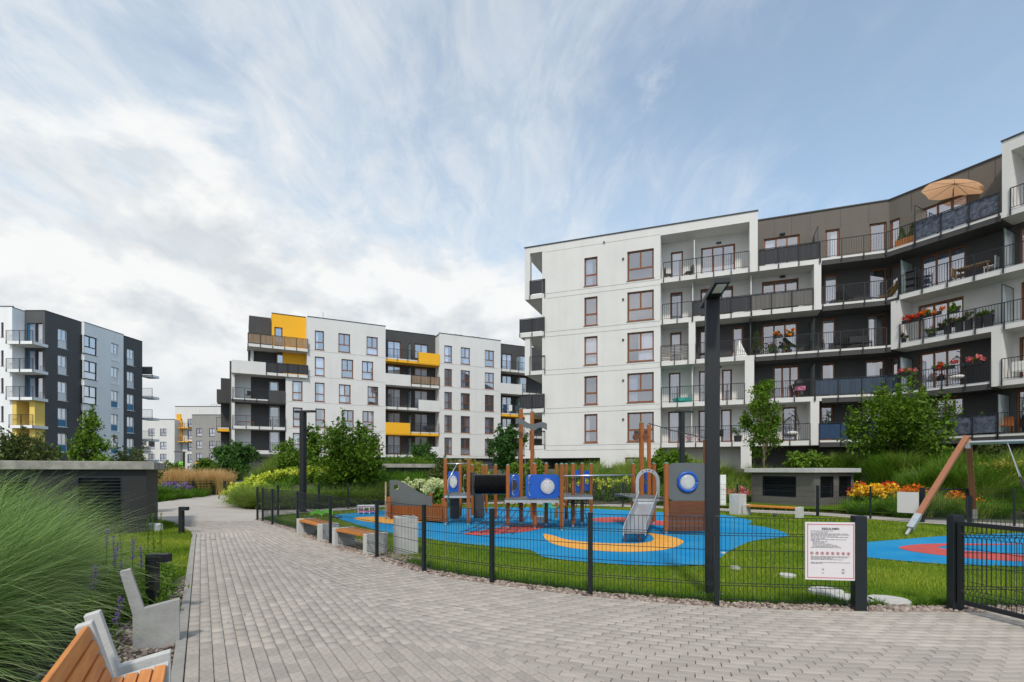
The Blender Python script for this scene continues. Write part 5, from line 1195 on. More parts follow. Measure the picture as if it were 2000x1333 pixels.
def gate(label, p0, p1, h=1.0, z0=.08, w=.045, pitch=.05):
    p0, p1 = np.array(p0), np.array(p1); d = p1-p0; L_ = np.hypot(*d); t = thing('gate', label, 'gate', (*p0, 0), math.atan2(d[1], d[0]))
    f = MB().box(0, L_, -w/2, w/2, z0, z0+w).box(0, L_, -w/2, w/2, h-w, h).box(0, w, -w/2+.001, w/2-.001, z0+w, h-w).box(L_-w, L_, -w/2+.001, w/2-.001, z0+w, h-w).build('frame', 'asphalt_metal', t)
    t2 = thing('x', None, None); bpy.data.objects.remove(t2)
    mb = MB(); n_ = int(L_/pitch); r = .0025
    for i in range(1, n_):
        x = i*L_/n_; prev = None
        for z_, y_ in ((z0+w, 0), (z0+.12, 0), (z0+.15, -.035), (z0+.18, 0), (h-.17, 0), (h-.14, -.035), (h-.11, 0), (h-w, 0)):
            if prev: mb.bar((x, prev[1], prev[0]), (x, y_, z_), .005, .005)
            prev = (z_, y_)
    for z_ in (z0+.12, z0+.18, .35, .55, .72, h-.17, h-.11): mb.box(w, L_-w, -r, r, z_-r, z_+r)
    mb.build('mesh_panel', 'fence_metal', t, fix=False)
    return t
gp_ = G(1866, 1189)
g_ = gate('near gate leaf standing open over the paving at the right edge', (gp_[0]-.02, gp_[1]-.07), (gp_[0]+.20, 4.72), 1.02)
t = thing('gate_post', 'thick black gate post at the right edge of the plaza', 'gate post', (*gp_, 0)); MB().box(-.065, .065, -.05, .05, -.05, 1.08).build('post', 'fence_metal', t, bevel=.005); MB().box(-.055, .055, -.04, .04, 1.08, 1.09).build('cap', 'asphalt_metal', t)
for z_ in (.25, .85): MB().cyl((.02, -.06, z_-.03), (.02, -.06, z_+.03), .012, .012, 8).build('hinge', 'galv', t)
fence('wire mesh fence starting at the near gate post, at the right edge', [(gp_[0]+.05, gp_[1]), (7.2, 6.0), (9.7, 6.0)], 1.06, .055)
gate('distant closed gate behind the leaning swing leg', G(1803, 1020), G(1890, 1022), 1.05, .1)
# notice boards
def board(loc, rz, w, h, label, txt=True):
    t = thing('notice_board', label, 'sign', loc, rz)
    MB().box(-w/2, w/2, 0, .012, 0, h).build('board', 'sign_white', t)
    if not txt: return t
    b = MB(); e = .022; q = .008
    for a_ in ((-w/2+e, w/2-e, e, e+q), (-w/2+e, w/2-e, h-e-q, h-e), (-w/2+e, -w/2+e+q, e+q, h-e-q), (w/2-e-q, w/2-e, e+q, h-e-q)): b.box(a_[0], a_[1], -.002, 0, a_[2], a_[3])
    b.build('border', 'sign_red', t); x0 = -w/2+.06; x1 = w/2-.05
    def text(s_, size, x, z, al='LEFT', m='ink', bold=0):
        cu = bpy.data.curves.new('lettering', 'FONT'); cu.body = s_; cu.size = size; cu.align_x = al; cu.offset = bold
        o = bpy.data.objects.new('tmp', cu); C.objects.link(o); dg = bpy.context.evaluated_depsgraph_get(); me = bpy.data.meshes.new_from_object(o.evaluated_get(dg)); bpy.data.objects.remove(o)
        me.name = 'lettering'; me.materials.clear(); me.materials.append(MATS[m]); l = place('lettering', me, t, (x, -.0018, z)); l.rotation_euler = (R(90), 0, 0)
    text('REGULAMIN', .034, 0, h-.088, 'CENTER', bold=.0012)
    ln = MB(); rs = random.Random(3)
    rows_ = [(.105, .55, 0), (.120, .42, 0), (.137, .92, 0), (.149, .96, 0), (.162, .66, 0), (.176, .93, 0), (.190, .35, 0), (.204, .88, 0), (.217, .22, 0), (.229, .40, .02), (.243, .33, .02), (.256, .52, .02), (.270, .62, .02), (.284, .70, .02), (.297, .75, 0),
             (.400, .96, 0), (.412, .9, 0), (.424, .55, 0), (.436, .80, 0), (.470, .97, 0), (.482, .3, 0), (.545, .22, .12), (.557, .22, .12), (.580, .18, .15), (.592, .22, .12)]
    for z_, fr_, ind in rows_:
        x = x0+ind; end = x0+(x1-x0)*fr_+ind*.4; zz = h*.0+h-z_*h/.67
        while x < end:
            L2 = rs.uniform(.012, .05); ln.box(x, min(x+L2, end), -.0015, -.0005, zz, zz+.0048); x += L2+.006
    for z_ in (.545, .56, .58, .592): zz = h-z_*h/.67; ln.box(.12, .15, -.0015, -.0005, zz, zz+.005)
    ln.build('print', 'ink', t, fix=False)
    pk = MB()
    for k_ in range(8):
        cx = x0+.012+k_*(x1-x0-.02)/7.4; cz = h*.46; ring = 16
        for j in range(ring):
            a, b_ = 2*math.pi*j/ring, 2*math.pi*(j+1)/ring
            pk.add([(cx+.019*math.cos(a), -.0018, cz+.019*math.sin(a)), (cx+.019*math.cos(b_), -.0018, cz+.019*math.sin(b_)), (cx+.014*math.cos(b_), -.0018, cz+.014*math.sin(b_)), (cx+.014*math.cos(a), -.0018, cz+.014*math.sin(a))], [(0, 1, 2, 3)])
        pk.bar((cx-.012, -.002, cz+.012), (cx+.012, -.002, cz-.012), .004, .001)
    pk.build('pictogram_ring', 'sign_red', t, fix=False)
    gk = MB()
    for k_ in range(8):
        cx = x0+.012+k_*(x1-x0-.02)/7.4; cz = h*.46
        gk.box(cx-.006, cx+.004, -.0012, -.0006, cz-.008, cz+.002+.002*(k_ % 3)); gk.box(cx-.003-.003*(k_ % 2), cx+.007, -.0012, -.0006, cz+.0025+.002*(k_ % 3), cz+.009)
    gk.build('pictogram', 'ink', t, fix=False)
    for x in (-w/2+.03, w/2-.03): MB().cyl((x, .0, h-.02), (x, -.006, h-.02), .006, .006, 8).build('bolt', 'galv', t)
sx, sy = np.array(FP[0]), np.array(FP[1]); dd = (sy-sx)/np.hypot(*(sy-sx)); pos = sx+dd*.33
board((pos[0], pos[1]-.05, .335), math.atan2(-dd[1], -dd[0]), .545, .67, 'white playground rules notice with a red border on the near fence')
board((*(np.array(G(1773, 1019))), .27), math.atan2(*(np.array(G(1801, 1020))-np.array(G(1700, 1013)))[::-1]), .58, .66, 'plain white board seen from behind on the far fence', False)
t = thing('lime_sign', 'small bright lime green sign beside the distant lamp post', 'sign', (*at(353, 52)[:2], .6)); MB().box(-.22, .22, -.02, .02, .9, 1.9).build('panel', 'sign_lime', t); MB().cyl((0, .03, -.6), (0, .03, 1.9), .03, .03, 6).build('post', 'galv', t)
t = thing('small_notice', 'tiny white notice in front of the orange grasses', 'sign', (*at(348, 33)[:2], 0)); MB().box(-.12, .12, -.01, .01, .35, .75).build('panel', 'sign_white', t); MB().cyl((0, .02, -.05), (0, .02, .75), .015, .015, 6).build('post', 'galv', t)
# low posts and dark screen wall beyond the feather grass
fence('short dark fence in front of the orange feather grass', [at(329, 33)[:2], at(377, 33.5)[:2], at(417, 35)[:2], at(432, 36)[:2], at(440, 34)[:2]], .95, .1, pitch=.25, thick=.02)
t = thing('dark_fence', 'long dark fence across the far end of the garden', 'fence', (*at(360, 60)[:2], 0))
for k_ in range(11): MB().box(0, 1.0, -.03, .03, 0, 1.55).build('board', 'asphalt_metal', t, (k_*1.02, 0, -.05), 0)
t = thing('frosted_wall', 'dark green screening along the fence behind the rope bridge', 'fence', (4.4, 33, 1.35), R(-10))
for k_ in range(5): MB().box(k_*.66, k_*.66+.65, -.02, .02, 0, .42).build('screen_panel', 'green_net', t)
for k_ in (0, 5): MB().cyl((k_*.66, .03, -1.2), (k_*.66, .03, .5), .025, .025, 6).build('post', 'fence_metal', t)
t = thing('entrance_sign', 'white lettered canopy fascia on two posts by the dark doorway', 'sign', (*at(493, 50)[:2], 0), R(25))
MB().box(0, 1.4, -.05, .05, 3.2, 3.55).box(1.7, 4.2, -.05, .05, 3.2, 3.55).build('fascia', 'sign_white', t)
for x in (-.2, 2.9): MB().cyl((x, 0, -.1), (x, 0, 3.5), .06, .06, 8).build('post', 'galv', t)

# ================================================================ PLAYGROUND SHIP
ship = thing('climbing_ship', 'wooden pirate ship climbing frame with masts, tunnel, blue panels and slide', 'playground structure', (*G(1040, 1030), 0))
SO = np.array(G(1040, 1030))
def L(px, Y, z=0.): p = at(px, Y); return (p[0]-SO[0], p[1]-SO[1], z)
def post(px, Y, top, w=.105, z0=-.05, cap=True, name='post'):
    x, y, _ = L(px, Y); o = MB().box(-w/2, w/2, -w/2, w/2, z0+.12, top-.0).build(name, 'play_wood', ship, (x, y, 0), R(random.choice([0, 8, -6])), bevel=.012)
    MB().box(-.03, .03, -.015, .015, z0, .12).build('post_shoe', 'galv', o)
    if cap: MB().add([(-w/2-.004, -w/2-.004, top), (w/2+.004, -w/2-.004, top), (w/2+.004, w/2+.004, top), (-w/2-.004, w/2+.004, top), (0, 0, top+.035)], [(0, 1, 4), (1, 2, 4), (2, 3, 4), (3, 0, 4), (3, 2, 1, 0)]).build('post_cap', 'cap_green', o)
    return x, y
YB = lambda py: CAMZ*F/(py-HZ)
H_ = 1.78
for px, py, h in ((870, 1024, 1.97), (915, 1025, 1.97), (899, 1012, 1.95), (923, 1009, 1.8), (943, 1007, 1.8), (950, 1005, 1.82), (968, 1016, 1.80), (992, 1031, 1.76), (1044, 1032, 1.80), (1067, 1027, 1.82), (1087, 1014, 1.82),
                  (1097, 1036, 1.78), (1106, 1018, 1.82), (1119, 1029, 1.80), (1137, 1024, 1.82), (1154.5, 1018, 1.82), (1236.5, 1016, 1.82), (1277, 1022.5, 1.82), (1301, 1043, 1.79), (1382, 1043, 1.79)):
    post(px, YB(py), h, .105)
post(1017.5, YB(1024), 3.46, .12, name='mast'); post(1039.5, YB(1016), 3.52, .12, name='mast'); post(1253, YB(1026), 3.02, .115, name='mast'); post(1267.5, YB(1024), 2.98, .105, name='mast'); post(1378, YB(1034), 2.45, .105, name='mast')
def deck(a, b, y0, y1, z, m='panel_dark'):     # grey deck of boards between two pixel columns
    x0, x1 = L(a, y0)[0], L(b, y0)[0]; n_ = max(3, int((y1-y0)/.14)); w_ = (y1-y0)/n_
    o = MB().box(x0, x1, 0, .05, -.07, -.002).box(x0, x1, y1-y0-.05, y1-y0, -.07, -.002).build('deck_frame', 'galv', ship, (0, y0-SO[1], z))
    bm_ = MB().box(x0, x1, .006, w_-.006, 0, .03).mesh('deck_board', ['panel_grey'])
    for k_ in range(n_): place('deck_board', bm_, o, (0, k_*w_, 0))
deck(868, 920, 15.7, 17.4, .86); deck(986, 1048, 14.4, 15.9, .80); deck(1040, 1096, 14.35, 15.7, .80); deck(1096, 1158, 14.6, 16.4, .88); deck(1236, 1302, 14.0, 16.6, .86)
# tunnel
y_ = 15.6; zc = 1.20; xa, xb = L(926, y_)[0], L(993, y_)[0]; n_ = 17; mb = MB()
for k_ in range(n_):
    a = xa+(xb-xa)*k_/n_; w_ = (xb-xa)/n_
    mb.cyl((a, y_-SO[1], zc), (a+w_*.5, y_-SO[1], zc), .275, .32, 28, cap=False); mb.cyl((a+w_*.5, y_-SO[1], zc), (a+w_, y_-SO[1], zc), .32, .275, 28, cap=False)
mb.build('tunnel', 'tube_black', ship, fix=False, smooth=False)
def hole_panel(cx, cy, w, h, r, th, m, name, parent=ship, loc=(0, 0, 0), rz=0, oval=1., rc=.04):
    """rounded panel with a round opening, local x-z plane"""
    n = 32; outer = []; inner = []
    for k_ in range(n):
        a = 2*math.pi*(k_+.5)/n; c, s_ = math.cos(a), math.sin(a); q = min((w/2)/max(abs(c), 1e-6), (h/2)/max(abs(s_), 1e-6))
        X, Z = c*q, s_*q
        ax, az = abs(X)-(w/2-rc), abs(Z)-(h/2-rc)
        if ax > 0 and az > 0:
            l_ = math.hypot(ax, az)
            if l_ > rc: X = math.copysign(w/2-rc+ax*rc/l_, X); Z = math.copysign(h/2-rc+az*rc/l_, Z)
        outer.append((X, Z)); inner.append((cx+r*oval*c, cy+r*s_))
    v = [(x, 0, z) for x, z in outer]+[(x, 0, z) for x, z in inner]+[(x, th, z) for x, z in outer]+[(x, th, z) for x, z in inner]
    f = []
    for i in range(n):
        j = (i+1) % n; f += [(i, j, n+j, n+i), (2*n+j, 2*n+i, 3*n+i, 3*n+j), (j, i, 2*n+i, 2*n+j), (n+i, n+j, 3*n+j, 3*n+i)]
    return MB().add(v, f).build(name, m, parent, loc, rz)
# panels: blue ones with bubble windows, dark ones round the tunnel mouths
def blue(px0, px1, Y, z0, z1, r=.21, cx=0, dome=True, oval=1., rz=0, m='panel_blue'):
    x0, x1 = L(px0, Y)[0], L(px1, Y)[0]; w = x1-x0
    o = hole_panel(cx, 0, w, z1-z0, r, .02, m, 'panel', ship, ((x0+x1)/2, Y-SO[1], (z0+z1)/2), rz, oval)
    ring = MB().tube([(cx+(r+.012)*oval*math.cos(2*math.pi*k_/28), -.006, (r+.012)*math.sin(2*math.pi*k_/28)) for k_ in range(29)], .018, 6).build('window_ring', 'panel_blue', o)
    if dome: d_ = MB().sph((cx, 0, 0), r, 24, 12, sc=(oval, .45, 1)).build('bubble_window', 'pane_bubble', o, smooth=True)
    return o
bm_, bnt, bbs = nodes('pane_bubble'); bbs.inputs['Base Color'].default_value = (.9, .92, .95, 1); bbs.inputs['Roughness'].default_value = .04; bbs.inputs['Alpha'].default_value = .38; bbs.inputs['Coat Weight'].default_value = 1.0
blue(875, 896, 16.9, .92, 1.58, .20, oval=.65); blue(1027, 1092, 14.5, .84, 1.50, .20, cx=.14); blue(995, 1014, 15.4, .84, 1.50, .16, oval=.6, dome=False); blue(1121, 1137, 16.0, .95, 1.62, .14, oval=.6, dome=False); blue(1140, 1153, 17.2, .95, 1.6, .12, oval=.6, dome=False); blue(1255, 1266, 16.6, .92, 1.6, .09, oval=.5, dome=False)
blue(1306, 1384, 13.40, .84, 1.80, .20, cx=-.03, m='panel_grey')
x0 = L(1343, 13.38)[0]; MB().tube([(x0+.235*math.cos(2*math.pi*k_/32), 13.375-SO[1], 1.32+.235*math.sin(2*math.pi*k_/32)) for k_ in range(33)], .038, 8).build('porthole_ring', 'panel_blue', ship, smooth=True)
for a, b, Y, z0, z1 in ((919, 932, 15.95, .88, 1.55), (996, 1012, 16.0, .85, 1.53)):
    xx0, xx1 = L(a, Y)[0], L(b, Y)[0]; MB().box(xx0, xx1, Y-SO[1], Y-SO[1]+.02, z0, z1).build('panel', 'panel_dark', ship)
for a, b, Y in ((878, 897, 17.0), (925, 945, 17.2)): xx0, xx1 = L(a, Y)[0], L(b, Y)[0]; MB().box(xx0, xx1, Y-SO[1], Y-SO[1]+.02, .05, .82).build('panel', 'panel_dark', ship)
# plank cladding under the porthole panel
for k_ in range(6):
    xx0, xx1 = L(1307, 13.4)[0], L(1379, 13.4)[0]; MB().box(xx0, xx1, 0, .035, 0, .122).build('plank', 'play_board', ship, (0, 13.40-SO[1], .07+k_*.128), 0, bevel=.005)
# bow: plank walls, grey curved board with a round hole, short posts
bo = [(761, YB(1013)), (865, YB(1022))]; p0, p1 = np.array(L(761, bo[0][1])[:2]), np.array(L(865, bo[1][1])[:2])
def planks(p0, p1, n, z0, pw=.125, m='play_board', th=.04):
    d = p1-p0; Ln = np.hypot(*d); me = MB().box(0, Ln, -th/2, th/2, 0, pw-.008).mesh('plank', [m])
    for k_ in range(n): o = place('plank', me, ship, (p0[0], p0[1], z0+k_*pw), math.atan2(d[1], d[0]))
planks(p0, p1, 3, .04, .135, 'play_wood'); q0, q1 = np.array(L(768, 20.0)[:2]), np.array(L(868, 18.2)[:2]); planks(q0, q1, 3, .04, .135, 'play_wood'); planks(q0, p0, 3, .04, .135, 'play_wood')
for px, Y, h in ((760, 17.6, .73), (842, 19.2, .80), (866, 16.4, .75)): post(px, Y, h, .115, cap=False)
prof = [(0, .0), (0, .95), (.10, .97), (.25, .95), (.45, .86), (.65, .72), (.85, .55), (1.05, .43), (1.25, .36), (1.32, .33), (1.32, .0)]
d = q1-q0; sc_ = 1.15; nn = len(prof)
v = [(x*sc_, 0, z*.9) for x, z in prof]+[(x*sc_, .03, z*.9) for x, z in prof]
# the hole: split the board round a circle by cutting with a boolean-free ring
hc = (.24, .62); hr = .095; k2 = 20; circ = [(hc[0]+hr*math.cos(2*math.pi*i/k2), hc[1]+hr*math.sin(2*math.pi*i/k2)) for i in range(k2)]
from mathutils.geometry import tessellate_polygon
pl = [[Vector((x*sc_, z*.9, 0)) for x, z in prof], [Vector((x, z, 0)) for x, z in circ]]
tri = tessellate_polygon(pl); allp = [p for q in pl for p in q]
vv = [(p.x, 0, p.y) for p in allp]+[(p.x, .03, p.y) for p in allp]; na = len(allp)
ff = [tuple(t_) for t_ in tri]+[tuple(i+na for i in t_)[::-1] for t_ in tri]+[(i, (i+1) % nn, na+(i+1) % nn, na+i) for i in range(nn)]+[(nn+i, nn+(i+1) % k2, na+nn+(i+1) % k2, na+nn+i) for i in range(k2)]
MB().add(vv, ff).build('bow_board', 'panel_grey', ship, (L(761, 17.9)[0], 17.9-SO[1], .42), R(-12))
MB().cyl((*L(753.5, 17.6)[:2], 0), (*L(753.5, 17.6)[:2], 1.23), .035, .03, 8).build('bow_pole', 'bark_pale', ship)
sh = [np.array(SO)+np.array(p) for p in (p0, p1, q1, q0)]; tag(sheet('sandpit', [tuple(p) for p in sh]+[], .06, 'sand', kind=None), 'sand filled bow of the climbing ship', 'sandpit')
# wavy sail board between the masts
n_ = 26; up = [(x, .055*math.sin(x*9+.6)-.16*x) for x in np.linspace(0, .92, n_)]; v = []
for y in (0, .03): v += [(x, y, z+.085) for x, z in up]+[(x, y, z-.085+.02*math.sin(x*20)) for x, z in up]
f = []
for i in range(n_-1): f += [(i, i+1, n_+i+1, n_+i), (2*n_+i+1, 2*n_+i, 3*n_+i, 3*n_+i+1), (i+1, i, 2*n_+i, 2*n_+i+1), (n_+i, n_+i+1, 3*n_+i+1, 3*n_+i)]
MB().add(v, f).build('sail_board', 'panel_grey', ship, (L(1007, 15.5)[0], 15.45-SO[1], wz(828, 15.5)+.03), 0)
# hand rails, bars, ropes
def pipe(pts, r, m='steel', name='handrail', n=8): return MB().tube([L(*p) for p in pts], r, n).build(name, m, ship, smooth=True)
pipe([(872, 15.8, wz(906, 15.8)), (913, 15.8, wz(906, 15.8))], .018); pipe([(893, 15.8, wz(906, 15.8)), (875, 15.6, wz(938, 15.6)), (875, 15.6, .0)], .018)
for px, Y in ((908, 15.8), (1003, 14.6), (1035, 14.3)): pipe([(px+2, Y, 1.48), (px-1, Y, 1.46), (px-2.5, Y, 1.40), (px-2.5, Y, 1.0), (px-1, Y, .94), (px+2, Y, .92)], .014)
pipe([(1098, 14.9, wz(930, 14.9)), (1238, 15.4, wz(928, 15.4))], .02); 
mb = MB(); Lr = np.array(L(1104, 15.0)); Rr = np.array(L(1232, 15.4))
for k_ in range(13):
    p = Lr+(Rr-Lr)*(k_+.5)/13; z_ = 1.44; s_ = .05
    mb.tube([(p[0]-s_, p[1], z_), (p[0]-s_*.6, p[1], z_-.55), (p[0], p[1], z_-.75), (p[0]+s_*.6, p[1], z_-.55), (p[0]+s_, p[1], z_)], .009, 5)
mb.tube([tuple(Lr+(Rr-Lr)*k_/10+np.array([0, 0, .70-.06*math.sin(math.pi*k_/10)])) for k_ in range(11)], .012, 5); mb.build('rope_bridge', 'rope', ship, fix=False)
pipe([(1267, YB(1024), wz(827, 15.8)), (1320, 15.3, wz(843, 15.3)), (1379, YB(1034), wz(856, 14.5))], .012, 'rope', 'rope')
pipe([(1017, 15.8, 3.1), (1039, 15.8, 2.7), (1046, 15.3, 1.9), (1050, 15, 1.2)], .007, 'rope', 'rope'); pipe([(1017, 15.8, 2.2), (1028, 16, 2.9)], .006, 'rope', 'rope')
for px in (1243, 1260):
    p = L(px, YB(1026)); MB().box(p[0]-.06, p[0]+.06, p[1]-.05, p[1]+.05, 2.66, 2.78).build('pulley_block', 'dark_frame', ship, bevel=.01); MB().cyl((p[0], p[1]-.06, 2.60), (p[0], p[1]+.06, 2.60), .10, .10, 16).build('pulley', 'play_board', ship)
# sloping climbing net in front of the deck
mb = MB(); a0, a1 = np.array(L(988, 14.8, .75)), np.array(L(1040, 14.6, .72)); b0, b1 = np.array(L(898, 13.7, .01)), np.array(L(1000, 13.3, .01))
for k_ in range(6):
    f0 = k_/5; p, q = a0+(a1-a0)*f0, b0+(b1-b0)*f0; mb.tube([tuple(p+(q-p)*g+np.array([0, 0, -.16*math.sin(math.pi*g)])) for g in np.linspace(0, 1, 7)], .011, 5)
for k_ in range(1, 6):
    g = k_/5.5; p, q = a0+(b0-a0)*g, a1+(b1-a1)*g; dz = np.array([0, 0, -.16*math.sin(math.pi*g)]); mb.tube([tuple(p+(q-p)*h_+dz) for h_ in np.linspace(0, 1, 5)], .009, 5)
mb.build('climbing_net', 'rope', ship, fix=False)
mb = MB()
for k_ in range(5): a = L(1110+k_*9, 14.9, .82); mb.tube([a, (a[0]-.08, a[1]-.2, .45), (a[0]+.05, a[1]-.1, .02)], .011, 5)
for k_ in range(3): z_ = .22+.22*k_; mb.tube([L(1108, 14.8, z_), L(1150, 15, z_+.03)], .009, 5)
mb.build('climbing_net', 'rope', ship, fix=False)
# slide: steel trough, sides, arch at the top, feet
sl = thing('slide', '', ''); bpy.data.objects.remove(sl)
T0 = np.array(L(1266, 14.25, .86)); T1 = np.array(L(1241, 12.15, .22)); T2 = np.array(L(1239, 11.75, .20)); path_ = [T0+np.array([0, .12, .02]), T0, T0+(T1-T0)*.5+np.array([0, 0, -.02]), T1, T2]
w2 = .235; v = []
for p in path_: v += [(p[0]-w2, p[1], p[2]), (p[0]+w2, p[1], p[2]), (p[0]-w2, p[1], p[2]-.012), (p[0]+w2, p[1], p[2]-.012)]
f = []
for i in range(len(path_)-1): a = i*4; f += [(a, a+1, a+5, a+4), (a+3, a+2, a+6, a+7), (a, a+4, a+6, a+2), (a+1, a+3, a+7, a+5)]
slide = MB().add(v, f).build('slide', 'steel', ship, fix=False)
for sx_ in (-1, 1):
    v = []; hgts = [.10, .17, .17, .17, .13]
    for p, hh in zip(path_, hgts):
        for y_off in (0, .022): v += [(p[0]+sx_*(w2+y_off), p[1], p[2]-.04), (p[0]+sx_*(w2+y_off), p[1], p[2]+hh)]
    f = []
    for i in range(len(path_)-1): a = i*4; f += [(a, a+1, a+5, a+4), (a+2, a+6, a+7, a+3), (a+1, a+3, a+7, a+5), (a, a+4, a+6, a+2)]
    a = (len(path_)-1)*4; f += [(a, a+1, a+3, a+2), (0, 2, 3, 1)]
    MB().add(v, f).build('slide_side', 'galv', slide)
for sx_ in (-.16, .16): p = T2; MB().cyl((p[0]+sx_, p[1]+.2, -.02), (p[0]+sx_, p[1]+.2, p[2]), .02, .02, 8).build('slide_foot', 'play_wood', slide)
ar = MB(); cx_, cy_ = T0[0], T0[1]+.05; ro, ri, zb, zs = .325, .235, .84, 1.33; k3 = 16; v = []
O_ = [(cx_-ro, zb)]+[(cx_-ro*math.cos(math.pi*i/k3), zs+ro*math.sin(math.pi*i/k3)) for i in range(k3+1)]+[(cx_+ro, zb)]
I_ = [(cx_-ri, zb)]+[(cx_-ri*math.cos(math.pi*i/k3), zs+ri*math.sin(math.pi*i/k3)) for i in range(k3+1)]+[(cx_+ri, zb)]
n_ = len(O_)
for y in (cy_, cy_+.03): v += [(x, y, z) for x, z in O_]+[(x, y, z) for x, z in I_]
f = []
for i in range(n_-1): f += [(i, i+1, n_+i+1, n_+i), (2*n_+i+1, 2*n_+i, 3*n_+i, 3*n_+i+1), (i+1, i, 2*n_+i, 2*n_+i+1), (n_+i, n_+i+1, 3*n_+i+1, 3*n_+i)]
ar.add(v, f).build('slide_arch', 'galv', slide)
for i in range(n_): pass
mb = MB()
for a in (60, 82, 98, 120): x, z = cx_-.28*math.cos(R(a)), zs+.28*math.sin(R(a)); mb.cyl((x, cy_-.002, z), (x, cy_+.0, z), .018, .018, 10)
mb.build('arch_slot', 'panel_dark', slide)
# toys and small things
p = G(716, 1003); t = thing('toy_playset', 'pink and white plastic toy frame on the lawn behind the benches', 'toy', (*p, 0), R(15))
MB().box(-.33, .33, -.15, .15, .05, .10).build('base', 'plastic_pink', t)
for x in (-.3, -.1, .1, .3):
    for y in (-.13, .13): MB().cyl((x, y, 0), (x, y, .28), .018, .018, 6).build('post', 'plastic_white', t)
MB().box(-.34, .34, -.17, .17, .28, .31).build('top', 'plastic_white', t); MB().bar((-.3, -.14, .05), (-.1, -.14, .28), .03, .02).bar((.1, -.14, .28), (.3, -.14, .05), .03, .02).build('brace', 'plastic_pink', t)
t = thing('toy_seesaw', 'lime green plastic toy rocker on the grass by the benches', 'toy', (*G(629, 1008), 0), R(10))
pr = [(x, .13+.10*abs(math.sin(x*9))) for x in np.linspace(-.38, .38, 13)]
MB().add([(x, y, z) for y in (-.11, .11) for x, z in pr]+[(x, y, z-.12) for y in (-.11, .11) for x, z in pr], [(i, i+1, 14+i, 13+i) for i in range(12)]+[(26+i, 26+i+1, i+1, i) for i in range(12)]+[(39+i+1, 39+i, 13+i, 13+i+1) for i in range(12)]).build('body', 'plastic_green', t, fix=False)
chair((*G(1079, 1019), 0), R(40), 'small turquoise plastic chair under the climbing ship', 'plastic_teal', w=.35)
t = thing('toy_trolley', 'white and teal toy bucket under the ship deck', 'toy', (*G(1055, 1022), 0)); MB().cyl((0, 0, 0), (0, 0, .2), .13, .17, 12).build('bucket', 'plastic_white', t); MB().tube([(.15*math.cos(a), 0, .2+.12*math.sin(a)) for a in np.linspace(0, math.pi, 8)], .012, 5).build('handle', 'plastic_teal', t)
tag(MB().tube([(-.15, 0, .0), (-.05, .05, .05), (.05, -.03, .02), (.16, .02, .05)], .02, 5).build('toy_shovel', 'plastic_black', None, (*G(655, 1045), .405)), 'small dark toy left on the far concrete bench', 'toy')
tag(MB().box(-.13, .13, -.03, .03, 0, 1.42).box(-.10, -.06, -.05, -.03, .05, 1.38).box(-.02, .02, -.05, -.03, .05, 1.38).box(.06, .10, -.05, -.03, .05, 1.38).build('ribbed_board', 'plastic_white', None, (*at(1412, 23.6)[:2], 0), R(10)), 'narrow white ribbed board standing right of the tall lamp post', 'board')
tag(MB().sph((0, 0, 0), .07, 8, 5).build('ball', 'cloth_blue', None, (*G(1513, 1009), .05)), 'small blue ball beside the far low bench', 'ball')
# ---- swing
sw = thing('swing_frame', 'large wooden swing frame with silver crossbeam at the right', 'swing', (*G(1770, 1045), 0)); o_ = np.array(G(1770, 1045))
f1 = np.array([0, 0, 0.]); f2 = np.array([14.55-o_[0], 16.6-o_[1], 0]); ap = np.array([12.95-o_[0], 15.0-o_[1], 2.50]); ap2 = np.array([13.15-o_[0], 15.15-o_[1], 2.46]); ax_ = np.array([.58, -.81, -.0])
def leg(parent, a, b, w=.135):
    a, b = np.array(a), np.array(b); k_ = a+(b-a)*.16
    MB().bar(tuple(k_), tuple(b), w, w*.95, roll=R(12)).build('leg', 'swing_wood', parent, bevel=.012)
    s_ = MB().bar(tuple(a+(b-a)*.055), tuple(a+(b-a)*.18), w+.010, w+.006, roll=R(12)); s_.bar(tuple(a), tuple(a+(b-a)*.06), .06, .05, roll=R(12)); s_.build('leg_shoe', 'galv', parent)
leg(sw, f1, ap+np.array([-.02, 0, .06])); leg(sw, f2, ap2+np.array([0.05, .1, .02]))
sh_ = ax_*4.2; leg(sw, f1+sh_+np.array([0, 0, 0]), ap+sh_); leg(sw, f2+sh_, ap2+sh_)
MB().bar(tuple(ap+np.array([.05, 0, -.11])), tuple(ap+sh_+np.array([0, 0, -.11])), .085, .08, roll=R(35)).build('crossbeam', 'galv', sw)
MB().bar(tuple(ap+np.array([-.02, -.02, -.17])), tuple(ap+np.array([.22, .22, -.17])), .10, .18).build('bracket', 'galv', sw)
sb = ap+ax_*1.3
bk_ = thing('basket_swing', 'black ring of the nest swing hanging at the right edge', 'swing seat', tuple(np.array([o_[0], o_[1], 0])+np.array([sb[0], sb[1], .52]))); rr = .5
cxy = np.array([.25, -.30])
MB().tube([(cxy[0]+rr*math.cos(a), cxy[1]+rr*math.sin(a), 0) for a in np.linspace(0, 2*math.pi, 33)], .055, 10).build('ring', 'tube_black', bk_, smooth=True)
mb = MB()
for k_ in range(-4, 5):
    c_ = k_*.11; hw = math.sqrt(max(.01, rr*rr-c_*c_)); mb.tube([(cxy[0]+c_, cxy[1]-hw, 0), (cxy[0]+c_, cxy[1], -.05), (cxy[0]+c_, cxy[1]+hw, 0)], .010, 5); mb.tube([(cxy[0]-hw, cxy[1]+c_, 0), (cxy[0], cxy[1]+c_, -.05), (cxy[0]+hw, cxy[1]+c_, 0)], .010, 5)
mb.build('net', 'rope', bk_, fix=False)
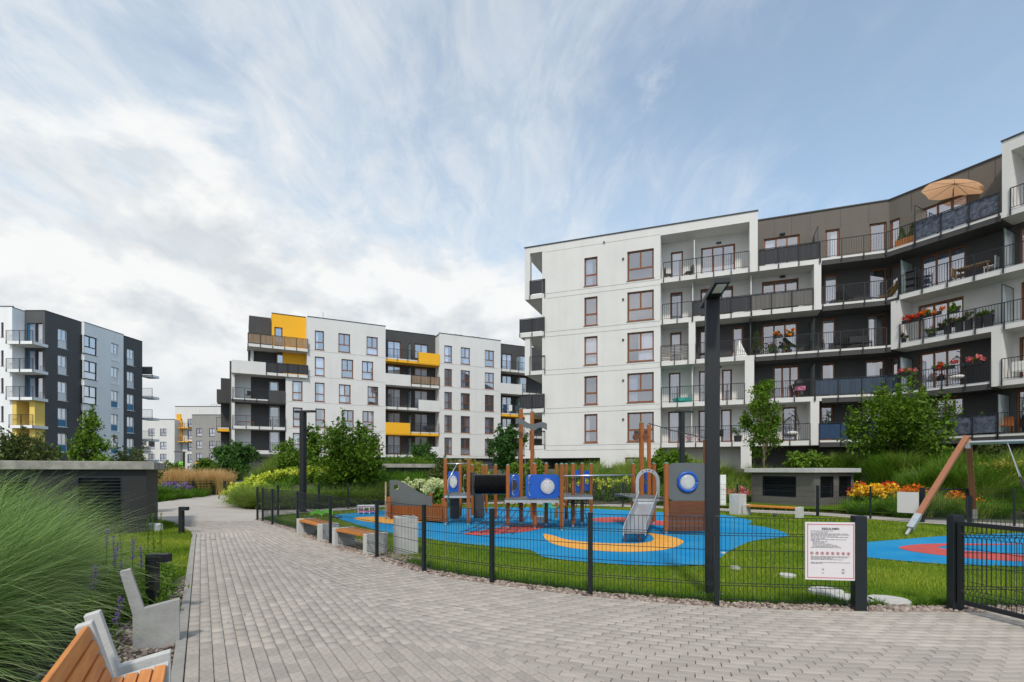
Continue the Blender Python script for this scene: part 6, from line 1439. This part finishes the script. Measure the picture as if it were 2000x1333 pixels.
for dx, dy, tx in ((-.40, .1, -.45), (.40, .1, .45), (0, -.42, .45), (0, .45, -.45)):
    tp = np.array([ax_[0]*tx, ax_[1]*tx, 1.85]); MB().tube([(cxy[0]+dx, cxy[1]+dy, .03), tuple(tp*.5+np.array([cxy[0]+dx, cxy[1]+dy, 0])*.5)], .013, 6).build('rope', 'rope', bk_); MB().tube([tuple(tp*.5+np.array([cxy[0]+dx, cxy[1]+dy, 0])*.5), tuple(tp)], .010, 6).build('chain', 'galv', bk_)
# ================================================================ TREES AND SHRUBS
def tree(name, label, x, y, h, r, trunk=.8, n=5000, leaf='leaf_mid', size=.07, shape='round', tr=.05, z0=None, bark='bark', cat='tree', nc=60, twig=.12, group=None, flat=.45, spread=.13):
    z0 = float(hgt(x, y)) if z0 is None else z0
    t = thing(name, label, cat, (x, y, z0-.05), 0, group); ch = h-trunk; cz = trunk+ch/2
    cs = []
    while len(cs) < nc:
        d = rng.normal(size=3); d /= np.linalg.norm(d); q = rng.random()**.42
        u_ = d*q; zz = u_[2]
        if shape == 'cone': f = 1-.62*(zz+1)/2 if zz > -.6 else .75
        elif shape == 'column': f = .75+.25*math.cos(zz*1.8)
        elif shape == 'vase': f = .55+.45*min(1, (zz+1)*.9)
        else: f = 1
        lump = 1+.22*math.sin(3*math.atan2(u_[1], u_[0])+zz*4+x)
        cs.append((u_[0]*r*f*lump, u_[1]*r*f*lump, cz+zz*ch/2))
    cs = np.array(cs)
    tr_ = MB(); top = trunk+ch*(.75 if shape in ('cone', 'column') else .5); lean = rng.normal(0, .04, 2)*h
    P_ = [(0, 0, 0), (lean[0]*.4, lean[1]*.4, top*.4), (lean[0], lean[1], top)]; tr_.tube(P_, [tr, tr*.75, tr*.3], 8); tr_.build('trunk', bark, t, smooth=True)
    lb = MB()
    for c in cs[:: max(1, nc//34)]:
        zb = max(trunk*.7, min(top*.95, c[2]-.35*ch*rng.uniform(.3, 1))); f = zb/top; b = np.array([lean[0]*f, lean[1]*f, zb]); m = (b+c)/2+np.array([0, 0, -.04*ch]); lb.tube([b, m, c+(c-b)*.12], [tr*.35, tr*.22, tr*.07], 5)
    lb.build('limbs', bark, t, fix=False)
    o = leaves('crown', n, (0, 0, 0), (r, r, r), size, leaf, t, seedpts=cs, spread=spread, flat=flat)
    if twig:                    # whippy shoots with leaves standing out of the outline
        tp = []; tw = MB()
        for c in cs[rng.random(len(cs)) < .5]:
            d = c-np.array([0, 0, cz-.3*ch]); d /= np.linalg.norm(d)+1e-6; d[2] += .35; L_ = r*rng.uniform(.25, .6)*twig*4; e = c+d*L_+np.array([0, 0, -.08*L_]); tw.tube([c, (c+e)/2+np.array([0, 0, .06*L_]), e], [.008, .006, .003], 4)
            for g in np.linspace(.15, 1.0, 10): tp.append(c+(e-c)*g+np.array([0, 0, .06*L_*math.sin(math.pi*g)]))
        if tp:
            tw.build('twigs', bark, t, fix=False); tp = np.array(tp); leaves('shoots', len(tp)*5, (0, 0, 0), (.1, .1, .1), size*.85, leaf, t, seedpts=tp, spread=size*6, flat=flat)
    return t
def tp(px, Y): return (px-1000)/F*Y, Y
tree('maple_tree', 'young upright tree with slender pale trunk behind the taupe box', *tp(1492, 29), 5.35, 1.25, .95, 6500, 'leaf_mid', .075, 'cone', .045, 1.35, 'bark_pale', nc=70)
tree('acacia_tree', 'broad feathery dark green tree right of the taupe box, against the dark balconies', *tp(1757, 26.5), 4.75, 2.05, .5, 10500, 'leaf_dark', .085, 'round', .07, 1.2, nc=130, flat=.5)
tree('crab_apple_tree', 'wide dark bushy tree with whippy shoots left of the climbing ship', *tp(684, 26), 3.55, 1.55, .15, 11500, 'leaf_dark', .085, 'round', .07, .35, nc=130, twig=.2)
tree('willow_shrub', 'loose light green shrub behind the far lamp post', *tp(577, 30), 2.5, 1.15, .2, 6000, 'leaf_bright', .075, 'vase', .04, .85, cat='shrub', twig=.16)
tree('hazel_shrub', 'narrow leafy shrub between the lamp post and the bushy tree', *tp(612, 31), 3.7, .7, .3, 4200, 'leaf_mid', .08, 'column', .04, .8, cat='shrub', twig=.2)
tree('lime_tree', 'round headed tree before the dark doorway of the middle block', *tp(465, 47), 4.3, 1.75, 1.0, 6500, 'leaf_cool', .13, 'round', .09, -.2, twig=.12)
tree('lime_tree', 'small far tree hiding the foot of the light grey block', *tp(402, 72), 3.0, 1.9, .6, 3800, 'leaf_mid', .18, 'round', .08, 0, twig=.12)
tree('privet_tree', 'small dark tree on the roof slab in front of the grey recessed balconies', *tp(828, 36), 1.9, .95, .2, 3000, 'leaf_cool', .08, 'round', .04, 1.55, twig=.15)
tree('cherry_tree', 'irregular dark tree between the middle block and the ship mast', *tp(992, 31), 3.1, 1.05, .6, 5200, 'leaf_cool', .09, 'round', .05, 1.0, twig=.2)
tree('serviceberry_shrub', 'light leafy shrub right of the slide masts', *tp(1305, 27), 1.75, .85, .2, 2800, 'leaf_mid', .08, 'round', .03, 1.1, cat='shrub', twig=.15)
tree('laurel_shrub', 'bright glossy shrub seen between the two ship masts', *tp(1047, 29), 1.25, .6, .1, 1600, 'leaf_bright', .09, 'round', .03, 1.0, cat='shrub', twig=0)
tree('laurel_shrub', 'bright glossy shrub left of the tall ship mast', *tp(1008, 29), 1.1, .4, .1, 1000, 'leaf_bright', .09, 'round', .03, 1.0, cat='shrub', twig=0)
tree('barberry_shrub', 'yellowing bush filling the space behind the swing at the right edge', *tp(1962, 21.5), 1.7, 1.25, .1, 6500, 'leaf_yellow', .06, 'round', .04, .35, cat='shrub', twig=.1)
tree('barberry_shrub', 'reddish yellow shrub behind the first posts of the ship', *tp(915, 27), 1.35, 1.1, .1, 3800, 'leaf_yellow', .06, 'round', .03, .8, cat='shrub', twig=.1)
tree('spindle_shrub', 'tangled olive shrub above the swing crossbeam', *tp(1930, 24), 1.5, .55, .3, 1300, 'leaf_olive', .07, 'round', .04, 1.2, cat='shrub', twig=.3)
tree('hydrangea_shrub', 'olive shrub at the right of the dark slab roofed box', *tp(880, 25.5), 1.9, .9, .1, 3200, 'leaf_olive', .07, 'round', .03, .3, cat='shrub', twig=.1)
tree('sumac_shrub', 'two leaf rosettes of a bright shrub above the taupe box', *tp(1560, 28.5), .95, .5, .1, 420, 'leaf_bright', .11, 'round', .02, 1.55, cat='shrub', twig=.2)
tree('sumac_shrub', 'bright green shrub rosette nearer the broad feathery tree', *tp(1592, 28.5), .95, .5, .1, 420, 'leaf_bright', .11, 'round', .02, 1.55, cat='shrub', twig=.2)
# left: shrubs above the dark box roof
tree('dogwood_shrub', 'dense olive green shrub above the concrete slab at the left edge', *tp(45, 19), 3.0, 1.0, .3, 8500, 'leaf_olive', .065, 'round', .05, 0, cat='shrub', nc=90, twig=.25)
tree('ninebark_shrub', 'bright green pointed shrub above the middle of the slab roof', *tp(177, 18.5), 3.55, .80, .3, 8500, 'leaf_bright', .06, 'cone', .05, 0, cat='shrub', nc=90, twig=.25)
tree('dogwood_shrub', 'loose thin shrub over the right corner of the slab roof', *tp(262, 20), 2.5, .75, .3, 2300, 'leaf_olive', .06, 'vase', .04, 0, cat='shrub', nc=40, twig=.35)
tree('dogwood_shrub', 'low feathery shrub between the two bushes on the slab', *tp(118, 20), 2.3, .55, .3, 1500, 'leaf_mid', .06, 'vase', .04, 0, cat='shrub', nc=30, twig=.35)
tree('dogwood_shrub', 'white flowering shrub at the far left edge behind the slab', *tp(2, 21), 2.9, .5, .3, 1400, 'bloom_cream', .05, 'vase', .04, 0, cat='shrub', nc=30, twig=.25)
for k_, (px, Y, h, r, m) in enumerate(((300, 46, 2.6, 1.5, 'leaf_mid'), (322, 48, 2.3, 1.5, 'leaf_dark'), (345, 50, 2.2, 1.2, 'leaf_cool'), (372, 58, 1.6, 1.2, 'leaf_dark'))):
    tree('far_shrub', ('green far shrub just right of the slab roof', 'dark far shrub in the middle of the far row', 'cool green far shrub left of the lime sign', 'low dark far shrub behind the feather grass')[k_], *tp(px, Y), h, r, .1, 2600, m, .10, 'round', .05, 0, cat='shrub', nc=40, twig=.12)
# ================================================================ FLOWER BEDS AND ORNAMENTAL GRASSES
def ring_az(P, c): return np.arctan2(P[:, 1]-c[1], P[:, 0]-c[0])
def clump_field(name, centres, per, rad, hgt_, wid, m, curl=(.5, 1.5), lean=(.0, .55), wind=(0, 0), segs=4, base_z=None, label=None, cat=None, kind='stuff'):
    bs, az, ln, le, cu, wd = [], [], [], [], [], []
    for c in centres:
        k_ = per; a = rng.uniform(0, 6.28, k_); r_ = rad*np.sqrt(rng.random(k_))*.35
        x = c[0]+np.cos(a)*r_; y = c[1]+np.sin(a)*r_; z = (hgt(x, y) if base_z is None else np.full(k_, base_z))-.04
        s_ = c[2] if len(c) > 2 else 1.
        bs.append(np.stack([x, y, z], 1)); az.append(a+rng.normal(0, .5, k_)); ln.append(hgt_*s_*rng.uniform(.55, 1.15, k_)); le.append(rng.uniform(*lean, k_)); cu.append(rng.uniform(*curl, k_)); wd.append(wid*rng.uniform(.7, 1.3, k_))
    return blades(name, np.concatenate(bs), np.concatenate(ln), np.concatenate(wd), np.concatenate(az), np.concatenate(le), np.concatenate(cu), m, segs, label, cat, None, kind, wind)
def scatter(poly, n, jit=0): P = sample_poly(poly, n); return [tuple(p) for p in P]
# foreground mass of tall arching grass
for lab, c in (('tall arching ornamental grass nearest the camera at the left edge', (-4.35, 3.15, .80)), ('tall arching ornamental grass left of the bench ends', (-4.95, 4.05, .88)), ('arching ornamental grass bending towards the standing bench end', (-5.25, 5.0, .86)),
               ('arching grass clump in front of the louvred panel', (-7.0, 6.9, 1.0)), ('grass clump at the left edge halfway to the dark box', (-6.1, 5.0, 1.0)), ('grass clump beneath the left end of the slab roof', (-8.4, 7.6, 1.08)), ('grass clump beside the purple flower spikes', (-6.0, 6.1, .82)), ('grass clump at the lower left corner behind the slatted bench', (-5.0, 3.2, .95)), ('grass clump at the far left edge before the slab', (-7.4, 6.0, 1.08))):
    t = thing('ornamental_grass', lab, 'ornamental grass', (c[0], c[1], 0), 0, 'tall grasses beside the path')
    k_ = 4600; a = rng.uniform(0, 6.28, k_); rr = .40*np.sqrt(rng.random(k_)); B_ = np.stack([np.cos(a)*rr, np.sin(a)*rr, np.full(k_, -.03)], 1)
    o = blades('blades', B_, 1.84*c[2]*rng.uniform(.30, 1.1, k_), .012*rng.uniform(.5, 1.3, k_), a+rng.normal(0, .5, k_), rng.uniform(0, .50, k_), rng.uniform(.6, 2.2, k_), 'grass_blue', 6, wind=(.05, -.02)); o.parent = t; o['kind'] = 'stuff'
    o = blades('pale_blades', B_[:380], 1.95*c[2]*rng.uniform(.6, 1.1, 380), .011*rng.uniform(.5, 1.3, 380), a[:380], rng.uniform(.1, .6, 380), rng.uniform(.9, 2.2, 380), 'grass_pale', 7, wind=(.22, -.02)); o.parent = t; o['kind'] = 'stuff'
gc = [(kp(s_, -.5-random.random()*.5)) for s_ in np.linspace(2.6, 5.4, 8)]
clump_field('ground_cover', [(x, y, random.uniform(.7, 1.1)) for x, y in gc], 520, .9, .36, .008, 'grass_deep', (.4, 1.4), (0, .8), base_z=0)
leaves('ground_cover', 4200, (0, 0, 0), (.3,)*3, .030, 'leaf_mid', kind='stuff', seedpts=np.array([(*kp(s_, -.22-random.random()*.75), .06+random.random()*.14) for s_ in rng.uniform(2.2, 4.6, 140)]), spread=.22)
# purple blazing star spikes
def spike(x, y, h, label, m='bloom_purple', fl=.2):
    t = thing('flower_spike', label, 'flower', (x, y, 0), 0, 'purple flower spikes beside the path')
    lx, ly = random.uniform(-.07, .07), random.uniform(-.05, .05); MB().tube([(0, 0, 0), (lx*.5, ly*.5, h*.55), (lx, ly, h)], [.006, .005, .003], 5).build('stem', 'leaf_dark', t, fix=False)
    sp_ = np.array([(lx*(g*.5+.5), ly*(g*.5+.5), h-fl+fl*g) for g in np.linspace(0, 1, 12)]); leaves('petals', 120, (0, 0, 0), (.1,)*3, .009, m, t, seedpts=sp_, spread=.10, flat=.5); leaves('leaves', 40, (0, 0, 0), (.1,)*3, .035, 'leaf_mid', t, seedpts=np.array([(lx*.3, ly*.3, h*g) for g in np.linspace(.1, .6, 6)]), spread=.3, flat=.2)
for px, Y, h, lab in ((257, 5.55, .87, 'tallest purple flower spike beside the near bollard'), (279, 5.7, .77, 'short purple flower spike touching the bollard'), (213, 5.3, .86, 'pale purple spike among the grasses left of the bench end'), (233, 5.4, .66, 'low purple spike behind the bench end top'), (172, 4.6, .76, 'faded purple flower in the middle of the grasses'), (214, 4.2, .58, 'purple flower head closest to the standing bench end'), (225, 6.4, .80, 'dark purple spike before the lawn'), (205, 6.0, .92, 'thin purple spike at the grass tips')):
    spike(*tp(px, Y), h, lab)
for px, Y, h, lab in ((315, 7.4, 1.0, 'bare brown seed spike right of the purple flowers'), (301, 7.6, .98, 'thin seed spike in the middle of the lawn edge'), (290, 6.9, .96, 'seed spike above the bollard head'), (240, 7.2, .95, 'seed spike before the dark box')):
    spike(*tp(px, Y), h, lab, 'leaf_dark', .3)
# mound behind the path on the left: pillow grasses along the edge, hydrangeas above
edge = smooth_open([(-13.0, 25.6), (-11.9, 23.6), (-10.9, 22.4), (-9.5, 22.0), (-8.2, 22.8), (-6.7, 24.9), (-4.6, 26.6)], 5)
clump_field('border_grass', [(x+random.uniform(-.1, .1), y+.35+random.uniform(0, .25), random.uniform(.85, 1.15)) for x, y in edge], 1100, 1.0, 1.15, .018, 'grass_soft', (.9, 2.0), (0, .6), segs=4)
clump_field('border_grass', [(x+random.uniform(-.2, .2), y+1.2, random.uniform(.9, 1.2)) for x, y in edge], 520, 1.0, .95, .016, 'grass_deep', (.6, 1.5), (0, .5))
bedP = [(-12.4, 26.5), (-10.6, 24.3), (-8.4, 24.4), (-6.6, 26.4), (-4.5, 28), (-2.5, 29), (-3, 33), (-12, 33)]
clump_field('bed_grass', [(*p, random.uniform(.7, 1.1)) for p in scatter(bedP, 70)], 260, 1.0, .9, .02, 'grass_deep', (.5, 1.4), (0, .6))
clump_field('feather_grass', [(*tp(px, Y), 1.1) for px, Y in ((505, 34), (520, 34), (535, 35), (548, 36), (560, 35), (530, 37), (515, 36.5), (575, 36))], 700, 1.2, 1.35, .02, 'grass_soft', (.3, 1.0), (0, .45))
def flower_mass(name, centres, r, m, leafm, label, h=.5, n=26, size=.035, nf=40, cat='flower bed', head=.13):
    """rounded flower heads standing over leaves"""
    seeds = []; leafs = []
    for x, y, *s_ in centres:
        s_ = s_[0] if s_ else 1; z = float(hgt(x, y))
        for _ in range(n):
            a = random.uniform(0, 6.28); q = r*math.sqrt(random.random()); seeds.append((x+q*math.cos(a), y+q*math.sin(a), z+h*s_*(.75+.35*random.random())*(1-.35*(q/r)**2)))
            leafs.append((x+q*math.cos(a), y+q*math.sin(a), z+h*s_*random.random()*.7))
    t = thing(name, label, cat, (0, 0, 0)); nh = len(seeds)
    leaves('flower_heads', nh*nf, (0, 0, 0), (1,)*3, size, m, t, seedpts=np.array(seeds), spread=head*.45, flat=.9)['kind'] = 'stuff'
    leaves('foliage', nh*16, (0, 0, 0), (1,)*3, .075, leafm, t, seedpts=np.array(leafs), spread=.12, flat=.4)['kind'] = 'stuff'
    return t
flower_mass('hydrangea_bed', [tp(px, Y) for px, Y in ((480, 28), (492, 27.5), (505, 28.2), (520, 28.4), (535, 28.4), (550, 28.4), (565, 28.2), (580, 28), (600, 27.5), (617, 27.5), (632, 27), (645, 26.5), (470, 26), (500, 26.5))], .8, 'bloom_lime', 'leaf_bright', 'long bank of lime yellow hydrangea heads beyond the fence', .75, 15, .05, 26)
flower_mass('hydrangea_bush', [tp(px, Y) for px, Y in ((803, 24.8), (818, 24.6), (832, 24.4), (848, 24.2), (862, 24.1), (845, 23.9), (880, 24.8))], .55, 'bloom_cream', 'leaf_bright', 'pale green flowering hydrangea bush behind the ship bow', 1.15, 24, .045, 30)
flower_mass('hydrangea_bush', [tp(px, Y) for px, Y in ((1120, 27.2), (1140, 27.4), (1165, 27.2), (1190, 27.2), (1215, 27.0), (1235, 26.6))], .6, 'bloom_lime', 'leaf_bright', 'yellow green hydrangeas behind the hanging rope bridge', .9, 9, .045, 26)
flower_mass('daylily_bed', [tp(px, Y) for px, Y in ((1680, 23.4), (1690, 22.6), (1700, 22.3), (1712, 22.6), (1725, 22.8), (1738, 23))], .38, 'bloom_yellow', 'leaf_mid', 'golden yellow flowers just right of the taupe box', .95, 12, .05, 22, 'flowers')
flower_mass('helenium_bed', [tp(px, Y) for px, Y in ((1684, 23.7), (1700, 23.5), (1718, 23.5), (1735, 23.7))], .45, 'bloom_red', 'leaf_mid', 'red flower heads above the golden ones', 1.0, 12, .05, 22, 'flowers')
flower_mass('helenium_bed', [tp(px, Y) for px, Y in ((1775, 21.6), (1788, 21.4), (1798, 21.5))], .4, 'bloom_orange', 'leaf_mid', 'small group of orange flowers above the white back of the far board', .95, 9, .05, 22, 'flowers')
flower_mass('helenium_bed', [tp(px, Y) for px, Y in ((1862, 20.4), (1876, 20.2), (1890, 20.0))], .4, 'bloom_orange', 'leaf_mid', 'orange and red flowers over the far gate', .75, 8, .05, 20, 'flowers')
flower_mass('sedum_bed', [tp(px, Y) for px, Y in ((1415, 26.6), (1428, 26.4), (1440, 26.2), (1452, 26))], .45, 'bloom_pink', 'leaf_mid', 'pink and rust flowers between the lamp post and the taupe box', .65, 10, .05, 20, 'flowers')
# low leaves and grasses over the right hand slope
slope = [(4.5, 27.4), (8.6, 24.8), (10.6, 24), (11.2, 27), (15.5, 29), (17.5, 25.0), (16.6, 21.8), (14.2, 19.3), (15.5, 17.8), (20, 16.6), (27, 14.4), (30, 18), (26, 26), (20, 30), (12, 34), (3, 34)]
clump_field('slope_grass', [(*p, random.uniform(.7, 1.15)) for p in scatter(slope, 210)], 300, 1.1, 1.0, .018, 'grass_soft', (.4, 1.3), (0, .55), wind=(.12, 0))
clump_field('slope_grass', [(*p, random.uniform(.7, 1.1)) for p in scatter([(12.8, 19.8), (14.4, 18.2), (20, 16.6), (27, 14.4), (28, 16.5), (18, 20.5), (14, 21.5)], 80)], 420, 1.1, .85, .016, 'grass_deep', (.7, 1.7), (0, .6))
clump_field('slope_grass', [(*p, random.uniform(.7, 1.1)) for p in scatter([(15.2, 27.2), (16.3, 25.4), (17.2, 22.6), (18.6, 19.6), (23, 18), (21, 25), (17, 29)], 85)], 420, 1.1, 1.0, .018, 'grass_deep', (.5, 1.4), (0, .6))
backb = [(-3.8, 27.2), (0, 28.6), (4.7, 26.6), (8.3, 24.2), (9, 27), (4, 32), (-3, 33)]
clump_field('bed_grass', [(*p, random.uniform(.6, 1.)) for p in scatter(backb, 90)], 240, 1.0, .85, .02, 'grass_deep', (.4, 1.3), (0, .6))
leaves('ground_cover', 16000, (0, 0, 0), (1,)*3, .055, 'leaf_dark', kind='stuff', seedpts=np.array([(x, y, float(hgt(x, y))+random.random()*.5) for x, y in scatter([(-3.8, 27), (0, 28.3), (4.7, 26.3), (8.4, 24), (8.9, 24.9), (5, 27.8), (0, 29.8), (-3.8, 28.6)], 400)]), spread=.14)
tb = [(11.2, 23.8), (10.0, 22.4), (12.0, 21.4), (13.4, 20.0), (16.4, 24.6), (12.95, 22.3)]
lawn_blades('grass', [(8.8, 23.2), (12.6, 20.8), (13.8, 18.6), (17, 24.2), (13.2, 22.4), (11.5, 25.4)], 16000, .6, lmin=.05, lmax=.10)
sheet('lawn', [(8.8, 23.2), (12.6, 20.8), (13.8, 18.6), (17, 24.2), (14, 26), (10.5, 26)], .06, 'lawn')
# beds at the left end of the path
lb_ = [(-12.8, 19.6+6.5), (-17.2, 26.2), (-19.0, 31), (-20.5, 36), (-26, 38), (-27, 25)]
c1_ = scatter([tp(284, 27), tp(330, 28.4), tp(370, 31), tp(444, 38.5), tp(444, 43), tp(284, 33)], 90)
clump_field('bed_grass', [(*p, random.uniform(.7, 1.)) for p in c1_], 260, 1.1, .8, .022, 'grass_deep', (.6, 1.5), (0, .7), base_z=0)
clump_field('pillow_grass', [(*tp(px, Y), 1.) for px, Y in ((292, 29), (305, 29.5), (318, 30), (300, 31), (286, 30.5))], 900, 1.1, 1.15, .02, 'grass_deep', (.9, 1.9), (0, .6), base_z=0)
fg = [tp(px, 36+random.uniform(-1, 1)) for px in np.linspace(288, 444, 30)]
clump_field('feather_grass', [(*p, random.uniform(.9, 1.1)) for p in fg], 420, 1.0, 1.15, .02, 'grass_soft', (.1, .5), (0, .22), base_z=0, segs=3)
clump_field('feather_grass', [(x, y, random.uniform(.85, 1.12)) for x, y in fg], 520, 1.0, 1.62, .026, 'grass_gold', (.05, .45), (0, .22), base_z=.0, segs=3)
sd_ = np.concatenate([np.stack([rng.normal(p[0], .38, 40), rng.normal(p[1], .3, 40), rng.normal(1.22, .16, 40)], 1) for p in fg]); leaves('feather_grass', 5000, (0, 0, 0), (1,)*3, .045, 'grass_gold', kind='stuff', seedpts=sd_, spread=.07, flat=.25)
flower_mass('sage_bed', [tp(px, Y) for px, Y in ((328, 31.5), (337, 31.5), (346, 31.8), (356, 32))], .5, 'bloom_purple', 'leaf_mid', 'soft purple flowers in front of the orange feather grass', .85, 12, .035, 26, 'flowers')
tag(MB().prism([(-.22, -.1), (.12, -.12), (.24, .08), (-.14, .14)], -.1, .2).build('boulder', 'concrete_light', None, (*tp(299, 14.1), 0), bevel=.05), 'small pale boulder on the lawn at the corner of the dark box', 'boulder')
# creeping plants over the edge of the slab in front of the middle block
leaves('trailing_plants', 2600, (0, 0, 0), (1,)*3, .06, 'leaf_mid', kind='stuff', seedpts=np.array([(random.uniform(-7.6, -5.0), random.uniform(31, 33), 2.0+random.random()*.25) for _ in range(40)]), spread=.16)

lf = [(random.uniform(-4, 5), random.uniform(3.9, 9)) for _ in range(34)]; lf = [p for p in lf if p[1] < 5.6 or p[0] < -1]
leaves('fallen_leaves', len(lf)*2, (0, 0, 0), (.1,)*3, .016, 'leaf_olive', kind='stuff', seedpts=np.array([(x, y, .012) for x, y in lf]), spread=.03, updir=6)
